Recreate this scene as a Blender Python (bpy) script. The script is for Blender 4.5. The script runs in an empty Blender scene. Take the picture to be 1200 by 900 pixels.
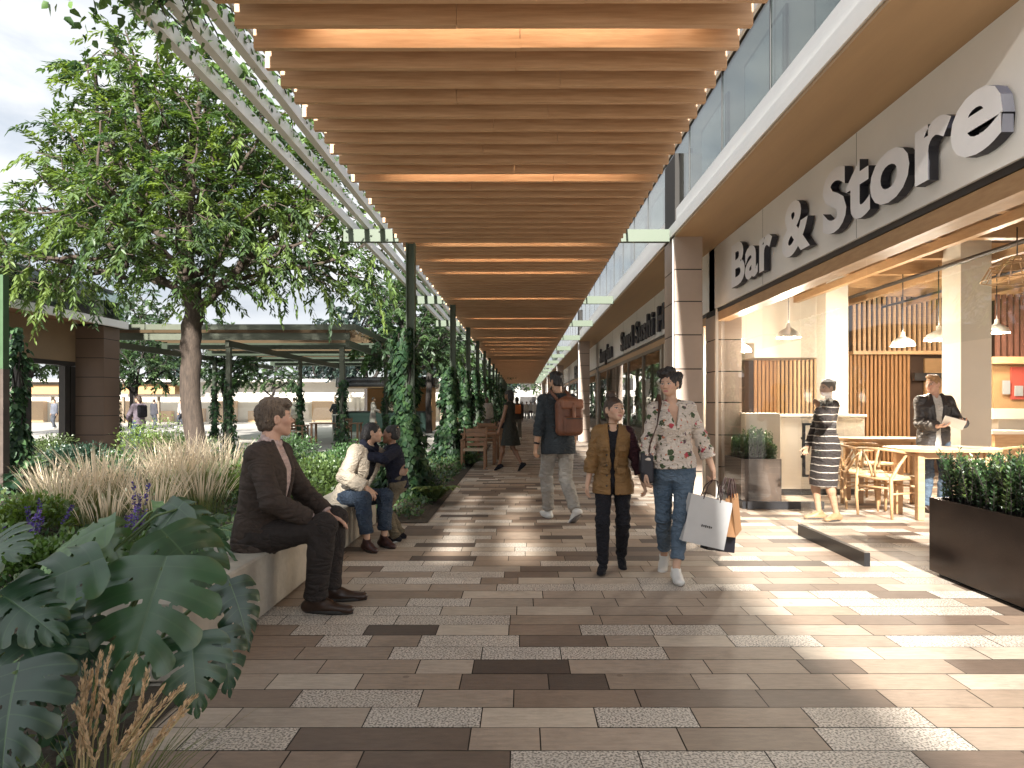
import bpy, bmesh, math, random
import numpy as np
from mathutils import Vector, Matrix, Euler, Quaternion
PI = math.pi
R = math.radians
C = bpy.context.scene.collection
scene = bpy.context.scene
FPX, VX, VY, CH = 800.0, 611.0, 474.0, 1.42      # focal length and vanishing point in photo pixels, eye height

def at(px, py=None, d=None, z=0.0):
    """world point seen at photo pixel (px,py): give either the distance d or the height z"""
    if d is None:
        d = (CH - z) * FPX / (py - VY)
    return ((px - VX) * d / FPX, d, z if py is None else CH - (py - VY) * d / FPX)

# ---------------------------------------------------------------- tagging
def tag(o, label=None, cat=None, group=None, kind=None):
    if label: o['label'] = label
    if cat: o['category'] = cat
    if group: o['group'] = group
    if kind: o['kind'] = kind
    return o
def link(o, parent=None):
    C.objects.link(o)
    if parent is not None: o.parent = parent
    return o
def thing(name, label, cat, loc=(0, 0, 0), rz=0.0, group=None):
    o = bpy.data.objects.new(name, None)
    o.empty_display_size = 0.2
    o.location = loc; o.rotation_euler = (0, 0, rz)
    C.objects.link(o)
    return tag(o, label, cat, group)
KIDS = {}
def kids(o):
    return [c for c in bpy.data.objects if c.parent == o]
def copy_tree(o, parent=None, loc=None, rz=None, label=None, group=None, scale=None):
    c = o.copy(); C.objects.link(c)
    if parent is not None: c.parent = parent
    if loc is not None: c.location = loc
    if rz is not None: c.rotation_euler = (0, 0, rz)
    if scale is not None: c.scale = scale if hasattr(scale, '__len__') else (scale,) * 3
    if label: c['label'] = label
    if group: c['group'] = group
    for ch in kids(o): copy_tree(ch, c)
    return c

# ---------------------------------------------------------------- meshes
def mesh_np(name, verts, faces, mat=None, parent=None, smooth=False, col=None, uv=None, mats=None, fmat=None):
    """faces: (n,k) int array (all the same k) or list of arrays"""
    me = bpy.data.meshes.new(name)
    verts = np.asarray(verts, np.float32).reshape(-1, 3)
    fl = faces if isinstance(faces, list) else [faces]
    fl = [np.asarray(f, np.int32) for f in fl if len(f)]
    nl = sum(f.size for f in fl); nf = sum(len(f) for f in fl)
    me.vertices.add(len(verts)); me.vertices.foreach_set('co', verts.ravel())
    me.loops.add(nl); me.polygons.add(nf)
    me.loops.foreach_set('vertex_index', np.concatenate([f.ravel() for f in fl]))
    tot = np.concatenate([np.full(len(f), f.shape[1], np.int32) for f in fl])
    st = np.concatenate([[0], np.cumsum(tot)[:-1]]).astype(np.int32)
    me.polygons.foreach_set('loop_start', st)
    try: me.polygons.foreach_set('loop_total', tot)
    except Exception: pass
    if smooth: me.polygons.foreach_set('use_smooth', np.ones(nf, bool))
    if fmat is not None: me.polygons.foreach_set('material_index', np.asarray(fmat, np.int32))
    me.update(calc_edges=True)
    if col is not None:
        a = me.color_attributes.new('Col', 'FLOAT_COLOR', 'POINT')
        c4 = np.ones((len(verts), 4), np.float32); col = np.asarray(col, np.float32); c4[:, :col.shape[1]] = col
        a.data.foreach_set('color', c4.ravel())
    if uv is not None:
        l = me.uv_layers.new(name='UVMap')
        idx = np.concatenate([f.ravel() for f in fl])
        l.data.foreach_set('uv', np.asarray(uv, np.float32)[idx].ravel())
    o = bpy.data.objects.new(name, me)
    if mats:
        for m in mats: me.materials.append(m)
    elif mat is not None: me.materials.append(mat)
    link(o, parent)
    return o

class MB:
    """collects simple solids, then links them as one mesh object"""
    def __init__(s): s.v = []; s.f = []; s.sm = []; s.c = []
    def add(s, vs, fs, smooth=False):
        b = len(s.v); s.v += [tuple(v) for v in vs]
        for f in fs: s.f.append(tuple(i + b for i in f)); s.sm.append(smooth)
        return s
    def box(s, c, size, rz=0.0, M=None, bevel=0.0):
        hx, hy, hz = size[0] / 2, size[1] / 2, size[2] / 2
        if bevel <= 0:
            vs = [(x, y, z) for z in (-hz, hz) for y in (-hy, hy) for x in (-hx, hx)]
            fs = [(0, 2, 3, 1), (4, 5, 7, 6), (0, 1, 5, 4), (2, 6, 7, 3), (0, 4, 6, 2), (1, 3, 7, 5)]
        else:
            b = min(bevel, hx * .9, hy * .9, hz * .9)
            vs = []; fs = []
            prof = [(-hz, b), (-hz + b, 0), (hz - b, 0), (hz, b)]
            for z, i in prof:
                x, y = hx - i, hy - i; k = b if i == 0 else b * .6
                vs += [(-x + k, -y, z), (x - k, -y, z), (x, -y + k, z), (x, y - k, z), (x - k, y, z), (-x + k, y, z), (-x, y - k, z), (-x, -y + k, z)]
            for l in range(3):
                for i in range(8):
                    j = (i + 1) % 8
                    fs.append((l * 8 + i, l * 8 + j, l * 8 + 8 + j, l * 8 + 8 + i))
            fs.append(tuple(range(7, -1, -1))); fs.append(tuple(range(24, 32)))
        T = Matrix.Translation(c) @ (M.to_4x4() if M is not None else Matrix.Rotation(rz, 4, 'Z'))
        return s.add([T @ Vector(v) for v in vs], fs)
    def bb(s, x0, x1, y0, y1, z0, z1, bevel=0.0):
        return s.box(((x0 + x1) / 2, (y0 + y1) / 2, (z0 + z1) / 2), (abs(x1 - x0), abs(y1 - y0), abs(z1 - z0)), bevel=bevel)
    def tube(s, pts, rad, n=8, cap=True, smooth=True, flat=1.0, up=None):
        pts = [Vector([float(q) for q in p]) for p in pts]
        rad = [float(q) for q in rad] if hasattr(rad, '__len__') else [float(rad)] * len(pts)
        u = None; vs = []
        for i, p in enumerate(pts):
            d = (pts[min(i + 1, len(pts) - 1)] - pts[max(i - 1, 0)])
            d = d.normalized() if d.length > 1e-9 else Vector((0, 0, 1))
            if up is not None: u = Vector(up) - Vector(up).dot(d) * d
            elif u is None: u = d.orthogonal()
            else: u = u - u.dot(d) * d
            if u.length < 1e-6: u = d.orthogonal()
            u.normalize(); w = d.cross(u)
            for k in range(n):
                a = 2 * PI * k / n
                vs.append(p + rad[i] * (math.cos(a) * u * flat + math.sin(a) * w))
        fs = []
        for i in range(len(pts) - 1):
            for k in range(n):
                k2 = (k + 1) % n
                fs.append((i * n + k, i * n + k2, (i + 1) * n + k2, (i + 1) * n + k))
        s.add(vs, fs, smooth)
        if cap:
            b = len(s.v) - len(vs)
            s.f.append(tuple(b + k for k in range(n - 1, -1, -1))); s.sm.append(False)
            s.f.append(tuple(b + (len(pts) - 1) * n + k for k in range(n))); s.sm.append(False)
        return s
    def lathe(s, prof, c=(0, 0, 0), n=24, smooth=True, close=False):
        vs = []; fs = []
        for r, z in prof:
            for k in range(n):
                a = 2 * PI * k / n
                vs.append((c[0] + r * math.cos(a), c[1] + r * math.sin(a), c[2] + z))
        for i in range(len(prof) - 1):
            for k in range(n):
                k2 = (k + 1) % n
                fs.append((i * n + k, i * n + k2, (i + 1) * n + k2, (i + 1) * n + k))
        s.add(vs, fs, smooth)
        if close:
            b = len(s.v) - len(vs); m = len(prof) - 1
            s.f.append(tuple(b + k for k in range(n - 1, -1, -1))); s.sm.append(False)
            s.f.append(tuple(b + m * n + k for k in range(n))); s.sm.append(False)
        return s
    def prism(s, poly, z0, z1, M=None):
        n = len(poly); vs = [(x, y, z0) for x, y in poly] + [(x, y, z1) for x, y in poly]
        if M is not None: vs = [M @ Vector(v) for v in vs]
        fs = [tuple(range(n - 1, -1, -1)), tuple(range(n, 2 * n))] + [(i, (i + 1) % n, n + (i + 1) % n, n + i) for i in range(n)]
        return s.add(vs, fs)
    def quad(s, a, b, c, d): return s.add([a, b, c, d], [(0, 1, 2, 3)])
    def build(s, name, mat, parent=None, off=None):
        me = bpy.data.meshes.new(name)
        vs = s.v if off is None else [(v[0] - off[0], v[1] - off[1], v[2] - off[2]) for v in s.v]
        me.from_pydata(vs, [], s.f)
        me.polygons.foreach_set('use_smooth', s.sm)
        me.materials.append(mat); me.update()
        o = bpy.data.objects.new(name, me); link(o, parent)
        return o

# ---------------------------------------------------------------- materials
def newmat(name):
    m = bpy.data.materials.new(name); m.use_nodes = True
    nt = m.node_tree; nt.nodes.clear()
    out = nt.nodes.new('ShaderNodeOutputMaterial')
    return m, nt, out
def N(nt, t, **kw):
    n = nt.nodes.new('ShaderNode' + t)
    for k, v in kw.items():
        if k.startswith('i_'):
            n.inputs[k[2:].replace('_', ' ')].default_value = v
        else: setattr(n, k, v)
    return n
def L(nt, a, b): nt.links.new(a, b)
def rgba(c): return (c[0], c[1], c[2], 1.0)
def mat(name, col, rough=.6, metal=0.0, var=.12, scale=6.0, bump=0.0, bscale=60.0, stretch=(1, 1, 1), col2=None, spec=.5, attr=False,
        coat=0.0, detail=5.0, coords='Object', rvar=.1, sheen=0.0):
    m, nt, out = newmat(name)
    p = N(nt, 'BsdfPrincipled'); L(nt, p.outputs[0], out.inputs[0])
    p.inputs['Roughness'].default_value = rough; p.inputs['Metallic'].default_value = metal
    p.inputs['Specular IOR Level'].default_value = spec
    if coat: p.inputs['Coat Weight'].default_value = coat; p.inputs['Coat Roughness'].default_value = .15
    if sheen: p.inputs['Sheen Weight'].default_value = sheen
    tc = N(nt, 'TexCoord'); mp = N(nt, 'Mapping'); mp.inputs['Scale'].default_value = stretch
    L(nt, tc.outputs[coords], mp.inputs[0])
    nz = N(nt, 'TexNoise'); nz.inputs['Scale'].default_value = scale; nz.inputs['Detail'].default_value = detail; nz.inputs['Roughness'].default_value = .6
    L(nt, mp.outputs[0], nz.inputs['Vector'])
    mr = N(nt, 'MapRange'); mr.inputs['From Min'].default_value = .3; mr.inputs['From Max'].default_value = .7
    L(nt, nz.outputs['Fac'], mr.inputs[0])
    mx = N(nt, 'Mix', data_type='RGBA')
    L(nt, mr.outputs[0], mx.inputs[0])
    if attr:
        at_ = N(nt, 'VertexColor', layer_name='Col')
        h = N(nt, 'HueSaturation'); h.inputs['Value'].default_value = 1 - var; L(nt, at_.outputs[0], h.inputs['Color'])
        h2 = N(nt, 'HueSaturation'); h2.inputs['Value'].default_value = 1 + var; L(nt, at_.outputs[0], h2.inputs['Color'])
        L(nt, h.outputs[0], mx.inputs['A']); L(nt, h2.outputs[0], mx.inputs['B'])
    else:
        c2 = col2 or tuple(min(1, c * (1 + var)) for c in col)
        c1 = col if col2 else tuple(c * (1 - var) for c in col)
        mx.inputs['A'].default_value = rgba(c1); mx.inputs['B'].default_value = rgba(c2)
    L(nt, mx.outputs['Result'], p.inputs['Base Color'])
    if rvar:
        m2 = N(nt, 'MapRange'); m2.inputs['To Min'].default_value = max(.02, rough - rvar); m2.inputs['To Max'].default_value = min(1, rough + rvar)
        L(nt, nz.outputs['Fac'], m2.inputs[0]); L(nt, m2.outputs[0], p.inputs['Roughness'])
    if bump:
        n2 = N(nt, 'TexNoise'); n2.inputs['Scale'].default_value = bscale; n2.inputs['Detail'].default_value = 4
        L(nt, mp.outputs[0], n2.inputs['Vector'])
        b = N(nt, 'Bump'); b.inputs['Strength'].default_value = bump; b.inputs['Distance'].default_value = .02
        L(nt, n2.outputs['Fac'], b.inputs['Height']); L(nt, b.outputs[0], p.inputs['Normal'])
    return m
def glassmat(name, tint=(.96, .98, .97), rough=0.0, ior=1.5, extra=0.0):
    m, nt, out = newmat(name)
    t = N(nt, 'BsdfTransparent'); t.inputs[0].default_value = rgba(tint)
    g = N(nt, 'BsdfGlossy'); g.inputs['Roughness'].default_value = rough
    f = N(nt, 'LayerWeight'); f.inputs[0].default_value = .5
    pw = N(nt, 'Math', operation='POWER'); pw.inputs[1].default_value = 5.0; L(nt, f.outputs['Facing'], pw.inputs[0])
    ad = N(nt, 'Math', operation='MULTIPLY_ADD', use_clamp=True); ad.inputs[1].default_value = .94; ad.inputs[2].default_value = .05 + extra; L(nt, pw.outputs[0], ad.inputs[0])
    mx = N(nt, 'MixShader'); fac = ad.outputs[0]
    L(nt, fac, mx.inputs[0]); L(nt, t.outputs[0], mx.inputs[1]); L(nt, g.outputs[0], mx.inputs[2])
    L(nt, mx.outputs[0], out.inputs[0])
    return m
def emat(name, col, strength):
    m, nt, out = newmat(name)
    e = N(nt, 'Emission'); e.inputs[0].default_value = rgba(col); e.inputs[1].default_value = strength
    L(nt, e.outputs[0], out.inputs[0]); return m
def leafmat(name, rough=.5, trans=.35, gloss=.06, uvvein=False, attr=True, col=(.05, .1, .03), vein=(.2, .3, .1)):
    """two sided leaf: diffuse + translucent + a little gloss; colour from the leaf's own attribute"""
    m, nt, out = newmat(name)
    if attr:
        c = N(nt, 'VertexColor', layer_name='Col').outputs[0]
    else:
        r = N(nt, 'RGB'); r.outputs[0].default_value = rgba(col); c = r.outputs[0]
    if uvvein:
        uv = N(nt, 'UVMap'); sp = N(nt, 'SeparateXYZ'); L(nt, uv.outputs[0], sp.inputs[0])
        m1 = N(nt, 'Math', operation='LESS_THAN'); m1.inputs[1].default_value = .022; L(nt, sp.outputs[1], m1.inputs[0])
        fr = N(nt, 'Math', operation='FRACT'); L(nt, sp.outputs[0], fr.inputs[0])
        sb = N(nt, 'Math', operation='SUBTRACT'); sb.inputs[1].default_value = .5; L(nt, fr.outputs[0], sb.inputs[0])
        ab = N(nt, 'Math', operation='ABSOLUTE'); L(nt, sb.outputs[0], ab.inputs[0])
        m2 = N(nt, 'Math', operation='LESS_THAN'); m2.inputs[1].default_value = .035; L(nt, ab.outputs[0], m2.inputs[0])
        m3 = N(nt, 'Math', operation='MULTIPLY'); m3.inputs[1].default_value = .4; L(nt, m2.outputs[0], m3.inputs[0])
        m4 = N(nt, 'Math', operation='MAXIMUM'); L(nt, m1.outputs[0], m4.inputs[0]); L(nt, m3.outputs[0], m4.inputs[1])
        mx = N(nt, 'Mix', data_type='RGBA'); L(nt, m4.outputs[0], mx.inputs[0]); L(nt, c, mx.inputs['A']); mx.inputs['B'].default_value = rgba(vein)
        c = mx.outputs['Result']
    d = N(nt, 'BsdfDiffuse'); L(nt, c, d.inputs[0])
    t = N(nt, 'BsdfTranslucent')
    hs = N(nt, 'HueSaturation'); hs.inputs['Hue'].default_value = .485; hs.inputs['Saturation'].default_value = 1.15; hs.inputs['Value'].default_value = 1.5; L(nt, c, hs.inputs['Color']); L(nt, hs.outputs[0], t.inputs[0])
    a = N(nt, 'MixShader'); a.inputs[0].default_value = trans; L(nt, d.outputs[0], a.inputs[1]); L(nt, t.outputs[0], a.inputs[2])
    g = N(nt, 'BsdfGlossy'); g.inputs['Roughness'].default_value = rough; g.inputs[0].default_value = (.9, .95, .9, 1)
    fr_ = N(nt, 'LayerWeight'); fr_.inputs[0].default_value = .5
    pw = N(nt, 'Math', operation='POWER'); pw.inputs[1].default_value = 4.0; L(nt, fr_.outputs['Facing'], pw.inputs[0])
    ma = N(nt, 'Math', operation='MULTIPLY_ADD', use_clamp=True); ma.inputs[1].default_value = .35; ma.inputs[2].default_value = gloss; L(nt, pw.outputs[0], ma.inputs[0])
    b = N(nt, 'MixShader'); L(nt, ma.outputs[0], b.inputs[0]); L(nt, a.outputs[0], b.inputs[1]); L(nt, g.outputs[0], b.inputs[2])
    L(nt, b.outputs[0], out.inputs[0]); return m

rng = np.random.default_rng(7)
random.seed(7)
# ================================================================ camera, world, sun
cam = bpy.data.cameras.new('camera'); co = bpy.data.objects.new('camera', cam); C.objects.link(co)
co.location = (0, 0, CH); co.rotation_euler = (PI / 2, 0, 0)
cam.sensor_width = 36; cam.lens = 24; cam.shift_x = -(VX - 600) / 1200; cam.shift_y = (VY - 450) / 1200
cam.clip_end = 2000; cam.clip_start = .05
scene.camera = co
SUN_EL, SUN_AZ = R(29), R(2.0)      # the sun stands low behind the camera, a little to its left
w = bpy.data.worlds.new('World'); scene.world = w; w.use_nodes = True
nt = w.node_tree; nt.nodes.clear()
wo = nt.nodes.new('ShaderNodeOutputWorld'); bg = nt.nodes.new('ShaderNodeBackground'); L(nt, bg.outputs[0], wo.inputs[0])
sky = nt.nodes.new('ShaderNodeTexSky'); sky.sky_type = 'NISHITA'; sky.sun_disc = False
sky.sun_elevation = SUN_EL; sky.sun_rotation = PI + SUN_AZ
sky.dust_density = 2.0
tc = N(nt, 'TexCoord'); mp = N(nt, 'Mapping'); mp.inputs['Scale'].default_value = (1, 1, 2.6); L(nt, tc.outputs['Generated'], mp.inputs[0])
nz = N(nt, 'TexNoise'); nz.inputs['Scale'].default_value = 2.3; nz.inputs['Detail'].default_value = 9; nz.inputs['Roughness'].default_value = .58; nz.inputs['Distortion'].default_value = .4
L(nt, mp.outputs[0], nz.inputs['Vector'])
cr = N(nt, 'ValToRGB'); cr.color_ramp.elements[0].position = .34; cr.color_ramp.elements[0].color = (.5, .5, .5, 1); cr.color_ramp.elements[1].position = .52
L(nt, nz.outputs['Fac'], cr.inputs[0])
n2 = N(nt, 'TexNoise'); n2.inputs['Scale'].default_value = 3.6; n2.inputs['Detail'].default_value = 8; L(nt, mp.outputs[0], n2.inputs['Vector'])
c2 = N(nt, 'ValToRGB'); c2.color_ramp.elements[0].position = .38; c2.color_ramp.elements[0].color = (4.3, 4.65, 5.1, 1)
c2.color_ramp.elements[1].position = .62; c2.color_ramp.elements[1].color = (7.0, 7.1, 7.2, 1)
L(nt, n2.outputs['Fac'], c2.inputs[0])
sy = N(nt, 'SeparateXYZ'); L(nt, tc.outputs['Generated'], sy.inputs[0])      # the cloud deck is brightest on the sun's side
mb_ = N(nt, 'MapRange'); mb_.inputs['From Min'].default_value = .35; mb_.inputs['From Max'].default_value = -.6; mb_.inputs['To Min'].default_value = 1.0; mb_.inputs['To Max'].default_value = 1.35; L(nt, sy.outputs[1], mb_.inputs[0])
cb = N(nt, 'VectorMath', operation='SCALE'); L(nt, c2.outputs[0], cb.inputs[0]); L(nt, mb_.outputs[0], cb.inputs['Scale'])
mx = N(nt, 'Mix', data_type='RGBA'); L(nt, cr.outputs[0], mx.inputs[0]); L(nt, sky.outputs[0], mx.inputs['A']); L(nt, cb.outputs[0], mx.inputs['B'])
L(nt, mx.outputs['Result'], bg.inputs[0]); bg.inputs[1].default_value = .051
sl = bpy.data.lights.new('sun', 'SUN'); sl.energy = 5.0; sl.angle = R(2.0); sl.color = (1, .95, .87)
so = bpy.data.objects.new('sun', sl); C.objects.link(so); so.location = (0, -20, 20)
sdir = Vector((math.sin(SUN_AZ) * math.cos(SUN_EL), math.cos(SUN_AZ) * math.cos(SUN_EL), -math.sin(SUN_EL)))   # the way the light travels
so.rotation_euler = sdir.to_track_quat('-Z', 'Y').to_euler()
scene.view_settings.view_transform = 'Standard'; scene.view_settings.look = 'None'
scene.view_settings.exposure = 1.72; scene.view_settings.gamma = 1
scene.view_settings.use_curve_mapping = False
cy = scene.cycles
cy.use_denoising = True
try: cy.denoiser = 'OPENIMAGEDENOISE'
except Exception: pass
cy.max_bounces = 7; cy.diffuse_bounces = 4; cy.glossy_bounces = 3; cy.transmission_bounces = 4; cy.transparent_max_bounces = 14
cy.caustics_reflective = False; cy.caustics_refractive = False; cy.sample_clamp_indirect = 6
cy.use_adaptive_sampling = True; cy.adaptive_threshold = .012

# ================================================================ ground
m_plaza = mat('plaza stone', (.36, .34, .31), .75, var=.12, scale=.8, bump=.1, bscale=30)
def sheet(name, x0, x1, y0, y1, z, m, thick=.0):
    return tag(MB().quad((x0, y0, z), (x1, y0, z), (x1, y1, z), (x0, y1, z)).build(name, m), kind='structure')
sheet('ground', -400, 400, -200, 700, -.012, m_plaza)
m_joint = mat('paver joint', (.045, .04, .035), .9)
sheet('paving_joints', -1.75, 9.5, -7, 84, -.006, m_joint)

def pavers():
    V = []; F = []; Cc = []
    pal = [((.300, .228, .170), 0), ((.345, .272, .210), 0), ((.25, .182, .134), 0), ((.46, .385, .305), 0), ((.52, .455, .385), 1),
           ((.090, .066, .052), 0), ((.16, .116, .088), 0), ((.41, .335, .265), 0), ((.58, .52, .45), 1)]
    wts = np.array([.17, .14, .13, .12, .14, .07, .09, .08, .12]); wts = wts / wts.sum()
    g = .0028
    y = -7.0; r = np.random.default_rng(11)
    while y < 84:
        h = .2
        x = -1.75 - r.uniform(0, .5); prev = None
        while x < 9.5:
            ln = r.choice([.3, .45, .52, .6, .75], p=[.17, .26, .30, .21, .06])
            k = r.choice(len(pal), p=wts)
            if prev is not None and r.random() < .12: k = prev
            prev = k
            c, gr = pal[k]
            c = np.array(c) * r.uniform(.88, 1.12)
            xa, xb = max(x + g, -1.75), min(x + ln - g, 9.5)
            if xb > xa + .02:
                b = len(V); z = r.uniform(-.0008, .0008)
                V += [(xa, y + g, z), (xb, y + g, z), (xb, y + h - g, z), (xa, y + h - g, z)]
                F.append((b, b + 1, b + 2, b + 3)); Cc += [(c[0], c[1], c[2], gr)] * 4
            x += ln
        y += h
    return V, F, Cc
m_pav, nt, out = newmat('stone pavers')
p = N(nt, 'BsdfPrincipled'); L(nt, p.outputs[0], out.inputs[0])
vc = N(nt, 'VertexColor', layer_name='Col'); tc = N(nt, 'TexCoord')
n1 = N(nt, 'TexNoise'); n1.inputs['Scale'].default_value = 95; n1.inputs['Detail'].default_value = 3; L(nt, tc.outputs['Object'], n1.inputs['Vector'])
r1 = N(nt, 'ValToRGB'); r1.color_ramp.elements[0].position = .40; r1.color_ramp.elements[0].color = (.36, .35, .34, 1); r1.color_ramp.elements[1].position = .56; r1.color_ramp.elements[1].color = (1.18, 1.18, 1.18, 1)
L(nt, n1.outputs['Fac'], r1.inputs[0])
mp = N(nt, 'Mapping'); mp.inputs['Scale'].default_value = (1, 5, 1); L(nt, tc.outputs['Object'], mp.inputs[0])
n3 = N(nt, 'TexNoise'); n3.inputs['Scale'].default_value = 9; n3.inputs['Detail'].default_value = 6; n3.inputs['Roughness'].default_value = .7; L(nt, mp.outputs[0], n3.inputs['Vector'])
r3 = N(nt, 'MapRange'); r3.inputs['From Min'].default_value = .3; r3.inputs['From Max'].default_value = .7; r3.inputs['To Min'].default_value = .82; r3.inputs['To Max'].default_value = 1.16; L(nt, n3.outputs['Fac'], r3.inputs[0])
n4 = N(nt, 'TexNoise'); n4.inputs['Scale'].default_value = .9; n4.inputs['Detail'].default_value = 5; L(nt, tc.outputs['Object'], n4.inputs['Vector'])
r4 = N(nt, 'MapRange'); r4.inputs['From Min'].default_value = .3; r4.inputs['From Max'].default_value = .7; r4.inputs['To Min'].default_value = .86; r4.inputs['To Max'].default_value = 1.1; L(nt, n4.outputs['Fac'], r4.inputs[0])
ml = N(nt, 'Math', operation='MULTIPLY'); L(nt, r3.outputs[0], ml.inputs[0]); L(nt, r4.outputs[0], ml.inputs[1])
sm = N(nt, 'Mix', data_type='RGBA'); L(nt, vc.outputs['Alpha'], sm.inputs[0]); L(nt, ml.outputs[0], sm.inputs['A']); L(nt, r1.outputs[0], sm.inputs['B'])
mu = N(nt, 'Mix', data_type='RGBA', blend_type='MULTIPLY'); mu.inputs[0].default_value = 1; L(nt, vc.outputs[0], mu.inputs['A']); L(nt, sm.outputs['Result'], mu.inputs['B'])
vg = N(nt, 'TexVoronoi'); vg.inputs['Scale'].default_value = 2.6; L(nt, tc.outputs['Object'], vg.inputs['Vector'])
lg = N(nt, 'Math', operation='LESS_THAN'); lg.inputs[1].default_value = .045; L(nt, vg.outputs['Distance'], lg.inputs[0]); lm_ = N(nt, 'Math', operation='MULTIPLY'); lm_.inputs[1].default_value = .45; L(nt, lg.outputs[0], lm_.inputs[0])
n6 = N(nt, 'TexNoise'); n6.inputs['Scale'].default_value = 2.4; n6.inputs['Detail'].default_value = 9; n6.inputs['Roughness'].default_value = .72; L(nt, tc.outputs['Object'], n6.inputs['Vector'])
r6 = N(nt, 'MapRange'); r6.inputs['From Min'].default_value = .52; r6.inputs['From Max'].default_value = .75; r6.inputs['To Max'].default_value = .38; L(nt, n6.outputs['Fac'], r6.inputs[0])
mxs = N(nt, 'Math', operation='MAXIMUM'); L(nt, lm_.outputs[0], mxs.inputs[0]); L(nt, r6.outputs[0], mxs.inputs[1])
md = N(nt, 'Mix', data_type='RGBA'); L(nt, mxs.outputs[0], md.inputs[0]); L(nt, mu.outputs['Result'], md.inputs['A']); md.inputs['B'].default_value = (.075, .055, .042, 1)
L(nt, md.outputs['Result'], p.inputs['Base Color'])
rr = N(nt, 'MapRange'); rr.inputs['To Min'].default_value = .38; rr.inputs['To Max'].default_value = .72; L(nt, n4.outputs['Fac'], rr.inputs[0]); L(nt, rr.outputs[0], p.inputs['Roughness'])
bp = N(nt, 'Bump'); bp.inputs['Strength'].default_value = .25; bp.inputs['Distance'].default_value = .004; L(nt, n1.outputs['Fac'], bp.inputs['Height']); L(nt, bp.outputs[0], p.inputs['Normal'])
V, F, Cc = pavers()
tag(mesh_np('paving', V, np.array(F), m_pav, col=Cc), kind='structure')
# ================================================================ materials of the buildings
m_wood = mat('canopy timber', (.43, .25, .13), .5, var=.2, scale=5, stretch=(.5, 8, 8), col2=(.60, .385, .225), bump=.12, bscale=30)
m_woodroof = mat('roof boards', (.16, .085, .045), .7, var=.2, scale=5, stretch=(.5, 8, 8))
m_green = mat('sage green steel', (.062, .088, .055), .5, var=.08, scale=3, spec=.5)
m_white = mat('white coated aluminium', (.74, .74, .72), .35, var=.05, scale=2)
m_fascia = mat('pale fascia panel', (.84, .83, .80), .55, var=.04, scale=1.2)
m_beam = mat('white roof edge', (.82, .80, .77), .5, var=.04, scale=1.5)
m_soffit = mat('tan soffit board', (.43, .285, .155), .6, var=.08, scale=1.5, stretch=(4, .4, 1))
m_tile = mat('beige wall tile', (.37, .29, .235), .6, var=.07, scale=2.5, bump=.05)
m_tileg = mat('grey wall tile', (.30, .275, .26), .55, var=.07, scale=2.5, bump=.05)
m_dark = mat('dark bronze metal', (.028, .025, .024), .4, var=.2, scale=3)
m_black = mat('black lacquer', (.012, .012, .014), .35, var=.2, scale=3)
m_jointd = mat('tile joint', (.03, .028, .026), .9)
m_cream = mat('cream plaster', (.64, .585, .50), .75, var=.04, scale=1.4)
m_slatw = mat('warm wall batten', (.34, .165, .065), .55, var=.18, scale=4, stretch=(8, 8, .5), col2=(.44, .235, .10))
m_slatb = mat('dark slot behind battens', (.05, .026, .014), .8)
m_oak = mat('oiled oak', (.40, .235, .115), .45, var=.15, scale=5, stretch=(1, 1, 6), col2=(.52, .33, .175), bump=.05)
m_conc = mat('cast concrete', (.38, .34, .28), .75, var=.24, scale=3.6, bump=.2, bscale=22, detail=9)
m_glass = glassmat('shop glass', (.97, .985, .975))
m_glass2 = glassmat('balustrade glass', (.66, .72, .69), extra=.02)
m_grey = mat('light grey panel', (.27, .275, .27), .5, var=.06, scale=2)
m_letter = mat('brushed steel letter', (.86, .87, .90), .4, metal=.0, var=.06, scale=3)
m_letterside = mat('letter return', (.014, .014, .022), .5)

# ================================================================ slatted canopy over the walk
ZC = 3.80; XL, XR = -1.80, 1.455
POSTS = [10.1, 16.3, 21.0, 25.5, 30.3, 35, 40, 45, 50, 55, 60, 65, 70, 75]
cano = thing('canopy', 'long timber slatted canopy on green posts roofing the shopping walk', 'canopy', (XL, POSTS[0], 0))
co_ = (XL, POSTS[0], 0)
mb = MB()
y = -5.0; i = 0
while y < 78:
    xl = XL + .03 * ((i * 7) % 3 - 1) * .4
    if -1.2 < y < 3.5: mb.bb(xl, -1.05, y, y + .045, ZC, ZC + .21).bb(.30, XR, y, y + .045, ZC, ZC + .21)     # unseen opening added behind the viewer to let sun onto the walk
    else:
        xj = (-.15, .32, -.45, .1)[i % 4] + .12 * math.sin(i * 2.3)     # boards butt end to end
        mb.bb(xl, xj, y, y + .045, ZC, ZC + .21).bb(xj + .003, XR, y + .002, y + .047, ZC + .003, ZC + .21)
    y += .273; i += 1
mb.build('slat_ceiling', m_wood, cano, co_)
# boards above the slats, with an unseen gap added for sun dapples
mb = MB()
rb = lambda x0, x1, y0, y1: mb.bb(x0, x1, y0, y1, ZC + .262, ZC + .30)
rb(XL + .02, XR - .02, 3.5, 77.8); rb(XL + .02, XR - .02, -4.8, -1.2)
rb(XL + .02, -1.05, -1.198, 3.498); rb(.30, XR - .02, -1.198, 3.498)
mb.build('roof_board', m_woodroof, cano, co_)
m_led = emat('warm light strip', (1, .80, .58), 6.5)
for d_ in (4.46, 7.24, 10.3, 11.45, 12.6, 15.6, 18.9, 21.6, 24.4, 26, 27.6, 29.5, 31, 33, 35, 37, 39.5, 42, 44, 47, 50, 53, 56, 60, 64, 68, 72):  # the closely spaced far strips are added to brighten the far ceiling
    ys_l = -5 + .273 * round((d_ + 5) / .273) - .115
    MB().bb(XL + .35, XR - .30, ys_l - .02, ys_l + .02, ZC + .235, ZC + .25).build('light_strip', m_led, cano, co_)
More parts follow.
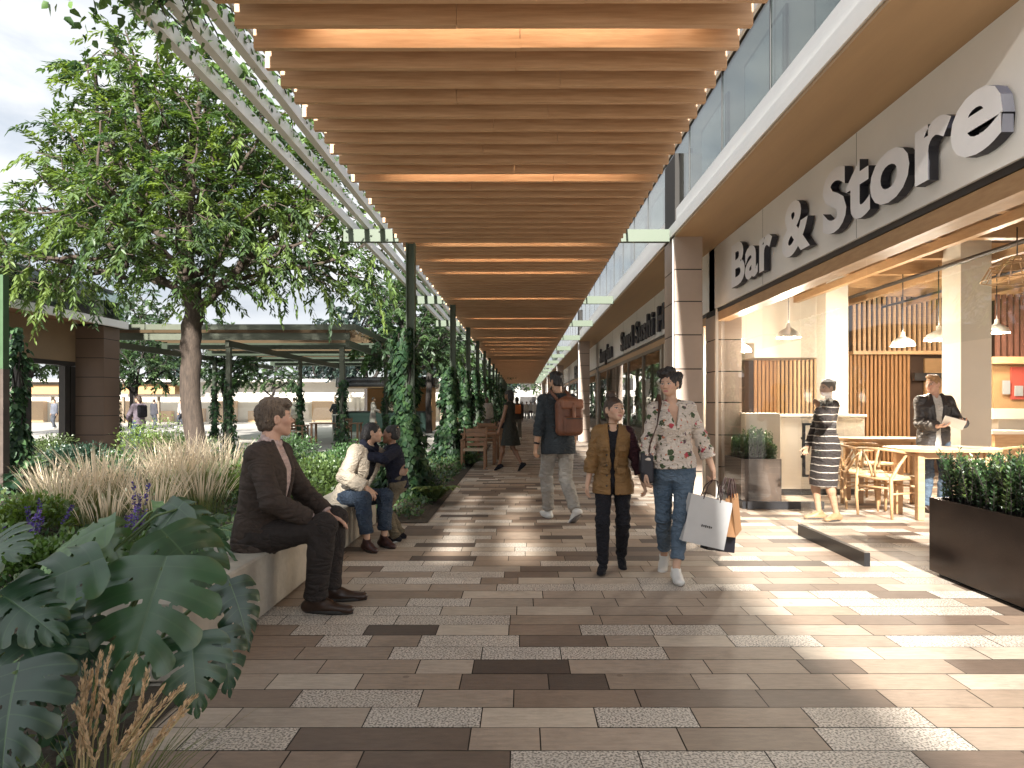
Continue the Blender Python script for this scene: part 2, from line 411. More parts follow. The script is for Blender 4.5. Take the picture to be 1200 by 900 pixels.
for xx in (XL + .32, XR - .5):
    MB().bb(xx, xx + .08, -4.8, 77.8, ZC + .213, ZC + .26).build('joist', m_wood, cano, co_)
for y in POSTS:
    MB().bb(-2.62, XL - .012, y - .05, y + .05, ZC + .02, ZC + .20).bb(XR + .012, 2.19, y - .05, y + .05, ZC + .02, ZC + .20).bb(XL - .012, XR + .012, y - .05, y + .05, ZC + .214, ZC + .258).build('cross_beam', m_green, cano, co_)
for y in POSTS:
    m_ = MB()
    m_.bb(-1.70, -1.57, y - .012, y + .012, 0, ZC - .002).bb(-1.70, -1.682, y - .07, y + .07, 0, ZC - .002).bb(-1.588, -1.57, y - .07, y + .07, 0, ZC - .002)
    m_.bb(-1.76, -1.51, y - .12, y + .12, 0, .015)
    m_.build('post', m_green, cano, co_)
for k, xx in enumerate((-2.05, -2.28, -2.52)):
    MB().bb(xx - .035, xx + .035, -4.8, 78, ZC + .21, ZC + .33).build('trellis_rail', m_white, cano, co_)
for xx in (XL - .09, XR + .09):
    MB().bb(xx - .012, xx + .012, -4.8, 78, ZC + .215, ZC + .30).build('edge_gutter', m_white, cano, co_)

# ================================================================ row of shops on the right
PX, FX = 2.2, 2.97            # outer face of the pillars, plane of the shopfronts
D0, D1 = 3.7, 84.0
SOF, FAB = 3.83, 2.79         # soffit height, underside of the fascia
PIL = [9.8, 26.0, 42, 58, 74]
shop = thing('shop_building', 'long beige row of shops with tan soffit and tiled pillars', 'building', (PX, 9.8, 0))
so_ = (PX, 9.8, 0)
def sp(mbx, name, m, parent=None): return mbx.build(name, m, parent or shop, so_)
edges = [D0] + [p_ + .35 for p_ in PIL] + [D1]
sp(MB().bb(PX, 2.985, D0, D1, SOF, SOF + .03), 'soffit', m_soffit)
sp(MB().bb(PX - .02, PX + .10, D0, D1, SOF + .034, SOF + .19).bb(PX + .02, PX + .12, D0, D1, SOF + .215, SOF + .40), 'roof_edge', m_beam)
sp(MB().bb(PX + .03, PX + .1, D0, D1, SOF + .19, SOF + .215), 'shadow_gap', m_dark)
# upper storey set back behind a glass balustrade
sp(MB().bb(PX + .07, PX + .085, D0, D1, SOF + .40, SOF + 1.35), 'balustrade_glass', m_glass2)
sp(MB().bb(PX + .05, PX + .105, D0, D1, SOF + 1.352, SOF + 1.40), 'handrail', m_dark)
y = D0 + 1
while y < 50: sp(MB().bb(PX + .06, PX + .066, y, y + .02, SOF + .4, SOF + 1.35), 'baluster', m_dark); y += 1.5
sp(MB().bb(3.6, 12.2, D0, D1, SOF + .1, SOF + 4.2), 'upper_wall', m_grey)
y = D0 + .3
mbw = MB(); mbg = MB()
while y < 60:
    mbw.bb(3.56, 3.6 - .002, y, y + 1.7, SOF + .5, SOF + 3.0); mbg.bb(3.545, 3.555, y + .08, y + 1.62, SOF + .58, SOF + 2.92); y += 2.6
sp(mbw, 'upper_window_frame', m_dark); sp(mbg, 'upper_window_pane', m_glass2)
sp(MB().bb(2.9, 12.2, D0, D1, SOF + 4.2, SOF + 4.45), 'upper_roof', m_beam)
def pillar(y):
    q = sp(MB().bb(PX + .006, PX + .40 - .006, y + .006, y + .69, 0, SOF + 1.2), 'pillar', m_jointd)
    mb = MB(); z = 0; zs = [0, .46, .95, 1.45, 1.93, 2.42, 2.90, 3.36, SOF + .2]
    for a, b in zip(zs[:-1], zs[1:]):
        mb.bb(PX, PX + .40, y, y + .686, a + .008, b - .008)
    sp(mb, 'tile_cladding', m_tileg if False else m_tile, q)
    sp(MB().bb(PX - .018, PX - .002, y + .05, y + .09, .02, SOF - .02), 'corner_trim', m_white, q)
    return q
for y in PIL: pillar(y)
# return walls behind the pillars
def pier(y, x0, x1):
    q = sp(MB().bb(x0 + .006, x1, y + .006, y + .5, 0, SOF), 'pier', m_jointd)
    mb = MB(); zs = [0, .46, .95, 1.45, 1.93, 2.42, 2.80]
    for a, b in zip(zs[:-1], zs[1:]): mb.bb(x0, x1 + .004, y, y + .52, a + .008, b - .008)
    sp(mb, 'tile_cladding', m_tile, q)
for y in PIL: pier(y + .72, FX + .01, FX + .42)
for k, (a, b) in enumerate(zip(edges[:-1], edges[1:])):
    b_ = b + (.65 if k < len(edges) - 2 else 0); a_ = a if k == 0 else a + .34
    sp(MB().bb(FX, FX + .10, a_, b_, FAB + .10, SOF), 'fascia', m_fascia)
    mb = MB(); yj = a_ + 2.35
    while yj < b_ - .3: mb.bb(FX - .0015, FX + .004, yj - .002, yj + .002, FAB + .103, SOF - .003); yj += 2.35
    sp(mb, 'panel_joint', m_jointd)
    sp(MB().bb(FX + .02, FX + .1, a_, b_, FAB + .045, FAB + .096), 'fascia_channel', m_dark)
    sp(MB().bb(FX + .03, FX + .22, a_, b_, FAB - .09, FAB + .042), 'lintel', m_oak)
    sp(MB().bb(FX - .004, FX + .03, b_ - .40, b_ - .36, 0, FAB + .09), 'end_jamb', m_white)
# walls closing the far shops (behind each pillar line)
for y in PIL[1:]: sp(MB().bb(FX + .43, 9.6, y + .80, y + 1.2, 0, SOF), 'party_wall', m_cream)
sp(MB().bb(12.0, 12.2, D0, D1, 0, SOF), 'rear_wall', m_cream)

# ---- shopfronts of the farther shops: frame, panes, display
mfr = mat('shopfront frame', (.18, .14, .10), .45, var=.1)
for k in range(1, len(edges) - 1):
    a = edges[k] + (4.4 if k == 1 else 1.2); b = edges[k + 1] - .1
    n = 5; wd = (b - a) / n
    fr = MB(); pn = MB()
    for j in range(n + 1):
        fr.bb(FX + .02, FX + .10, a + j * wd - .05, a + j * wd + .05, 0, FAB - .09)
    fr.bb(FX + .025, FX + .095, a + .05, b - .05, 0, .12); fr.bb(FX + .025, FX + .095, a + .05, b - .05, FAB - .17, FAB - .092)
    f_ = sp(fr, 'shopfront_frame', mfr)
    for j in range(n): pn.bb(FX + .05, FX + .06, a + j * wd + .05, a + (j + 1) * wd - .05, .12, FAB - .17)
    sp(pn, 'shopfront_pane', m_glass, f_)
    # wall, counter and shelf inside
    sp(MB().bb(5.6, 5.7, a, b, 0, SOF).bb(3.6, 5.6, b + .01, b + .06, 0, SOF), 'inner_wall', m_cream)
    sh = MB()
    for z in (.7, 1.2, 1.7, 2.2): sh.bb(5.2, 5.59, a + .3, b - .3, z, z + .05)
    for j in range(8): sh.bb(5.21, 5.58, a + .3 + j * (b - a - .7) / 7, a + .36 + j * (b - a - .7) / 7, .05, 2.2)
    sp(sh, 'shelf', m_oak)
    # recess ceiling board in timber
    sp(MB().bb(FX + .25, 5.59, a, b, 2.96, 3.0), 'inner_ceiling', m_soffit)


# ---- the bar: batten back wall, bulkheads, columns, ceiling joists, kitchen pass
YB = 14.2
sp(MB().bb(2.99, 12.0, D0, YB + .3, SOF + .032, SOF + .06).bb(2.99, 12, YB + .32, D1, SOF + .032, SOF + .06), 'inner_ceiling', m_slatb)
sp(MB().bb(3.40, 3.5, 11.3, YB, 0, SOF).bb(3.02, 3.40, 11.32, 14.9, 0, SOF - .01), 'side_wall', m_cream)
sp(MB().bb(3.5, 12.0, YB, YB + .25, 0, SOF), 'back_wall', m_slatb)
def bx_at(px0, px1, d): return (px0 - VX) * d / FPX, (px1 - VX) * d / FPX
def zz(py, d): return CH - (py - VY) * d / FPX
def panel(px0, px1, py0, py1, d, th, m, name):
    a, b = bx_at(px0, px1, d)
    return sp(MB().bb(a, b, d, d + th, max(0, zz(py1, d)), min(SOF, zz(py0, d))), name, m)
m_batl = mat('pale lit batten', (.50, .30, .135), .5, var=.15, scale=4, stretch=(8, 8, .5))  # the light on these battens is put into the paler colour
def battens(px0, px1, py0, py1, d, m, wd=.05, gap=.035, th=.05, slope=0):
    a, b = bx_at(px0, px1, d); z0, z1 = max(0, zz(py1, d)), min(SOF - .01, zz(py0, d)); mb = MB(); x = a
    while x < b: mb.bb(x, x + wd, d, d + th, z0, z1); x += wd + gap
    return sp(mb, 'batten_wall', m)
panel(884, 966, 322, 419, 13.3, .85, m_cream, 'bulkhead')
panel(862, 884, 322, 402, 13.3, .85, m_cream, 'bulkhead')
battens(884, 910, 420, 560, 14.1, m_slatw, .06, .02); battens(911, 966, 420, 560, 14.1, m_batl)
battens(996, 1068, 414, 560, 14.1, m_slatw); battens(1000, 1130, 345, 412, 13.6, m_oak, .05, .05)
panel(1000, 1130, 411, 415, 13.5, .2, m_oak, 'bulkhead')
battens(1168, 1215, 345, 424, 11.9, mat('dark red batten', (.11, .045, .028), .6, var=.2), .06, .05)
m_orange = mat('warm ochre wall', (.36, .21, .095), .6, var=.1); m_red = mat('red wall panel', (.36, .06, .04), .55, var=.08)
panel(1084, 1118, 420, 470, 14.1, .05, m_orange, 'niche'); panel(1072, 1120, 437, 446, 13.9, .1, m_dark, 'niche_shelf')
panel(1090, 1110, 436, 450, 13.95, .04, m_oak, 'niche_frame')
panel(1164, 1215, 424, 482, 12.1, .1, m_orange, 'kitchen_wall'); panel(1186, 1215, 430, 468, 12.04, .05, m_red, 'kitchen_wall')
panel(1164, 1215, 418, 426, 11.75, .3, m_oak, 'pass_beam'); panel(1164, 1215, 479, 491, 11.0, .5, m_cream, 'pass_sill'); panel(1170, 1215, 491, 505, 11.3, .4, m_cream, 'pass_front')
panel(1166, 1215, 509, 570, 10.6, .6, m_oak, 'pass_counter'); panel(1163, 1215, 505, 509, 10.5, .75, m_cream, 'counter_top')
for (p0, p1, q0, q1) in ((1176, 1184, 446, 462), (1190, 1199, 452, 464)):
    panel(p0, p1, q0, q1, 12.0, .03, m_grey, 'framed_print')
for (pc, d, wpx, top) in ((981, 12.2, 26, 0), (1144, 9.4, 36, 0)):
    a, b = bx_at(pc - wpx / 2, pc + wpx / 2, d)
    sp(MB().bb(a, b, d, d + (b - a), 0, SOF + .02), 'column', m_cream)
mb = MB()
for y in (5.0, 6.2, 7.4, 8.6, 9.8, 11, 12.2, 13.2): mb.bb(3.1, 11.9, y, y + .13, 3.52, 3.74)
sp(mb, 'ceiling_joist', m_oak)
mb = MB()
for x in (4.1, 5.3, 6.5, 7.7, 8.9): mb.bb(x, x + .1, 3.8, 14, 3.40, 3.516)
sp(mb, 'ceiling_rail', m_oak)
mb = MB()
for x, z, r in ((4.7, 3.36, .022), (5.9, 3.34, .03), (7.2, 3.36, .022)): mb.tube([(x, 3.9, z), (x, 14, z)], r, 10)
sp(mb, 'ceiling_duct', m_dark)
# glazing of the bar: fixed panes with a black bottom rail, a glass strip above the open doors
m_glassb = glassmat('bar glass', (.97, .985, .975), extra=.06)
for ya, yb, zb in ((3.75, 5.98, 1.85), (6.0, 7.4, .12)):
    gl = sp(MB().quad((FX + .06, ya, zb), (FX + .06, yb, zb), (FX + .06, yb, FAB - .095), (FX + .06, ya, FAB - .095)), 'shopfront_pane', m_glassb)
sp(MB().bb(FX + .035, FX + .085, 5.98, 7.42, .0, .12), 'bottom_rail', m_black, gl)
gl = sp(MB().quad((FX + .06, 9.26, .1), (FX + .06, 10.5, .1), (FX + .06, 10.5, FAB - .095), (FX + .06, 9.26, FAB - .095)), 'shopfront_pane', m_glass)
sp(MB().bb(FX + .035, FX + .085, 9.28, 10.5, .0, .1), 'bottom_rail', m_black, gl)
sp(MB().quad((FX + .06, 7.41, 2.12), (FX + .06, 9.25, 2.12), (FX + .06, 9.25, FAB - .095), (FX + .06, 7.41, FAB - .095)), 'shopfront_pane', m_glassb)
# glass door leaf standing open into the bar
dy = 9.22
door = sp(MB().quad((FX + .1, dy, .1), (4.07, dy, .1), (4.07, dy, 2.1), (FX + .1, dy, 2.1)), 'glass_door', m_glass)
sp(MB().bb(FX + .08, 4.08, dy - .025, dy + .025, .01, .11), 'bottom_rail', m_black, door)
h = MB(); hx0, hx1, hz0, hz1 = 3.77, 3.93, .45, 1.17
h.bb(hx0, hx0 + .03, dy - .09, dy - .05, hz0, hz1).bb(hx1 - .03, hx1, dy - .09, dy - .05, hz0, hz1).bb(hx0 + .03, hx1 - .03, dy - .09, dy - .05, hz0, hz0 + .03).bb(hx0 + .03, hx1 - .03, dy - .09, dy - .05, hz1 - .03, hz1)
h.bb(hx0 + .002, hx0 + .028, dy - .05, dy - .002, .7, .73).bb(hx0 + .002, hx0 + .028, dy - .05, dy - .002, .95, .98)
sp(h, 'handle', m_black, door)

# ---- lettering on the fascias
def lettering(name, label, text, y_left, y_right, zc, h, mface, mside, depth=.07, bold=.03, letters=True):
    """raised letters on the fascia, reading from the far end towards the viewer"""
    cu = bpy.data.curves.new('glyphs', 'FONT'); cu.body = text; cu.extrude = .5; cu.offset = bold; cu.resolution_u = 4; cu.space_character = 1.06
    tmp = bpy.data.objects.new('glyphs', cu); C.objects.link(tmp)
    dg = bpy.context.evaluated_depsgraph_get(); dg.update()
    me = bpy.data.meshes.new_from_object(tmp.evaluated_get(dg))
    bpy.data.objects.remove(tmp)
    nv = len(me.vertices); co = np.empty(nv * 3, np.float32); me.vertices.foreach_get('co', co); co = co.reshape(-1, 3)
    x0, x1 = co[:, 0].min(), co[:, 0].max(); cap = .72
    sx = (y_left - y_right) / (x1 - x0); sz = h / cap
    W = np.empty_like(co)
    W[:, 0] = FX - .018 - depth * (co[:, 2] + .5); W[:, 1] = y_left - (co[:, 0] - x0) * sx; W[:, 2] = zc + (co[:, 1] - .36) * sz
    loc = Vector((FX, (y_left + y_right) / 2, zc))
    t = thing(name, label, 'sign', loc)
    W -= np.array(loc)
    # split into letters
    par = list(range(nv))
    def find(a):
        while par[a] != a: par[a] = par[par[a]]; a = par[a]
        return a
    fs = [tuple(p.vertices) for p in me.polygons]
    for f in fs:
        r0 = find(f[0])
        for v in f[1:]:
            r1 = find(v)
            if r0 != r1: par[r1] = r0
    grp = {}
    # fonts leave faces and sides unwelded: join by column overlap
    spans = {}
    for v in range(nv):
        r0 = find(v); a, b = spans.get(r0, (1e9, -1e9)); spans[r0] = (min(a, co[v, 0]), max(b, co[v, 0]))
    items = sorted(spans.items(), key=lambda k: k[1][0]); cols = []
    for r0, (a, b) in items:
        if cols and a < cols[-1][1] - .02: cols[-1][1] = max(cols[-1][1], b); cols[-1][2].append(r0)
        else: cols.append([a, b, [r0]])
    for a, b, rs in cols:
        rs = set(rs); use = [f for f in fs if find(f[0]) in rs]
        ids = sorted({v for f in use for v in f}); mp_ = {v: i for i, v in enumerate(ids)}
        m2 = bpy.data.meshes.new('letter'); m2.from_pydata(W[ids].tolist(), [], [tuple(mp_[v] for v in f) for f in use])
        m2.materials.append(mface); m2.materials.append(mside); m2.update()
        for p_ in m2.polygons: p_.material_index = 0 if p_.normal.x < -.9 else 1
        link(bpy.data.objects.new('letter', m2), t)
    bpy.data.meshes.remove(me)
    return t
lettering('shop_sign', 'large raised silver letters reading Bar & Store on the nearest fascia', 'Bar & Store', 9.35, 4.08, 3.31, .55, m_letter, m_letterside, .075, .033)
lettering('shop_sign', 'dark raised letters reading Saud Sushi Ho beside the nearest tiled pillar', 'Saud Sushi Ho', 20.0, 13.2, 3.25, .52, m_letterside, m_letterside, .06, .03)
lettering('shop_sign', 'dark raised letters reading Sawang Esarn before the second pillar', 'Sawang Esarn', 29.5 - 4.2, 22.0, 3.22, .5, m_letterside, m_letterside, .06, .03)
lettering('shop_sign', 'small distant dark lettering on the third fascia past the second pillar', 'Banoi', 37.5, 30, 3.2, .6, m_letterside, m_letterside, .06, .03)
# ================================================================ low building on the left
m_roof = mat('grey roof sheet', (.16, .17, .18), .5, var=.1, scale=2)
m_tan = mat('tan board', (.25, .175, .105), .6, var=.08, scale=1.5)
m_brownt = mat('brown wall tile', (.14, .092, .068), .55, var=.08, scale=2)
m_lsof = mat('brown soffit', (.24, .125, .07), .55, var=.1, scale=2, stretch=(4, .4, 1))
lb = thing('garden_pavilion', 'low brown building behind the garden with dark framed openings', 'building', (-12.2, 18, 0))
lo = (-12.2, 18, 0)
def lp(mbx, name, m, parent=None): return mbx.build(name, m, parent or lb, lo)
LX = -12.1
lp(MB().bb(-19, LX + .3, 12, 20.3, 3.72, 3.80), 'soffit', m_lsof)
lp(MB().bb(LX + .3, LX + .42, 12, 20.3, 3.66, 3.86), 'roof_edge', m_beam)
lp(MB().bb(LX + .33, LX + .35, 12, 20.2, 3.90, 4.65), 'balustrade_glass', m_glass2)
lp(MB().bb(LX - .72, LX - .6, 12, 19.6, 2.63, 3.718), 'fascia', m_tan)
q = lp(MB().bb(LX - .60, LX + .2, 19.45, 20.2, 0, 4.4), 'corner_pillar', m_jointd)
mb = MB(); z = 0
for a, b in ((0, .55), (.55, 1.1), (1.1, 1.65), (1.65, 2.2), (2.2, 2.75), (2.75, 3.3), (3.3, 3.66)): mb.bb(LX - .606, LX + .206, 19.444, 20.206, a + .01, b - .01)
lp(mb, 'tile_cladding', m_brownt, q)
fr = MB(); xx = LX - .66
for y in (13.2, 14.6, 16.0, 17.35, 17.6, 19.1, 19.35): fr.bb(xx - .12, xx + .06, y - .10, y + .10, 0, 2.50)
fr.bb(xx - .12, xx + .06, 12.5, 19.44, 2.505, 2.625)
lp(fr, 'opening_frame', m_dark)
lp(MB().bb(-19, LX - .8, 20.0, 20.2, 0, 3.7).bb(-19, -18.8, 12, 20, 0, 3.7) if False else MB().bb(-19, -18.8, 12, 20, 0, 3.7), 'inner_wall', m_tan)
# upper storey with a sloping roof
lp(MB().bb(-19, LX - 1.6, 12, 22, 3.86, 5.2), 'upper_wall', m_dark)
mb = MB()
M_ = Matrix.Translation((LX - 2.2, 17, 5.75)) @ Matrix.Rotation(R(-14), 4, 'X') @ Matrix.Rotation(R(12), 4, 'Y')
mb.box((LX - 3.6, 15.2, 5.62), (7.2, 10.5, .14), M=(Matrix.Rotation(R(14), 3, 'Y')))
lp(mb, 'roof', m_roof)
mb = MB()
for k in range(14): mb.box((LX - 3.6, 10.4 + k * .74, 5.70), (7.2, .03, .06), M=(Matrix.Rotation(R(14), 3, 'Y')))
lp(mb, 'roof_rib', m_dark)

# ================================================================ garden pergola: flat green frame with slats and a glass top
pg = thing('pergola', 'wide green garden pergola with glass and timber slat roof', 'pergola', (-8.5, 27, 0))
po = (-8.5, 27, 0)
def pp(mbx, name, m, parent=None): return mbx.build(name, m, parent or pg, po)
PZ = 3.45
m_greenp = mat('olive pergola steel', (.075, .085, .06), .5, var=.1)
X0, X1, Y0, Y1 = -13.2, -5.4, 21.5, 36
for y in (21.5, 25.1, 28.7, 32.3, 36): pp(MB().bb(X0, X1, y - .06, y + .06, PZ, PZ + .22), 'cross_beam', m_greenp)
for x in (X0 + .1, -9.3, X1 - .1): pp(MB().bb(x - .06, x + .06, Y0 + .065, Y1 - .065, PZ - .2, PZ - .002), 'long_beam', m_greenp)
mb = MB(); y = Y0 + .2
while y < Y1 - .2:
    mb.bb(X0 + .2, X1 - .2, y, y + .05, PZ + .225, PZ + .35); y += .42
pp(mb, 'roof_slat', m_woodroof)
pp(MB().bb(X0 - .2, X1 + .2, Y0 - .2, Y1 + .2, PZ + .40, PZ + .42), 'roof_glass', m_glass2)
pp(MB().bb(X0 - .25, X1 + .25, Y0 - .25, Y0 - .205, PZ + .30, PZ + .47).bb(X1 + .205, X1 + .25, Y0 - .2, Y1 + .2, PZ + .30, PZ + .47), 'roof_edge', m_greenp)
PPOST = [(-12.9, 21.7), (-9.3, 21.7), (-5.7, 21.7), (-9.3, 28.7), (-5.7, 28.7), (-12.9, 28.7), (-9.3, 35.8), (-5.7, 35.8)]
for x, y in PPOST: pp(MB().bb(x - .07, x + .07, y - .07, y + .07, 0, PZ - .205), 'post', m_greenp)

# ================================================================ kiosk with a rounded black canopy
KX, KY = -7.3, 37.5
ki = thing('kiosk', 'timber kiosk with round black canopy and dark green counter', 'kiosk', (KX, KY, 0))
m_kwood = mat('honey timber', (.50, .27, .10), .5, var=.12, scale=3, stretch=(.4, .4, 9))
m_kgreen = mat('bottle green counter', (.018, .045, .038), .4, var=.1)
def kp(mbx, name, m, parent=None): return mbx.build(name, m, parent or ki)
def stad(hx, hy, r, n=8):
    pts = []
    for cx, cy, a0 in ((hx - r, -hy + r, -90), (hx - r, hy - r, 0), (-hx + r, hy - r, 90), (-hx + r, -hy + r, 180)):
        for k in range(n + 1):
            a = R(a0 + 90 * k / n); pts.append((cx + r * math.cos(a), cy + r * math.sin(a)))
    return pts
kp(MB().prism(stad(2.7, 2.0, 1.4), 2.35, 2.85), 'canopy_ring', mat('black gloss band', (.02, .02, .025), .22, var=.1))
kp(MB().prism(stad(2.66, 1.96, 1.38), 2.30, 2.348), 'canopy_lining', m_oak)
kp(MB().bb(-1.3, 2.5, .6, .8, 0, 2.298).bb(2.3, 2.5, -1.0, .598, 0, 2.298), 'back_wall', m_kwood)
kp(MB().prism(stad(2.6, .5, .3), 0, 1.02, Matrix.Translation((-.1, -1.1, 0))), 'counter', m_kgreen)
kp(MB().prism(stad(2.66, .56, .34), 1.022, 1.07, Matrix.Translation((-.1, -1.1, 0))), 'counter_top', m_dark)
mb = MB()
for x in (-1.1, .0, 1.1): mb.bb(x, x + .9, .38, .598, 1.5, 1.54)
kp(mb, 'wall_shelf', m_oak)

# ================================================================ far row of shops closing the garden
fs_ = thing('far_shop_row', 'distant white fronted shop row closing the far side of garden', 'building', (-16, 52, 0))
fo = (-16, 52, 0)
def fp(mbx, name, m, parent=None): return mbx.build(name, m, parent or fs_, fo)
m_offw = mat('off white wall', (.66, .63, .58), .7, var=.05)
fp(MB().bb(-44, -3.4, 52, 53, 2.0, 3.1), 'fascia', m_offw)
fp(MB().bb(-44, -3.2, 50.6, 53, 3.1, 3.3), 'roof', m_offw)
fp(MB().bb(-44, -3.4, 56, 56.2, 0, 3.1), 'back_wall', m_cream)
mb = MB(); x = -44
while x < -3.3: mb.bb(x, x + .16, 52.1, 52.3, 0, 2.0); x += 2.7
fp(mb, 'front_frame', mfr)
fp(MB().bb(-44, -3.4, 52.18, 52.2, 0.05, 1.98), 'front_glass', m_glass)
mb = MB(); x = -43
k = 0
while x < -4:
    mb.bb(x, x + 1.6, 55.4, 55.9, 0, [1.1, 1.7, .9][k % 3]); x += 2.6; k += 1
fp(mb, 'shop_fitting', m_oak)
fp(MB().bb(-38, -33, 51.2, 51.9, 2.2, 2.9), 'awning', m_orange); fp(MB().bb(-30, -26, 51.2, 51.9, 2.2, 2.95), 'awning', m_orange)
# bright end block past the canopy
eb = thing('end_block', 'pale building closing the view at the end of the walk', 'building', (1, 104, 0))
MB().bb(-14, 22, 0, 8, 0, 6.5).build('wall', m_offw, eb)
MB().bb(-14.3, 22.3, -.4, 8.4, 6.503, 6.9).build('roof', m_roof, eb)
mb = MB()
for k in range(9): mb.bb(-12 + k * 3.6, -9.6 + k * 3.6, -.03, -.003, .1, 2.6).bb(-12 + k * 3.6, -9.6 + k * 3.6, -.03, -.003, 3.6, 5.4)
mb.build('window', m_dark, eb)

# ================================================================ bench wall and planting bed
bn = thing('bench', 'long low cast concrete bench wall edging the planting bed', 'bench', (-1.94, 5.6, 0))
bo = (-1.94, 5.6, 0)
ys_ = [3.45, 5.65, 8.1]
for a, b in zip(ys_[:-1], ys_[1:]):
    MB().box((-1.945, (a + b) / 2, .215), (.45, b - a - .012, .41), bevel=.012).build('bench_block', m_conc, bn, bo)
MB().bb(-2.10, -1.80, 3.5, 8.05, 0, .012).build('plinth', m_dark, bn, bo)
m_soil = mat('planting soil', (.045, .034, .022), .95, var=.35, scale=9, bump=.6, bscale=25)
def bed(x0, x1, y0, y1, nx, ny, h, name):
    V = []; F = []
    for j in range(ny + 1):
        for i in range(nx + 1):
            x = x0 + (x1 - x0) * i / nx; y = y0 + (y1 - y0) * j / ny
            e = min(1, min(i, nx - i, j, ny - j) / 1.5)
            V.append((x, y, .01 + h * e + e * .04 * math.sin(x * 2.3 + y) * math.cos(y * 1.7)))
    for j in range(ny):
        for i in range(nx): b = j * (nx + 1) + i; F.append((b, b + 1, b + nx + 2, b + nx + 1))
    return tag(mesh_np(name, V, np.array(F), m_soil, smooth=True), kind='structure')
BEDS = [(-11.9, -2.16, 1.2, 18.2, 22, 34, .12), (-2.15, -1.62, .8, 3.42, 3, 8, .04), (-2.158, -1.12, 8.15, 18.2, 4, 20, .05), (-2.4, -1.05, 18.21, 76, 4, 80, .04)]
for b_ in BEDS: bed(*b_, 'planting_bed')
def bedz(x, y): return .13 if x < -2.3 else .05
# pale path crossing behind the garden
sheet('garden_path', -30, -2.5, 18.25, 21.2, -.004, mat('path stone', (.44, .42, .38), .75, var=.1, scale=1.5))
# ================================================================ plants
def leaves_np(P, D, Nn, Ln, W, col, droop=0.0, fold=.25, wide=.45):
    """one folded leaf per row: base, side, tip, side"""
    P, D, Nn = (np.asarray(a, float) for a in (P, D, Nn)); n = len(P)
    D = D / (np.linalg.norm(D, axis=1)[:, None] + 1e-9); Sd = np.cross(D, Nn); Sd /= np.linalg.norm(Sd, axis=1)[:, None] + 1e-9; Nv = np.cross(Sd, D)
    Ln = np.broadcast_to(Ln, n)[:, None]; W = np.broadcast_to(W, n)[:, None]
    V = np.empty((n, 4, 3)); V[:, 0] = P; V[:, 2] = P + D * Ln - np.array([0, 0, 1.]) * Ln * droop
    m = P + D * Ln * wide - np.array([0, 0, 1.]) * Ln * droop * .25
    V[:, 1] = m + Sd * W + Nv * W * fold; V[:, 3] = m - Sd * W + Nv * W * fold
    F = np.arange(n * 4).reshape(n, 4)
    Cc = np.repeat(np.asarray(col, float), 4, 0)
    return V.reshape(-1, 3), F, Cc
def leaves6(P, D, Nn, Ln, W, col, droop=0.0, fold=.25, a=.22, b=.62, wb=.72):
    """a fuller leaf: two faces either side of the midrib, rounded shoulders, pointed tip"""
    P, D, Nn = (np.asarray(q, float) for q in (P, D, Nn)); n = len(P); dn = np.array([0, 0, 1.])
    D = D / (np.linalg.norm(D, axis=1)[:, None] + 1e-9); Sd = np.cross(D, Nn); Sd /= np.linalg.norm(Sd, axis=1)[:, None] + 1e-9; Nv = np.cross(Sd, D)
    Ln = np.broadcast_to(Ln, n)[:, None]; W = np.broadcast_to(W, n)[:, None]; V = np.empty((n, 6, 3))
    V[:, 0] = P; V[:, 3] = P + D * Ln - dn * Ln * droop
    for k, (t, wv) in ((1, (a, 1.0)), (2, (b, wb))):
        m = P + D * Ln * t - dn * Ln * droop * t * t
        V[:, k] = m + Sd * W * wv + Nv * W * fold * wv; V[:, 6 - k] = m - Sd * W * wv + Nv * W * fold * wv
    base = np.arange(n)[:, None] * 6
    F = np.concatenate([base + np.array([[0, 1, 2, 3]]), base + np.array([[0, 3, 4, 5]])])
    return V.reshape(-1, 3), F, np.repeat(np.asarray(col, float), 6, 0)
def rdir(r, n, up=0.0):
    v = r.normal(size=(n, 3)); v[:, 2] += up; return v / np.linalg.norm(v, axis=1)[:, None]
def cmix(r, n, cols, w=None, var=.18):
    c = np.array(cols)[r.choice(len(cols), n, p=w)]; return c * r.uniform(1 - var, 1 + var, (n, 1))
lm_tree = leafmat('tree leaf', .5, .48, .04); lm_vine = leafmat('climber leaf', .5, .25, .025); lm_dark = leafmat('dark leaf', .5, .25, .05)
lm_grass = leafmat('grass blade', .6, .4, .02); lm_mon = leafmat('monstera leaf', .34, .28, .07, uvvein=True, vein=(.06, .12, .05)); lm_palm = leafmat('frond', .4, .3, .05)
lm_box = leafmat('evergreen leaf', .4, .25, .06); lm_flower = leafmat('flower', .7, .3, .0)
m_bark = mat('grey brown bark', (.060, .044, .034), .9, var=.4, scale=9, stretch=(3, 3, .6), bump=.7, bscale=28)
m_barkd = mat('dark bark', (.03, .025, .022), .9, var=.35, scale=9, stretch=(3, 3, .6), bump=.6, bscale=28)
m_stem = mat('green stem', (.09, .14, .05), .55, var=.15)

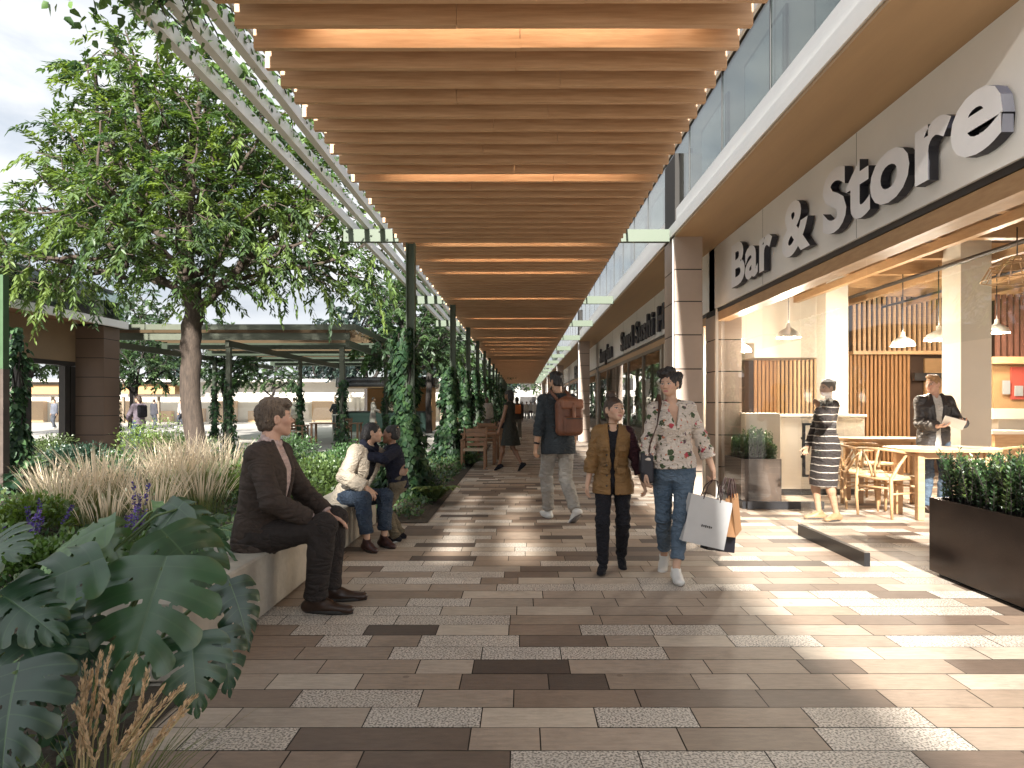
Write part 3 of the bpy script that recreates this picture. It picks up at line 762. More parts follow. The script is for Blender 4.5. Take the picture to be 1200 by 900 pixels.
def colonize(r, attr, base, trunk, step=.24, di=1.6, dk=.34, iters=140, tropism=(0, 0, .12)):
    nodes = [np.array(p, float) for p in trunk]; par = [-1] + list(range(len(trunk) - 1))
    A = attr.copy(); best = np.full(len(A), 1e9); bi = np.zeros(len(A), int); new = list(range(len(nodes)))
    for it in range(iters):
        for j in new:
            d = np.linalg.norm(A - nodes[j], axis=1); m = d < best; best[m] = d[m]; bi[m] = j
        keep = best > dk
        A, best, bi = A[keep], best[keep], bi[keep]
        if not len(A): break
        m = best < di if it > 0 else best < 99
        if not m.any(): m = best < best.min() + .5
        new = []; seen = {}
        for j in np.unique(bi[m]):
            v = A[m & (bi == j)] - nodes[j]; v = (v / np.linalg.norm(v, axis=1)[:, None]).sum(0)
            v = nrm(nrm(v) + np.array(tropism) + r.normal(size=3) * .16)
            nodes.append(nodes[j] + v * step); par.append(int(j)); new.append(len(nodes) - 1)
        if len(nodes) > 7000: break
    return np.array(nodes), np.array(par)
def nrm(v): return v / (np.linalg.norm(v) + 1e-12)
def tree_mesh(seed, trunk, crown_pts, r_tip=.012, r_base=.2, expo=2.2, nleaf=12, lsize=(.09, .14), cols=None, wts=None, spray=.3, bark=m_bark, lmat=None, step=.24, di=1.6, dk=.34, thr=3.0, droop=.25, tropism=(0, 0, .12), sides=8, lw=.17):
    r = np.random.default_rng(seed)
    nodes, par = colonize(r, crown_pts, trunk[0], trunk, step, di, dk, tropism=tropism)
    n = len(nodes); kidsn = [[] for _ in range(n)]
    for i in range(1, n): kidsn[par[i]].append(i)
    rad = np.zeros(n)
    for i in range(n - 1, -1, -1): rad[i] = r_tip if not kidsn[i] else (sum(rad[k] ** expo for k in kidsn[i])) ** (1 / expo)
    f = (r_base - r_tip) / max(1e-6, rad[0] - r_tip); rad = np.where(rad > r_tip, r_tip + (rad - r_tip) * f, r_tip)
    mb = MB()
    for i in range(1, n):          # chains of branches, drawn once each
        p_ = par[i]; main = max(kidsn[p_], key=lambda k: rad[k])
        if p_ == 0 or main != i:
            ch_ = [p_, i]
            while kidsn[ch_[-1]]: ch_.append(max(kidsn[ch_[-1]], key=lambda k: rad[k]))
            rr = [rad[k] for k in ch_]; rr[0] = min(rad[p_], rad[i] * 1.15) if p_ else rad[0] * 1.25
            mb.tube([nodes[k] for k in ch_], rr, sides if rr[0] > .04 else 4, cap=False)
    # leaves in sprays along the thin wood
    tips = np.where(rad < r_tip * thr)[0]; tips = tips[tips > len(trunk)]
    k = nleaf; idx = np.repeat(tips, k); N_ = len(idx)
    d0 = nodes[tips] - nodes[par[tips]]; d0 /= np.linalg.norm(d0, axis=1)[:, None] + 1e-9
    sp_d = np.repeat(nrm_rows(d0 + r.normal(size=(len(tips), 3)) * .55 + np.array([0, 0, -droop])), k, 0)
    t = np.tile(np.linspace(.05, 1, k), len(tips)) * spray * np.repeat(r.uniform(.6, 1.3, len(tips)), k)
    side = np.cross(sp_d, [0, 0, 1.]); side /= np.linalg.norm(side, axis=1)[:, None] + 1e-6
    sg = np.where(np.arange(N_) % 2, 1, -1)[:, None]
    P = nodes[idx] + sp_d * t[:, None] - np.array([0, 0, 1.]) * (t[:, None] ** 2) * .5 + r.normal(size=(N_, 3)) * .02
    D = nrm_rows(sp_d * .7 + side * sg * r.uniform(.4, 1.0, (N_, 1)) + np.array([0, 0, -droop]) + r.normal(size=(N_, 3)) * .22)
    Nn = nrm_rows(np.array([0, 0, 1.]) + r.normal(size=(N_, 3)) * .35)
    Ls = r.uniform(lsize[0], lsize[1], N_)
    cl = np.repeat(cmix(r, len(tips), cols, wts, .22), k, 0) * r.uniform(.85, 1.15, (N_, 1))
    return mb, leaves6(P, D, Nn, Ls, Ls * lw, cl, .14, .2, .30, .66, .74)
def nrm_rows(v): return v / (np.linalg.norm(v, axis=1)[:, None] + 1e-9)
def crown(r, n, blobs, shell=.45):
    out = []
    vol = np.array([b[1][0] * b[1][1] * b[1][2] for b in blobs]); vol = vol / vol.sum()
    for (c, rr), v in zip(blobs, vol):
        k = max(4, int(n * v)); u = rdir(r, k); s_ = (shell ** 3 + r.random(k) * (1 - shell ** 3)) ** (1 / 3)
        out.append(np.array(c) + u * s_[:, None] * np.array(rr))
    return np.concatenate(out)
def make_tree(name, label, loc, mb, lv, bark, lmat, group=None):
    t = thing(name, label, 'tree', loc, 0, group)
    mb.build('trunk', bark, t); V, F, c = lv
    mesh_np('crown', V, F, lmat, t, col=c); return t
GREENS = [(.055, .105, .028), (.09, .150, .036), (.145, .215, .05), (.032, .066, .026)]
r = np.random.default_rng(21)
# --- the big tree
blobs = [((0, 0, 5.9), (2.6, 2.5, 2.3)), ((-.6, 0, 7.7), (1.8, 1.8, 1.8)), ((2.2, -.2, 4.9), (1.8, 1.6, 1.2)), ((-2.6, .2, 4.9), (1.9, 1.7, 1.2)), ((-2.0, .3, 6.5), (1.7, 1.6, 1.3)), ((1.4, 0, 6.5), (1.6, 1.6, 1.5)), ((.2, -1.9, 4.9), (1.8, 1.2, 1.0)), ((-3.4, -.2, 4.2), (1.3, 1.2, .7)), ((3.1, 0, 4.3), (1.2, 1.1, .75)), ((.8, -.6, 4.0), (1.6, 1.2, .5))]
at_ = crown(r, 2600, blobs, .25)
trunk = [(0, 0, 0), (-.03, 0, .4), (-.10, 0, .8), (-.16, .02, 1.2), (-.2, .03, 1.6), (-.2, .04, 2.0), (-.16, .04, 2.35)]
mb, lv = tree_mesh(5, trunk, at_, r_base=.215, expo=2.7, nleaf=33, lsize=(.105, .18), cols=GREENS, wts=[.28, .34, .26, .12], spray=.60, di=2.0, dk=.24, step=.22, thr=2.6, droop=.30, lw=.16)
make_tree('tree', 'large spreading tree with light green drooping sprays in the garden bed', (-6.95, 14.7, .1), mb, lv, m_bark, lm_tree)
# --- smaller trees of the garden and beyond (one of each kind, then copies)
at2 = crown(r, 420, [((0, 0, 3.6), (1.5, 1.5, 1.5)), ((.7, .2, 4.6), (1.0, 1, 1)), ((-.9, 0, 3.1), (1.1, 1.1, .9)), ((.9, -.3, 2.9), (1.1, 1.1, .8))], .3)
mb, lv = tree_mesh(6, [(0, 0, 0), (.02, 0, .5), (.05, 0, 1.0), (.04, .02, 1.5), (.02, .02, 1.9)], at2, r_base=.10, nleaf=30, lsize=(.12, .20), cols=[(.05, .10, .035), (.07, .13, .04), (.035, .07, .03)], spray=.42, bark=m_barkd, di=1.8, dk=.3, lw=.2)
T2 = make_tree('tree', 'slim young tree with fresh green crown far behind the pergola roof', (-15.0, 41.0, 0), mb, lv, m_barkd, lm_tree, 'young trees in the garden')
for lab, loc, rz, s_ in (('slim dark stemmed tree under the pergola behind the woman with dark backpack', (-16.4, 29, 0), 1.0, .95), ('slim dark stemmed tree under the pergola right of the main trunk', (-13.0, 30, 0), 2.2, .95),
                         ('pale green tree right behind the first climber post', (-4.2, 26.0, 0), 3.0, 1.25), ('pale green tree between the first and second climber posts', (-4.6, 34.0, 0), 4.4, 1.5), ('pale green tree glimpsed between the far climber posts', (-4.0, 46, 0), 5.2, 1.5), ('farthest pale green tree beside the climber posts', (-4.2, 60, 0), .6, 1.7), ('young tree behind the left pavilion opening', (-19, 26, 0), 2.7, 1.1), ('young tree seen far behind the tall grasses', (-24, 42, 0), 1.1, 1.6),
                         ('green tree rising past the bright end of the walk', (-1.5, 92, 0), 1.9, 1.7), ('green tree at the right of the bright end of the walk', (3.2, 97, 0), 3.9, 1.4)):
    copy_tree(T2, None, loc, rz, lab, None, s_)
at3 = crown(r, 620, [((0, 0, 6.4), (2.7, 2.5, 2.6)), ((-1.8, 0, 4.8), (2, 2, 1.6)), ((1.9, .2, 5.0), (1.9, 2, 1.7)), ((.5, 0, 8.6), (1.7, 1.7, 1.8)), ((-1.2, 0, 7.8), (1.5, 1.5, 1.3))], .3)
mb, lv = tree_mesh(8, [(0, 0, 0), (0, .05, .8), (.05, 0, 1.6), (.05, 0, 2.4), (0, 0, 3.1)], at3, r_base=.24, nleaf=34, lsize=(.18, .30), cols=[(.020, .040, .034), (.030, .056, .042), (.014, .03, .03)], spray=.62, bark=m_barkd, di=2.6, dk=.42, step=.32, lw=.28)
T3 = make_tree('tree', 'tall dark blue green tree standing behind the pergola', (-11.3, 50, 0), mb, lv, m_barkd, lm_dark)
for lab, loc, rz, s_ in (('dark tree behind the left pavilion roof', (-24.5, 30, 0), 2.0, 1.0), ('lower dark tree left of the tall dark blue green tree', (-16.5, 58, 0), 4.0, .85), ('dark tree behind the kiosk right of the tall dark tree', (-7.6, 60, 0), 1.0, .8), ('dark tree behind the white far shop row at the left', (-34, 66, 0), 5.0, .9), ('dark tree far off behind the shop row between the posts', (-3.0, 82, 0), 3.0, .8)):
    copy_tree(T3, None, loc, rz, lab, None, s_)
# --- an unseen tree added behind the viewer to shade the near bed and bench
copy_tree(T3, None, (-4.0, -6.6, -.6), 2.6, 'unseen broad dark tree added behind the viewpoint to shade the planting bed', None, 1.0)

# ---------------------------------------------------------------- climbers on the posts
def climber(label, x, y, H_, n, seed, ls=(.07, .12), wide=.30):
    r = np.random.default_rng(seed)
    t = thing('climbing_vine', label, 'climbing plant', (x, y, 0), 0, None)
    zz_ = r.random(n) ** 1.15 * H_; an = r.uniform(0, 2 * PI, n)
    lump = 1 + .3 * np.sin(zz_ * 4.1 + seed) + .22 * np.sin(zz_ * 9 + an * 2 + seed * 2)
    rr = (.10 + wide * np.clip(1 - zz_ / H_, 0, 1) ** .8 * .75) * lump * r.uniform(.55, 1.05, n)
    cov = np.sin(zz_ * 2.6 + an * 1.5 + seed * 3) + .8 * np.sin(zz_ * 5.3 - an * 2 + seed); kp = (cov + r.normal(size=n) * .5 > -1.0 + .55 * zz_ / H_) | (zz_ < .35); zz_, an, rr, n = zz_[kp], an[kp], rr[kp], int(kp.sum())
    P = np.stack([rr * np.cos(an), rr * np.sin(an), zz_ + .03], 1)
    out = np.stack([np.cos(an), np.sin(an), np.zeros(n)], 1)
    D = nrm_rows(out * .5 + np.array([0, 0, -.85]) + r.normal(size=(n, 3)) * .35); Nn = nrm_rows(out + np.array([0, 0, .5]) + r.normal(size=(n, 3)) * .3)
    Ls = r.uniform(*ls, n)
    V, F, c = leaves6(P, D, Nn, Ls, Ls * .42, cmix(r, n, [(.022, .058, .024), (.034, .078, .030), (.055, .11, .04), (.016, .042, .02)], None, .25), .12, .2)
    mesh_np('foliage', V, F, lm_vine, t, col=c)
    mb = MB()
    for k in range(4):
        pts = [(.10 * math.cos(k * 1.6 + z * 1.3), .10 * math.sin(k * 1.6 + z * 1.3), z) for z in np.arange(0, H_, .25)]
        mb.tube(pts, .012, 5)
    mb.build('stem', m_barkd, t)
    return t
ordn = ['first', 'second', 'third', 'fourth', 'fifth', 'sixth', 'seventh', 'eighth', 'ninth', 'tenth', 'eleventh', 'twelfth', 'thirteenth', 'fourteenth']
for i, y in enumerate(POSTS):
    if i < 6: climber('dark green climber wrapped round the %s canopy post from the viewer' % ordn[i], -1.72, y + .02, (2.55, 2.3, 2.5, 2.7, 2.6, 2.8)[i], (4000, 3200, 2200, 1700, 1400, 1200)[i], 100 + i, (.07 + .008 * i, .125 + .012 * i), (.27, .32, .32, .34, .36, .36)[i])
    else: climber('dark green climber round one of the farthest canopy posts, %s from the viewer' % ordn[i], -1.72, y + .02, 2.9, 700, 100 + i, (.12, .20), .42)
for i, (x, y) in enumerate(PPOST):
    climber(['dark climber on the front left pergola post', 'dark climber on the front middle pergola post', 'dark climber on the front right pergola post', 'dark climber on the middle pergola post', 'dark climber on the right middle pergola post', 'dark climber on the left middle pergola post', 'dark climber on the rear middle pergola post', 'dark climber on the rear right pergola post'][i], x, y, 2.2, 650, 130 + i, (.08, .13), .13)
# post and climber at the left edge of the picture
lp_ = thing('garden_post', 'green and rusty post at the left edge of the garden', 'post', (-7.76, 10.2, .05))
MB().bb(-.06, .06, -.06, .06, 1.9, 3.3).build('upper_post', mat('leaf green paint', (.04, .085, .035), .5, var=.1), lp_); MB().bb(-.065, .065, -.065, .065, 0, 1.897).build('lower_post', mat('rusty post', (.075, .055, .046), .85, var=.3), lp_)
climber('dark climber behind the green and rusty post at the left edge', -7.86, 10.6, 2.6, 1600, 150, (.07, .12), .13)
# climber on the rails overhead
def rail_vine():
    r = np.random.default_rng(77); P = []; n = 0
    for k in range(4200):
        xr = r.choice([-2.05, -2.28, -2.52]); u = r.random()
        if u < .62: y = r.uniform(2.6, 4.35); amp = .10
        else: y = 4.3 + r.exponential(2.4); amp = .035
        if y > 11: continue
        P.append((xr + r.normal() * amp, y, ZC + .31 + r.normal() * amp * .8 - (r.exponential(.10) if u < .62 else 0)))
    P = np.array(P); n = len(P); P0 = np.array([-2.28, 4.0, ZC + .3])
    D = nrm_rows(r.normal(size=(n, 3)) + np.array([0, 0, -.7])); Ls = r.uniform(.035, .07, n)
    V, F, c = leaves6(P - P0, D, rdir(r, n, .6), Ls, Ls * .38, cmix(r, n, [(.03, .07, .02), (.06, .12, .03), (.09, .16, .04)]), .1)
    t = thing('climbing_vine', 'leafy climber trailing over the white trellis rails at top left', 'climbing plant', P0)
    mesh_np('foliage', V, F, lm_vine, t, col=c)
    mb = MB()
    for k in range(9):
        x = [-2.05, -2.28, -2.52][k % 3]; y = 2.6 + .2 * k; pts = [(x - P0[0] + .04 * math.sin(j * 1.7 + k), y + .22 * j - P0[1], .06 + .04 * math.cos(j * 1.3 + k)) for j in range(10)]
        mb.tube(pts, .006, 5)
    for k in range(6):
        x0 = -2.5 + .1 * k; mb.tube([(x0 - P0[0], 3.3 + .15 * k - P0[1], .02), (x0 - P0[0] - .05, 3.32 + .15 * k - P0[1], -.2), (x0 - P0[0] + .03, 3.36 + .15 * k - P0[1], -.42)], .004, 4)
    mb.build('stem', m_barkd, t)
rail_vine()
def dapple_vine():  # unseen leaves added to break the sun through the opening into streaks
    r = np.random.default_rng(78); n = 9000; P = np.stack([r.uniform(-1.1, .35, n), r.uniform(-4.8, 3.45, n), ZC + .22 + r.random(n) * .10], 1)
    k = .75 * np.sin(P[:, 0] * 8.2 + .5 * np.sin(P[:, 1] * .8) + .6) + .16 * np.sin(P[:, 1] * 1.1 + 1.5 * np.sin(P[:, 0] * 2.3) + 1) + .25 * np.sin(P[:, 0] * 17 + P[:, 1] * .5)
    P = P[(k + r.normal(size=n) * .22 > -.12) & ((P[:, 1] > -1.2) | ((P[:, 0] > -.36) & (P[:, 0] < .04)))]; n = len(P); P0 = np.array([-.4, -.6, ZC + .22])
    V, F, c = leaves_np(P - P0, rdir(r, n, .1) * np.array([1, 1, .4]), rdir(r, n, 1.2), .13, .055, cmix(r, n, [(.03, .07, .02), (.06, .12, .03)]), .1)
    t = thing('climbing_vine', 'unseen leafy climber added behind the viewpoint to dapple the sunlight', 'climbing plant', P0); mesh_np('foliage', V, F, lm_vine, t, col=c)
    mb = MB()
    for x in (-.2, -.1): mb.tube([(x - P0[0] + .05 * math.sin(j * 1.3 + x), -4.9 + j * .7 - P0[1], .02) for j in range(13)], .010, 5)
    mb.build('stem', m_barkd, t)
dapple_vine()

# ---------------------------------------------------------------- monstera
def monstera_leaf(L_, W_, r, lobes=6, curl=.25, bend=.6, hole=True, nu=98, nv=15, cup=.12):
    """leaf in its own frame: attached at the origin, midrib towards +Y, face up +Z"""
    V = []; F = []; UV = []
    mid = lambda u: (-.16 + 1.16 * u)
    for sd in (-1, 1):
        base = len(V)
        ph = r.uniform(-.12, .12)
        for i in range(nu + 1):
            u = i / nu
            w = W_ / 2 * (math.sin(PI * min(1, (u * .93 + .09)) ** .72) ** .62) * (1 - .10 * u)
            ang = R(112) * (1 - u) ** 1.35 * .62 + R(16) + .1 * ph
            lb = u * lobes
            fr = lb - math.floor(lb)
            wob = 1 - .16 * abs(2 * fr - 1) ** 3
            for j in range(nv + 1):
                v = j / nv; q = v * w * wob
                a = ang - v * .30 * (.4 + u)
                x = sd * q * math.sin(a + .18); y = mid(u) * L_ * .86 + q * math.cos(a + .18) * .55
                rad_ = y / L_
                z = -bend * L_ * max(0, rad_) ** 2 * .5 - curl * q * q / W_ * 1.0 + cup * q * (1 - v) - .016 * L_ * math.cos(2 * PI * fr) * v ** 1.5 * -1
                V.append((x, y, z)); UV.append((lb, v))
        for i in range(nu):
            u = (i + .5) / nu; lb = u * lobes; fr = lb - math.floor(lb); k = round(lb)
            for j in range(nv):
                v = (j + .5) / nv
                edge = min(fr, 1 - fr)
                if 0 < k < lobes and u > .08:
                    v0 = .40 + .12 * math.sin(k * 2.1 + sd)
                    if edge < .05 + .13 * max(0, v - v0) ** .7 and v > v0: continue
                    if hole and k % 2 == 0 and edge < .12 - 14 * (v - .22) ** 2 * .25 and .13 < v < .31: continue
                a = base + i * (nv + 1) + j
                F.append((a, a + 1, a + nv + 2, a + nv + 1) if sd > 0 else (a, a + nv + 1, a + nv + 2, a + 1))
    return np.array(V), np.array(F), np.array(UV)
def place_leaf(parent, o, att, tip_dir, up, L_, W_, r, col, root=None, **kw):
    V, F, UV = monstera_leaf(L_, W_, r, **kw)
    y = nrm(np.array(tip_dir, float)); x = nrm(np.cross(y, up)); z = np.cross(x, y)
    W = V @ np.stack([x, y, z]) + np.array(att) - o
    c = np.array(col)[None, :] * r.uniform(.75, 1.3) * (1 + .16 * vnoise_(W * 6) + .10 * vnoise_(W * 23))[:, None]
    edge = np.clip((UV[:, 1] - .80) / .2, 0, 1) ** 2 * np.clip(.5 + vnoise_(W * 17), 0, 1); c = c * (1 - edge[:, None] * .55) + np.array([.11, .12, .03]) * edge[:, None] * .55
    mesh_np('leaf', W, F, lm_mon, parent, smooth=True, col=c, uv=UV)
    if root is not None:
        a = np.array(root) - o; b = np.array(att) - o; m1 = a * .6 + b * .4 + np.array([0, 0, .18 * np.linalg.norm(b - a)]); m2 = a * .2 + b * .8 + np.array([0, 0, .12 * np.linalg.norm(b - a)])
        MB().tube([a, m1, m2, b - y * .02], [.012, .010, .008, .007], 8).build('leaf_stalk', m_stem, parent)
def vnoise_(p): return np.sin(p[:, 0] * 3.1 + 1.3 * np.sin(p[:, 1] * 2.3)) * np.cos(p[:, 1] * 2.7 + np.sin(p[:, 2] * 3.3))
def monstera(label, root, leaves, seed):
    r = np.random.default_rng(seed); t = thing('monstera_plant', label, 'plant', root); o = np.array(root)
    for (px, py, d, td, up, L_, W_, c, kw) in leaves:
        a = np.array(at(px, py, d)); place_leaf(t, o, a, td, up, L_, W_, r, c, root=o + np.array([r.normal() * .04, r.normal() * .04, .02]), **kw)
    return t
G1, G2, G3, G4 = (.022, .062, .028), (.034, .085, .034), (.016, .046, .027), (.065, .135, .038)
monstera('big monstera with split leaves overhanging the near bench end', (-1.83, 2.95, .05), [
    (188, 672, 2.70, (.02, -.70, -.80), (.05, -.75, .75), .56, .60, G2, dict(curl=.22, bend=.35)),
    (200, 632, 3.1, (.85, -.35, -.62), (.35, -.6, .8), .54, .44, G2, dict(curl=.30, bend=.6)),
    (272, 690, 2.95, (.42, -.2, -.8), (.7, -.7, .5), .32, .27, G3, dict(curl=.4, hole=False)),
    (225, 755, 2.72, (.25, -.35, -.8), (.5, -.9, .4), .32, .34, G1, dict(curl=.3, hole=False)),
    (118, 690, 3.0, (-.5, .2, .25), (0, -.6, 1), .36, .34, G1, dict(curl=.3)),
    (258, 748, 2.8, (.35, -.2, -.9), (.7, -.7, .3), .28, .26, G3, dict(curl=.4, hole=False))], 31)
monstera('dark monstera with glossy leaves at the bottom left corner', (-2.05, 2.35, .04), [
    (98, 662, 2.60, (-.75, -.55, -.28), (-.1, -.6, 1), .50, .46, G2, dict(curl=.25, bend=.45)),
    (6, 700, 2.45, (.8, -.45, -.15), (0, -.7, 1), .40, .36, G1, dict(curl=.3)),
    (30, 748, 2.40, (.62, -.60, -.22), (0, -.7, .9), .42, .42, G1, dict(curl=.25, bend=.4)),
    (18, 795, 2.15, (.25, -.62, -.65), (-.1, -.8, .8), .40, .42, G3, dict(curl=.25, bend=.4)),
    (75, 735, 2.6, (.7, -.3, -.35), (0, -.6, 1), .34, .30, G3, dict(curl=.35)),
    (-25, 650, 2.6, (.5, -.4, .2), (0, -.8, .8), .44, .38, G2, dict(curl=.3))], 32)
monstera('tall arching monstera with sunlit leaves between grasses and bench', (-2.65, 4.15, .13), [
    (118, 618, 4.0, (-.9, -.30, -.42), (-.2, -.5, .9), .60, .42, G4, dict(curl=.4, bend=.8, hole=False)),
    (122, 620, 4.15, (.55, -.1, -.9), (.5, -.7, .6), .38, .32, G4, dict(curl=.4, hole=False)),
    (205, 600, 4.2, (-.50, -.35, -.75), (-.4, -.8, .6), .56, .46, G2, dict(curl=.35, bend=.5, hole=False)),
    (205, 598, 4.35, (.85, -.1, -.40), (.4, -.5, .9), .58, .42, G2, dict(curl=.4, bend=.7, hole=False)),
    (190, 596, 4.7, (.6, .5, -.2), (.2, -.4, 1), .46, .36, G4, dict(curl=.4, hole=False))], 33)

# ---------------------------------------------------------------- grasses, ferns, palms, flowers
def grass_mesh(r, n, h, spread, lean, wd, cols0, cols1, plume=.0, pcol=(.5, .40, .26)):
    V = []; F = []; Cc = []
    for k in range(n):
        a = r.uniform(0, 2 * PI); b = np.array([math.cos(a), math.sin(a), 0]); p0 = b * spread * r.random() ** .7
        hh = h * r.uniform(.62, 1.08); ln = lean * r.uniform(.2, 1.0); s_ = np.array([-b[1], b[0], 0])
        s_ = nrm(s_ + r.normal(size=3) * .7); c0 = np.array(cols0[r.integers(len(cols0))]) * r.uniform(.8, 1.2); c1 = np.array(cols1[r.integers(len(cols1))]) * r.uniform(.8, 1.2)
        m = 5; i0 = len(V); pl = plume and r.random() < .75
        for j in range(m + 1):
            t = j / m; p = p0 + b * ln * hh * t ** 1.8 + np.array([0, 0, hh * (t - .18 * ln * t ** 3)])
            w = wd * (1 - t) ** .6
            if pl and t > .5: w = plume * (.7, 1, .15)[min(2, j - 3)]
            w = max(w, wd * .12)
            V += [p - s_ * w, p + s_ * w]; c = c0 * (1 - t) + c1 * t
            if pl and t > .5: c = np.array(pcol) * r.uniform(.8, 1.15)
            Cc += [c, c]
        for j in range(m): q = i0 + 2 * j; F.append((q, q + 1, q + 3, q + 2))
    return np.array(V), np.array(F), np.array(Cc)
def tussock(label, px, py, d, seed, n=420, h=.75, spread=.24, lean=.50):
    r = np.random.default_rng(seed); x = (px - VX) * d / FPX
    t = thing('grass_tussock', label, 'ornamental grass', (x, d, bedz(x, d) - .02)); V, F, c = grass_mesh(r, n, h, spread, lean, .0035, [(.07, .12, .03), (.10, .15, .045), (.06, .09, .03)], [(.16, .18, .06), (.40, .31, .18), (.26, .24, .10)], .0058, (.68, .58, .43))
    mesh_np('blades', V, F, lm_grass, t, col=c); return t
TU = [(75, 0, 7.2, 'pale feather grass tussock farthest left among the tall grasses'), (112, 0, 7.6, 'tall pale feather grass tussock left of centre in the grass drift'), (148, 0, 7.9, 'pale feather grass tussock in the middle of the grass drift'), (128, 0, 6.7, 'low pale feather grass tussock at the front of the grass drift'),
      (182, 0, 7.0, 'pale feather grass tussock just left of the purple flower spike'), (205, 0, 8.6, 'tall pale feather grass tussock in front of the main tree trunk'), (228, 0, 9.0, 'tall feather grass tussock right of the main tree trunk'), (262, 0, 10.0, 'feather grass tussock behind the shoulder of the seated man'), (192, 0, 9.8, 'far feather grass tussock left below the main tree trunk'), (236, 0, 7.8, 'feather grass tussock above the arching monstera leaves'), (60, 0, 8.4, 'far feather grass tussock at the left of the drift')]
for i, (px, py, d, lab) in enumerate(TU): tussock(lab, px, py, d, 200 + i, (190, 220, 170, 110, 150, 220, 210, 170, 140, 130, 130)[i], (.74, .88, .76, .55, .68, .95, .98, .86, .8, .70, .66)[i])
def frond_mesh(r, nf, L_, arch, nl=22, ll=.22, wd=.012, cols=None, lift=.7, bend=1.0):
    P = []; D = []; Nn = []; Ls = []; mb = MB()
    for k in range(nf):
        a = 2 * PI * k / nf + r.uniform(-.3, .3); b = np.array([math.cos(a), math.sin(a), 0]); ln = L_ * r.uniform(.75, 1.1); pts = []
        el = lift * r.uniform(.75, 1.25)
        for j in range(nl + 1):
            t = j / nl; p = b * ln * t * math.cos(el) + np.array([0, 0, ln * (t * math.sin(el) - bend * .55 * t ** 2.2)]); pts.append(p)
        mb.tube(pts[::3], [.009 * (1 - i / 9) + .002 for i in range(len(pts[::3]))], 5)
        for j in range(2, nl + 1):
            d0 = nrm(pts[j] - pts[j - 1]); s_ = nrm(np.cross(d0, [0, 0, 1.])); t = j / nl
            for q in (1, -1):
                P.append(pts[j]); D.append(nrm(s_ * q * (1 - .4 * t) + d0 * (.5 + .8 * t) - np.array([0, 0, .25]))); Nn.append(nrm(np.array([0, 0, 1.]) + s_ * q * .5)); Ls.append(ll * math.sin(PI * (.14 + .82 * t)) * r.uniform(.9, 1.1))
    Ls = np.array(Ls); n = len(P)
    return mb, leaves_np(P, D, Nn, Ls, wd, cmix(r, n, cols, None, .15), .18, .2, .4)
FERNC = [(.045, .10, .030), (.06, .13, .04), (.03, .075, .026)]; PALMC = [(.020, .05, .030), (.03, .07, .036)]
def fern(name, label, px, d, seed, nf=14, L_=.7, cols=FERNC, ll=.17, wd=.013, lift=.75, x=None, cat='fern', **kw):
    r = np.random.default_rng(seed); x = (px - VX) * d / FPX if x is None else x; t = thing(name, label, cat, (x, d, bedz(x, d) - .01))
    mb, (V, F, c) = frond_mesh(r, nf, L_, 1, ll=ll, wd=wd, cols=cols, lift=lift, **kw); mesh_np('fronds', V, F, lm_palm, t, col=c); mb.build('stem', m_stem, t); return t
for i, a in enumerate([(275, 11.5, 'arching fern right of the main tree trunk'), (300, 12.5, 'arching fern behind the head of the seated man'), (255, 13, 'fern at the foot of the main tree'), (400, 11.2, 'big arching fern behind the mother'), (432, 10.6, 'arching fern left of the first climber post'), (370, 12.0, 'arching fern in front of the long teak table'), (455, 11.6, 'dark fern close behind the child'), (228, 6.2, 'fern at the back of the seated man'), (262, 5.9, 'fern under the jacket of the seated man')]):
    fern('fern', a[2], a[0], a[1], 300 + i, 16, (.75, .85, .75, .95, .9, .8, .8, .85, .8)[i])
for i, a in enumerate([(30, 11.5, 'dark palm clump at the left edge in front of the pavilion'), (72, 11.0, 'dark fan leaved palm before the pavilion opening'), (110, 11.2, 'dark palm clump in front of the brown corner pillar'), (150, 10.6, 'dark palm with a pale frond at the right of the pillar'), (50, 9.8, 'low dark palm at the left behind the grasses')]):
    fern('palm_plant', a[2], a[0], a[1], 320 + i, 17, (1.1, 1.05, 1.0, .9, .8)[i], PALMC, .34, .020, .9, cat='palm')
fern('spiky_plant', 'yellow green spiky plant at the foot of the first climber post', 515, 9.7, 340, 16, .62, [(.16, .22, .06), (.12, .18, .05)], .14, .012, .95, x=-1.22, cat='plant')
fern('spiky_plant', 'green spiky plant at the foot of the second climber post', 560, 15.6, 341, 16, .6, [(.09, .15, .05)], .16, .014, .95, x=-1.15, cat='plant')
def shrub(label, px, d, w, h, seed, cols, n=1500, ls=(.05, .09), x=None, lmat_=None, lw=.25):
    r = np.random.default_rng(seed); x = (px - VX) * d / FPX if x is None else x; t = thing('shrub', label, 'shrub', (x, d, bedz(x, d) - .01)); u = rdir(r, n); u[:, 2] = np.abs(u[:, 2])
    cl = r.normal(size=(14, 3)) * .5; cl[:, 2] = np.abs(cl[:, 2]) * .8 + .3; ci = r.integers(14, size=n)
    P = (cl[ci] * .55 + u * r.uniform(.2, .5, (n, 1))) * np.array([w, w, h]); P[:, 2] = np.abs(P[:, 2]); Ls = r.uniform(*ls, n)
    cb = np.array(cols)[ci % len(cols)] * r.uniform(.75, 1.25, (n, 1))
    V, F, c = leaves_np(P, nrm_rows(u + r.normal(size=(n, 3)) * .5 + np.array([0, 0, .4])), rdir(r, n, .8), Ls, Ls * lw, cb, .1); mesh_np('foliage', V, F, lmat_ or lm_palm, t, col=c)
    mb = MB()
    for k in range(14): mb.tube([(0, 0, 0), tuple(cl[k] * .55 * np.array([w, w, h]))], [.008, .004], 5)
    mb.build('stem', m_barkd, t); return t
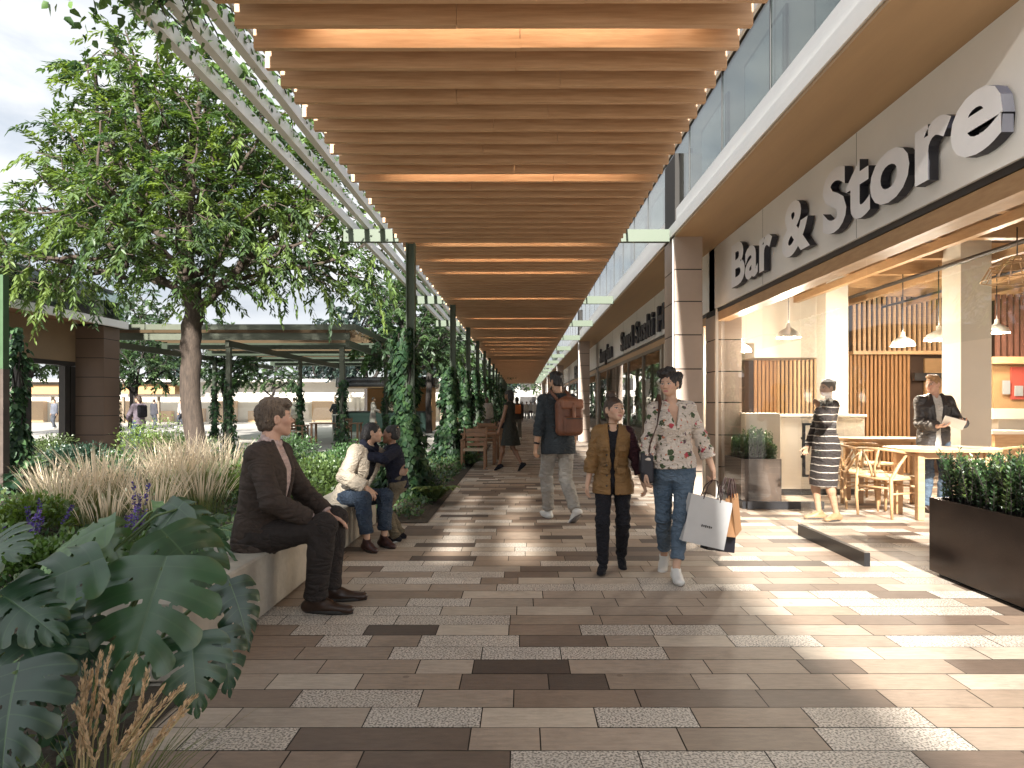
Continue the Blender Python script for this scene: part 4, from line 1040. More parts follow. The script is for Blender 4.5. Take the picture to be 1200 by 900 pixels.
SH = [(365, 9.0, .62, .60, 'light green feathery shrub between the seated man and the mother', [(.10, .16, .045), (.13, .20, .06)]), (345, 8.2, .5, .42, 'light green low shrub at the elbow of the seated man', [(.11, .18, .045), (.08, .14, .04)]), (395, 9.6, .5, .5, 'green shrub close behind the mother', [(.05, .11, .035), (.08, .14, .045)]),
      (410, 13.5, .8, .6, 'green shrub behind the arching ferns', [(.05, .11, .035)]), (480, 10.7, .45, .42, 'dark shrub with purple tint at the foot of the first climber post', [(.03, .05, .035), (.05, .045, .07)]), (20, 6.6, .55, .42, 'bright yellow green bush at the left edge', [(.12, .19, .035), (.09, .15, .03)]), (250, 9.2, .5, .4, 'yellow green shrub at the back of the seated man', [(.13, .20, .04)]),
      (170, 16.6, .9, .8, 'yellow green shrub behind the woman with dark backpack', [(.14, .21, .05)]), (60, 17.2, .9, .5, 'olive shrub inside the pavilion opening', [(.08, .12, .04)]), (215, 17, 1.0, .7, 'olive shrub behind the main tree trunk', [(.08, .12, .04)]), (90, 14.5, .8, .5, 'dark low shrub in front of the brown corner pillar', [(.02, .05, .03)]),
      (35, 5.0, .4, .32, 'fresh green low bush behind the bottom left monstera', [(.08, .15, .035)]), (160, 5.3, .4, .3, 'fresh green low bush under the arching monstera', [(.08, .15, .04)]), (330, 15, 1.0, .6, 'green shrub before the pergola', [(.05, .10, .035)])]
for i, (px, d, w, h, lab, cols) in enumerate(SH): shrub(lab, px, d, w, h, 360 + i, cols, 2200, (.04, .08))
def salvia(label, px, d, n, h, seed):
    r = np.random.default_rng(seed); x = (px - VX) * d / FPX; t = thing('purple_salvia', label, 'flower', (x, d, bedz(x, d) - .01)); mb = MB(); P = []; D = []; Cc = []; LP = []; LD = []
    for k in range(n):
        a = r.uniform(0, 2 * PI); b = np.array([math.cos(a), math.sin(a), 0]) * r.uniform(0, .16); hh = h * r.uniform(.75, 1.1); top = b * 2 + np.array([0, 0, hh])
        mb.tube([b * .4, b * 1.2 + np.array([0, 0, hh * .5]), top], [.004, .003, .002], 4)
        for j in range(46):
            tt = r.uniform(.62, 1.0); p = b * (.4 + 1.6 * tt) + np.array([0, 0, hh * tt]); aa = r.uniform(0, 2 * PI)
            P.append(p); D.append([math.cos(aa), math.sin(aa), .5]); Cc.append(np.array((.13, .09, .30) if j % 4 else (.10, .05, .14)) * r.uniform(.7, 1.4))
        for j in range(14):
            tt = r.uniform(.05, .55); aa = r.uniform(0, 2 * PI); LP.append(b * (.4 + 1.6 * tt) + np.array([0, 0, hh * tt])); LD.append([math.cos(aa), math.sin(aa), .3])
    V, F, c = leaves_np(P, D, rdir(r, len(P)), .028, .009, Cc); mesh_np('flowers', V, F, lm_flower, t, col=c)
    V, F, c = leaves_np(LP, LD, rdir(r, len(LP), 1), .07, .012, cmix(r, len(LP), [(.06, .10, .05)])); mesh_np('foliage', V, F, lm_palm, t, col=c); mb.build('stem', m_stem, t)
salvia('purple salvia spikes at the left edge of the bed', 22, 5.4, 4, .46, 401); salvia('tall purple salvia spike between the arching monstera leaves', 150, 5.0, 4, .58, 402); salvia('small purple salvia left of the arching monstera', 44, 5.8, 3, .48, 403); salvia('purple salvia in the grasses beyond the arching monstera', 160, 6.4, 3, .52, 404)
def reeds():
    r = np.random.default_rng(55); x, y = -1.30, 2.12; t = thing('reed_grass', 'slender seeding grass stems at the bottom left in front of the monstera', 'ornamental grass', (x, y, .0)); o = np.array([x, y, 0]); mb = MB(); P = []; D = []; Cc = []
    for (px, py, d) in ((100, 775, 2.3), (107, 790, 2.25), (118, 768, 2.3), (130, 762, 2.25), (150, 800, 2.2), (172, 790, 2.2), (190, 808, 2.15), (214, 806, 2.1), (228, 818, 2.1), (216, 835, 2.05), (195, 860, 2.05), (96, 800, 2.2), (160, 770, 2.3), (140, 815, 2.1), (178, 825, 2.1), (88, 830, 2.15), (122, 810, 2.15)):
        b = np.array([r.normal() * .04 - .02, r.normal() * .04, 0]); tp = np.array(at(px, py, d)) - o; m_ = b * .5 + tp * .5 + np.array([0, 0, .05]) - (tp - b) * np.array([.12, .12, 0])
        mb.tube([b, m_, tp], [.0035, .003, .0018], 5)
        for j in range(130):
            s_ = r.uniform(.5, 1.0); q = (1 - s_) ** 2 * b + 2 * s_ * (1 - s_) * (2 * m_ - .5 * b - .5 * tp) + s_ * s_ * tp
            P.append(q + r.normal(size=3) * .003); D.append(nrm(tp - m_) + r.normal(size=3) * .16); Cc.append(np.array((.56, .43, .27)) * r.uniform(.6, 1.3))
    V, F, c = leaves_np(P, D, rdir(r, len(P)), .022, .0035, Cc); mesh_np('seed_heads', V, F, lm_grass, t, col=c); mb.build('stem', mat('straw stem', (.34, .27, .13), .6), t)
    V, F, c = grass_mesh(r, 150, .42, .10, .9, .004, [(.05, .08, .03)], [(.14, .16, .06)]); mesh_np('blades', V, F, lm_grass, t, col=c)
reeds()
# low carpet of ground cover in the beds
def carpet(boxes, n, seed):
    r = np.random.default_rng(seed); P = []
    area = [(x1 - x0) * (y1 - y0) / (.5 + (y0 + y1) / 2 / 8) for x0, x1, y0, y1 in boxes]; tot = sum(area)
    for (x0, x1, y0, y1), a in zip(boxes, area):
        k = int(n * a / tot); y = y0 + (y1 - y0) * r.random(k) ** 1.3; x = r.uniform(x0, x1, k); P.append(np.stack([x, y, np.where(x < -2.3, .12, .05) + r.random(k) ** 2 * (.05 + .10 * (np.sin(x * 2.1) * np.cos(y * 1.7) > 0))], 1))
    P = np.concatenate(P); k = len(P); Ls = r.uniform(.04, .085, k) * (1 + P[:, 1] * .03)
    tone = (np.sin(P[:, 0] * 1.3 + 2) * np.sin(P[:, 1] * .9) > -.2)[:, None]
    col = np.where(tone, cmix(r, k, [(.05, .10, .03), (.07, .13, .035), (.035, .075, .03)]), cmix(r, k, [(.028, .065, .03), (.04, .085, .035), (.09, .13, .04)]))
    V, F, c = leaves_np(P, rdir(r, k, .9), rdir(r, k, .8), Ls, Ls * .22, col, .1)
    tag(mesh_np('ground_cover', V, F, lm_palm, col=c), kind='stuff')
carpet([(-11.7, -2.25, 1.5, 17.9), (-2.14, -1.7, 1.0, 3.0), (-2.1, -1.25, 8.3, 17.9), (-2.3, -1.2, 18.3, 40)], 52000, 90)
# ================================================================ bodies: smooth unions of tapered limbs, meshed as one skin
def vnoise(p, seed=0):
    """smooth lattice noise in -1..1 for an (n,3) array"""
    i = np.floor(p).astype(np.int64); f = p - i; f = f * f * (3 - 2 * f)
    def h(dx, dy, dz):
        n = (i[:, 0] + dx) * 374761393 + (i[:, 1] + dy) * 668265263 + (i[:, 2] + dz) * 2147483647 + seed * 1274126177
        n = (n ^ (n >> 13)) * 1274126177; n = n ^ (n >> 16)
        return (n & 65535) / 32767.5 - 1
    def lx(dy, dz): return h(0, dy, dz) * (1 - f[:, 0]) + h(1, dy, dz) * f[:, 0]
    a = lx(0, 0) * (1 - f[:, 1]) + lx(1, 0) * f[:, 1]; b = lx(0, 1) * (1 - f[:, 1]) + lx(1, 1) * f[:, 1]
    return a * (1 - f[:, 2]) + b * f[:, 2]
V3 = lambda *a: np.array(a, float)
def nrm(v): return v / (np.linalg.norm(v) + 1e-12)

class Sdf:
    def __init__(s): s.p = []
    def _a(s, fn, lo, hi, op, k): s.p.append((fn, np.minimum(lo, hi), np.maximum(lo, hi), op, k)); return s
    def cone(s, a, b, ra, rb, k=.02, cap='', flat=None, op='u'):
        a, b = np.array(a, float), np.array(b, float); ba = b - a; L2 = max(ba @ ba, 1e-9); Ln = math.sqrt(L2); m = max(ra, rb)
        def fn(X, Y, Z):
            x, y, z = X - a[0], Y - a[1], Z - a[2]
            t = (x * ba[0] + y * ba[1] + z * ba[2]) / L2
            tc = np.clip(t, 0, 1); tr = t if cap == 'ab' else np.maximum(t, 0) if cap == 'b' else np.minimum(t, 1) if cap == 'a' else tc
            x = x - ba[0] * tr; y = y - ba[1] * tr; z = z - ba[2] * tr
            if flat is not None:
                u, ff = flat; q = (x * u[0] + y * u[1] + z * u[2]) * (1 / ff - 1); x = x + u[0] * q; y = y + u[1] * q; z = z + u[2] * q
            d = np.sqrt(x * x + y * y + z * z) - (ra + (rb - ra) * tc)
            if 'b' in cap: d = np.maximum(d, (t - 1) * Ln)
            if 'a' in cap: d = np.maximum(d, -t * Ln)
            return d
        g = m * (max(1, flat[1]) if flat is not None else 1)
        return s._a(fn, np.minimum(a, b) - g, np.maximum(a, b) + g, op, k)
    def chain(s, pts, rads, k=.02, **kw):
        for i in range(len(pts) - 1): s.cone(pts[i], pts[i + 1], rads[i], rads[i + 1], k, **kw)
        return s
    def ell(s, c, r, Rm=None, k=.02, op='u'):
        c = np.array(c, float); r = np.array(r, float); Rm = np.eye(3) if Rm is None else Rm
        def fn(X, Y, Z):
            x, y, z = X - c[0], Y - c[1], Z - c[2]
            l = [(x * Rm[0, i] + y * Rm[1, i] + z * Rm[2, i]) / r[i] for i in range(3)]
            k0 = np.sqrt(l[0] ** 2 + l[1] ** 2 + l[2] ** 2)
            k1 = np.sqrt((l[0] / r[0]) ** 2 + (l[1] / r[1]) ** 2 + (l[2] / r[2]) ** 2)
            return k0 * (k0 - 1) / (k1 + 1e-9)
        m = r.max(); return s._a(fn, c - m, c + m, op, k)
    def box(s, c, h, Rm=None, r=.0, k=.01, op='u'):
        c = np.array(c, float); h = np.array(h, float); Rm = np.eye(3) if Rm is None else Rm
        def fn(X, Y, Z):
            x, y, z = X - c[0], Y - c[1], Z - c[2]
            q = [np.abs(x * Rm[0, i] + y * Rm[1, i] + z * Rm[2, i]) - h[i] + r for i in range(3)]
            return np.sqrt(sum(np.maximum(v, 0) ** 2 for v in q)) + np.minimum(np.maximum(np.maximum(q[0], q[1]), q[2]), 0) - r
        m = np.linalg.norm(h); return s._a(fn, c - m, c + m, op, k)
    def loft(s, o, Rm, secs, k=.02, n=2.4, op='u', caps=True):
        """secs: (t, cx, cy, a, b) ellipses stacked along the frame's own z"""
        o = np.array(o, float); S = np.array(secs, float); tt = S[:, 0]
        def fn(X, Y, Z):
            x, y, z = X - o[0], Y - o[1], Z - o[2]
            l = [x * Rm[0, i] + y * Rm[1, i] + z * Rm[2, i] for i in range(3)]
            cx, cy, a, b = (np.interp(l[2], tt, S[:, j]) for j in (1, 2, 3, 4))
            q = ((np.abs(l[0] - cx) / a) ** n + (np.abs(l[1] - cy) / b) ** n + 1e-9) ** (1 / n)
            d = (q - 1) * np.minimum(a, b)
            return np.maximum(d, np.maximum(l[2] - tt[-1], tt[0] - l[2]))
        g = max((abs(S[:, 1]) + S[:, 3]).max(), (abs(S[:, 2]) + S[:, 4]).max())
        lo, hi = o + Rm[:, 2] * tt[0], o + Rm[:, 2] * tt[-1]
        return s._a(fn, np.minimum(lo, hi) - g, np.maximum(lo, hi) + g, op, k)
    def wedge(s, o, Rm, pts, depth, k=.004):
        """cut a front opening: pts (t, x0, x1) along the frame's z, everything in front of y>depth"""
        o = np.array(o, float); S = np.array(pts, float)
        def fn(X, Y, Z):
            x, y, z = X - o[0], Y - o[1], Z - o[2]
            l = [x * Rm[0, i] + y * Rm[1, i] + z * Rm[2, i] for i in range(3)]
            x0 = np.interp(l[2], S[:, 0], S[:, 1]); x1 = np.interp(l[2], S[:, 0], S[:, 2])
            return np.maximum(np.maximum(x0 - l[0], l[0] - x1), np.maximum(depth - l[1], np.maximum(S[0, 0] - l[2], l[2] - S[-1, 0])))
        a, b = o + Rm[:, 2] * S[0, 0], o + Rm[:, 2] * S[-1, 0]
        return s._a(fn, np.minimum(a, b) - .45, np.maximum(a, b) + .45, 's', k)
    def mesh(s, vox):
        us = [p for p in s.p if p[3] == 'u']
        lo = np.min([p[1] for p in us], 0) - 3 * vox; hi = np.max([p[2] for p in us], 0) + 3 * vox
        n = np.ceil((hi - lo) / vox).astype(int) + 1
        ax = [(lo[i] + vox * np.arange(n[i])).astype(np.float32) for i in range(3)]
        F = np.full(n, 1.0, np.float32)
        for fn, a, b, op, k in s.p:
            m = k + 2 * vox
            i0 = np.clip(np.floor((a - m - lo) / vox).astype(int), 0, n - 1); i1 = np.clip(np.ceil((b + m - lo) / vox).astype(int) + 1, 1, n)
            if np.any(i1 <= i0): continue
            sl_ = tuple(slice(i0[i], i1[i]) for i in range(3))
            d = fn(ax[0][sl_[0]][:, None, None], ax[1][sl_[1]][None, :, None], ax[2][sl_[2]][None, None, :]).astype(np.float32)
            f = F[sl_]
            if op == 'u':
                h = np.maximum(k - np.abs(f - d), 0) / max(k, 1e-6); F[sl_] = np.minimum(f, d) - h * h * k * .25
            else:
                d = -d; h = np.maximum(k - np.abs(f - d), 0) / max(k, 1e-6); F[sl_] = np.maximum(f, d) + h * h * k * .25
        return surfnet(F, lo, vox)

def surfnet(F, lo, vox):
    I = F < 0
    n = np.array(F.shape)
    cnt = np.zeros(n - 1, np.int8)
    cs = [(dx, dy, dz) for dx in (0, 1) for dy in (0, 1) for dz in (0, 1)]
    for dx, dy, dz in cs: cnt += I[dx:n[0] - 1 + dx, dy:n[1] - 1 + dy, dz:n[2] - 1 + dz]
    act = np.argwhere((cnt > 0) & (cnt < 8))
    idx = np.full(n - 1, -1, np.int32); idx[act[:, 0], act[:, 1], act[:, 2]] = np.arange(len(act))
    vals = {c: F[act[:, 0] + c[0], act[:, 1] + c[1], act[:, 2] + c[2]] for c in cs}
    acc = np.zeros((len(act), 3)); num = np.zeros(len(act))
    for c in cs:
        for a in range(3):
            if c[a]: continue
            c2 = list(c); c2[a] = 1; c2 = tuple(c2)
            v0, v1 = vals[c], vals[c2]; m = (v0 < 0) != (v1 < 0)
            t = np.where(m, v0 / np.where(m, v0 - v1, 1), 0)
            p = np.array(c, float)[None, :].repeat(len(act), 0); p[:, a] += t
            acc += p * m[:, None]; num += m
    V = (acc / num[:, None] + act) * vox + lo
    Q = []
    for a in range(3):
        b, c = (a + 1) % 3, (a + 2) % 3
        sl0 = [slice(0, None)] * 3; sl0[a] = slice(0, n[a] - 1); sl1 = [slice(0, None)] * 3; sl1[a] = slice(1, n[a])
        A = I[tuple(sl0)]; B = I[tuple(sl1)]
        e = np.argwhere(A != B)
        e = e[(e[:, b] > 0) & (e[:, c] > 0) & (e[:, b] < n[b] - 1) & (e[:, c] < n[c] - 1)]
        flip = A[e[:, 0], e[:, 1], e[:, 2]]
        def g(db, dc):
            q = e.copy(); q[:, b] -= db; q[:, c] -= dc; return idx[q[:, 0], q[:, 1], q[:, 2]]
        q = np.stack([g(1, 1), g(0, 1), g(0, 0), g(1, 0)], 1)
        q[~flip] = q[~flip][:, ::-1]
        Q.append(q)
    return V, np.concatenate(Q)
def vnormals(V, Q):
    a = V[Q[:, 2]] - V[Q[:, 0]]; b = V[Q[:, 3]] - V[Q[:, 1]]; n = np.cross(a, b)
    N_ = np.zeros_like(V)
    for i in range(4): np.add.at(N_, Q[:, i], n)
    return N_ / (np.linalg.norm(N_, axis=1)[:, None] + 1e-12)
def smooth_mesh(V, Q, it=1):
    for _ in range(it):
        A = np.zeros_like(V); c = np.zeros(len(V))
        for i in range(4):
            np.add.at(A, Q[:, i], V[Q[:, (i + 1) % 4]]); np.add.at(c, Q[:, i], 1)
            np.add.at(A, Q[:, i], V[Q[:, (i - 1) % 4]]); np.add.at(c, Q[:, i], 1)
        V = V * .5 + .5 * A / np.maximum(c, 1)[:, None]
    return V
def rotm(yaw=0, pitch=0, roll=0):
    """columns: right, forward, up after yaw (left +), pitch (nod forward +), roll"""
    return np.array(Matrix.Rotation(yaw, 3, 'Z') @ Matrix.Rotation(-pitch, 3, 'X') @ Matrix.Rotation(roll, 3, 'Y'))
def ik(a, t, l1, l2, hint):
    d = t - a; L_ = np.linalg.norm(d); m = (l1 + l2) * .998
    if L_ > m: t = a + d / L_ * m; d = t - a; L_ = m
    u = d / L_; x = (l1 * l1 - l2 * l2 + L_ * L_) / (2 * L_); h = math.sqrt(max(l1 * l1 - x * x, 0))
    hv = np.array(hint, float); hv = hv - (hv @ u) * u
    return a + u * x + nrm(hv) * h, t

SKINMAT = {}
def skin_mat():
    if 's' not in SKINMAT:
        m = mat('skin', (.5, .3, .2), .48, attr=True, var=.06, scale=30, bump=.04, bscale=150, rvar=.06)
        SKINMAT['s'] = m
    return SKINMAT['s']

class Person:
    """a posed figure facing +Y with its right hand towards +X; lengths in metres"""
    def __init__(s, label, loc, rz, H=1.72, female=False, wd=1.0, group=None, vox=.0055, seed=1, **P):
        s.sc = H / 1.75; s.f = female; s.wd = wd * (.93 if female else 1.0); s.vox = vox; s.seed = seed; s.P = P; s.H = H
        s.root = thing('person', label, 'person', loc, rz, group)
        g = P.get; k = s.sc
        s.pel = V3(*g('pelvis', (0, 0, .955 * k)))
        lean, side, tw = R(g('lean', 2)), R(g('side', 0)), R(g('twist', 0))
        s.T = np.array(Matrix.Rotation(-lean, 3, 'X') @ Matrix.Rotation(side, 3, 'Y') @ Matrix.Rotation(tw, 3, 'Z'))
        s.Tp = np.array(Matrix.Rotation(-lean * .5, 3, 'X') @ Matrix.Rotation(side * .3 + R(g('hipdrop', 0)), 3, 'Y') @ Matrix.Rotation(R(g('hiptwist', 0)), 3, 'Z'))
        U = s.T[:, 2]
        s.SC = s.pel + U * .487 * k; s.NB = s.pel + U * .53 * k
        shw = .168 * k * s.wd
        s.sh = {1: s.SC + s.T[:, 0] * shw - U * .014 * k, -1: s.SC - s.T[:, 0] * shw - U * .014 * k}
        for q in (1, -1):
            s.sh[q] = s.sh[q] + V3(0, 0, 1) * g('shrug_r' if q > 0 else 'shrug_l', 0)
        s.hip = {1: s.pel + s.Tp @ V3(.092 * k * (1.0 if not female else 1.02), 0, -.035 * k), -1: s.pel + s.Tp @ V3(-.092 * k, 0, -.035 * k)}
        hy, hp, hr = g('head', (0, 0, 0))
        s.HR = rotm(R(hy), R(hp), R(hr)); s.hs = g('head_scale', .97 * (k ** .6) * (.96 if female else 1))
        s.HC = s.NB + nrm(U * .7 + V3(0, 0, .3)) * .105 * k + s.HR @ V3(0, .022, .055) * s.hs
        s.elb, s.wr, s.kn, s.an = {}, {}, {}, {}
        for q, n in ((1, 'r'), (-1, 'l')):
            w0 = V3(*g('wrist_' + n, (q * .24 * k, .06, .80 * k)))
            s.elb[q], s.wr[q] = ik(s.sh[q], w0, .292 * k, .262 * k, g('elbow_' + n, (q * .4, -1, -.2)))
            a0 = V3(*g('ankle_' + n, (q * .10 * k, 0, .085 * k)))
            s.kn[q], s.an[q] = ik(s.hip[q], a0, .435 * k, .43 * k, g('knee_' + n, (q * .1, 1, 0)))
        s.foot = {1: g('foot_r', (-8, 0)), -1: g('foot_l', (8, 0))}       # yaw, pitch (heel up +)
        s.hand = {1: g('hand_r', {}), -1: g('hand_l', {})}
        s.objs = []
    def emit(s, name, sdf, m, vox=None, amp=0.0, freq=14, joints=(), smooth=1, stretch=(1, 1, 1), seed=None, col=None, attr=None):
        V, Q = sdf.mesh(vox or s.vox * 1.15)
        if smooth: V = smooth_mesh(V, Q, smooth)
        if amp or joints:
            Nn = vnormals(V, Q); sd = seed if seed is not None else s.seed
            d = amp * vnoise(V * freq * np.array(stretch), sd) + amp * .6 * vnoise(V * freq * 2.3 * np.array(stretch), sd + 1)
            for c, r, a_, dr in joints:       # folds gathered round a joint, running across dr
                c = np.array(c); dr = nrm(np.array(dr, float)); q = V - c; al = q @ dr
                wgt = np.exp(-(q ** 2).sum(1) / (r * r))
                ph = al * 78 + 3.2 * vnoise(V * 7, sd + 5) + 1.8 * vnoise(V * 17, sd + 6)
                sn = np.sin(ph); d += 2.6 * a_ * wgt * (np.abs(sn) ** 1.5 * np.sign(sn) * .6 + .7 * (1 - 2 * np.abs(vnoise(np.stack([al * 16, (q * np.cross(dr, [.3, .5, .8])).sum(1) * 7, (q * np.cross(dr, [.8, -.3, .2])).sum(1) * 7], 1), sd + 8))))
            V = V + Nn * d[:, None]
        o = mesh_np(name, V, Q, m, s.root, smooth=True, col=attr(V) if attr else None)
        s.objs.append(o); return o
    # ---- skin
    def body(s, skin, lips=None, brow=(.03, .02, .015), iris=(.02, .013, .01), barefoot=False, beard=0, vox=None, legs=True):
        S = Sdf(); k = s.sc; w = s.wd; fem = s.f
        th = .074 if not fem else .076
        if legs:
            for q in (1, -1):
                h, kn, an = s.hip[q], s.kn[q], s.an[q]; cd = nrm(an - kn)
                back = np.cross(np.cross(cd, kn - h), cd); back = -nrm(s.kn[q] - (s.hip[q] + s.an[q]) / 2 + V3(0, 1e-4, 0)); 
                S.cone(h, kn, th * k, .047 * k, .03); S.cone(kn, kn + cd * .13 * k + back * .012 * k, .046 * k, .050 * k, .03); S.cone(kn + cd * .13 * k + back * .012 * k, an, .050 * k, .031 * k, .03)
                fd = s.fdir(q)
                S.cone(an - V3(0, 0, .01), an + fd * .08 * k + V3(0, 0, -.056) * k, .029 * k, .018 * k, .01)
        S.loft(s.pel, s.Tp, [(-.13 * k, 0, 0, .12 * k, .085 * k), (-.06 * k, 0, 0, .150 * k, .10 * k), (.04 * k, 0, 0, .138 * k, .088 * k), (.12 * k, 0, 0, .12 * k, .080 * k)], .02)
        S.loft(s.pel, s.T, s.tsec(-.016, 0.06), .02)
        U = s.T[:, 2]
        hn = s.HC + s.HR @ V3(0, -.025, -.06) * s.hs
        S.cone(s.NB - U * .05 * k, hn, (.056 if not fem else .045) * k, (.052 if not fem else .042) * k, .03)
        S.cone(s.NB - U * .03 * k, s.sh[1] * .7 + s.NB * .3 - U * .03 * k, .05 * k, .04 * k, .04); S.cone(s.NB - U * .03 * k, s.sh[-1] * .7 + s.NB * .3 - U * .03 * k, .05 * k, .04 * k, .04)
        ar = (.043 if fem else .049) * k
        for q in (1, -1):
            S.ell(s.sh[q] - U * .015, [.052 * k] * 3, k=.03)
            S.cone(s.sh[q], s.elb[q], ar, ar * .82, .02)
            mid = s.elb[q] * .75 + s.wr[q] * .25
            S.cone(s.elb[q], mid, ar * .84, ar * .88, .02); S.cone(mid, s.wr[q], ar * .88, ar * .58, .02)
            s.addhand(S, q)
        s.addhead(S, beard)
        skin = np.array(skin); lips = np.array(lips if lips is not None else skin * np.array([.85, .55, .52])); brow = np.array(brow)
        HR, HC, hs = s.HR, s.HC, s.hs
        def attr(V):
            c = np.tile(skin, (len(V), 1)) * (1 + .05 * vnoise(V * 22, 3))[:, None]
            l = (V - HC) @ HR / hs; x, y, z = np.abs(l[:, 0]), l[:, 1], l[:, 2]
            blush = np.exp(-((x - .042) ** 2 + (z + .02) ** 2) / .0005) * (y > .03); c = c * (1 - blush[:, None] * np.array([.0, .12, .1]))
            m = (((x / .024) ** 2 + ((z + .0605) / .0095) ** 2) < 1) & (y > .07); c[m] = lips
            e = (((x - .031) / .0145) ** 2 + ((z - .006) / .0065) ** 2 < 1) & (y > .05); c[e] = (.55, .52, .48)
            e = (((x - .031) / .0065) ** 2 + ((z - .006) / .0068) ** 2 < 1) & (y > .05); c[e] = iris
            e = (np.abs((x - .031)) < .016) & (np.abs(z - .0125 + (x - .031) ** 2 * 18) < .0022) & (y > .05); c[e] = brow * .6
            e = (np.abs(x - .032) < .019) & (np.abs(z - .0285 + (x - .030) ** 2 * 10) < .0034) & (y > .05); c[e] = brow * .6 + skin * (.30 if s.f else .18)
            return c
        o = s.emit('body', S, skin_mat(), vox or s.vox, smooth=0, attr=attr)
        return o
    def fdir(s, q):
        yaw, pit = s.foot[q]
        return np.array(Matrix.Rotation(R(-yaw * 1.0), 3, 'Z') @ Matrix.Rotation(R(-pit), 3, 'X') @ Vector((0, 1, 0)))
    def tsec(s, off=0, trim=0, hem=-.06, female=None):
        """torso ellipses along the spine, grown by off"""
        k, w = s.sc, s.wd; fem = s.f
        if fem: base = [(-.14, .165, .115), (-.06, .170, .118), (.04, .158, .11), (.13, .132, .095), (.22, .132, .098), (.32, .148, .118), (.40, .160, .108), (.46, .155, .088), (.50, .12, .072), (.535, .065, .058)]
        else: base = [(-.14, .168, .118), (-.06, .172, .122), (.04, .166, .12), (.13, .158, .115), (.22, .162, .116), (.32, .174, .122), (.40, .182, .115), (.46, .172, .095), (.50, .13, .075), (.535, .07, .062)]
        bt = np.array(base); t0 = hem; S = []
        bust = .018 if fem else 0
        for t in [t0] + [b[0] for b in base if b[0] > t0 + .02]:
            a = np.interp(t, bt[:, 0], bt[:, 1]); b = np.interp(t, bt[:, 0], bt[:, 2])
            cy = bust * math.exp(-((t - .32) / .08) ** 2) + .008 * math.exp(-((t - .3) / .2) ** 2) - .012 * max(0, (t - .4) / .1)
            S.append((t * k, 0, cy * k, a * k * (1 if fem else s.wd) + off, b * k + off))
        return S
    def addhand(s, S, q):
        h = s.hand[q]; k = s.sc * h.get('size', 1.0); W = s.wr[q]
        f = nrm(s.wr[q] - s.elb[q])
        d = nrm(np.array(h.get('dir', f), float)); n = np.array(h.get('palm', (-q, 0, 0)), float); n = nrm(n - (n @ d) * d)
        t = np.cross(d, n) * (1 if q > 0 else -1)
        t = -t if h.get('flip') else t
        cur = h.get('curl', (18, 22, 16)); spread = h.get('spread', .9)
        offs = [.028, .0095, -.0095, -.027]; lens = [.070, .078, .073, .057]
        for j in range(4):
            kb = W + d * (.084 - .006 * abs(j - 1)) * k + t * offs[j] * k
            S.cone(W + d * .012 * k + t * offs[j] * .55 * k, kb, .0135 * k, .0108 * k, .014)
            p = kb; ang = 0; dd = nrm(d + t * offs[j] * 1.6 * spread)
            jit = [-4, 0, 3, 8][j]
            for sg in range(3):
                ang += R(cur[sg] + jit * (.6 if cur[sg] else 0)); v = dd * math.cos(ang) + n * math.sin(ang)
                ln = lens[j] * (.46, .31, .23)[sg] * k; e = p + v * ln
                S.cone(p, e, (.0092, .0083, .0076)[sg] * k, (.0083, .0076, .0066)[sg] * k, .003); p = e
        th = h.get('thumb', (.62, .62, .35)); tv = nrm(d * th[0] + t * th[1] + n * th[2]); r0 = W + d * .022 * k + t * .018 * k
        a = r0 + tv * .042 * k; b = a + nrm(tv + d * .5) * .030 * k; c = b + nrm(tv + d * .8 + n * .2) * .024 * k
        S.cone(r0, a, .0145 * k, .0112 * k, .012); S.cone(a, b, .0105 * k, .0092 * k, .003); S.cone(b, c, .0092 * k, .0075 * k, .003)
    def hp(s, x, y, z): return s.HC + s.HR @ V3(x, y, z) * s.hs
    def addhead(s, S, beard=0):
        p, hs, M = s.hp, s.hs, s.HR; fem = s.f
        S.ell(p(0, -.012, .028), V3(.074, .093, .087) * hs, M, .02)
        S.ell(p(0, .028, -.028), (V3(.053, .061, .070) if fem else V3(.057, .063, .076)) * hs, M, .03)
        jz = .010 if fem else 0; jx = .008 if fem else 0
        for q in (1, -1):
            S.cone(p(q * (.050 - jx), .0, -.050 + jz), p(q * (.015 - jx * .4), .060, -.091 + jz), .018 * hs, (.011 if fem else .015) * hs, .025)
            S.ell(p(q * .043, .052, -.014), V3(.021, .022, .020) * hs, M, .025)
            S.cone(p(q * .030, .064, -.03), p(q * .022, .068, -.065), .016 * hs, .014 * hs, .02)
        S.ell(p(0, .067, -.092 + jz), V3(.017 if fem else .021, .018, .016) * hs, M, .02)
        S.cone(p(-.034, .068, .026), p(.034, .068, .026), (.010 if fem else .0135) * hs, (.010 if fem else .0135) * hs, .02)
        for q in (1, -1): S.ell(p(q * .031, .092, .006), V3(.017, .013, .0105) * hs, M, .012, op='s')
        for q in (1, -1): S.ell(p(q * .031, .0725, .006), V3(.0135, .0125, .0115) * hs, M, .004)
        S.cone(p(0, .080, .012), p(0, .104, -.023), .0080 * hs, (.0095 if fem else .0108) * hs, .010)
        for q in (1, -1): S.ell(p(q * .0115, .090, -.029), V3(.0085, .011, .0075) * hs, M, .006)
        S.cone(p(-.017, .080, -.0555), p(.017, .080, -.0555), .0065 * hs, .0065 * hs, .006); S.cone(p(-.014, .080, -.0665), p(.014, .080, -.0665), .0075 * hs, .0075 * hs, .006)
        for q in (1, -1):
            S.ell(p(q * .075, -.008, -.006), V3(.009, .018, .031) * hs, M @ np.array(Matrix.Rotation(q * .35, 3, 'Z')), .008)
            S.ell(p(q * .081, -.004, -.002), V3(.006, .009, .015) * hs, M, .006, op='s')
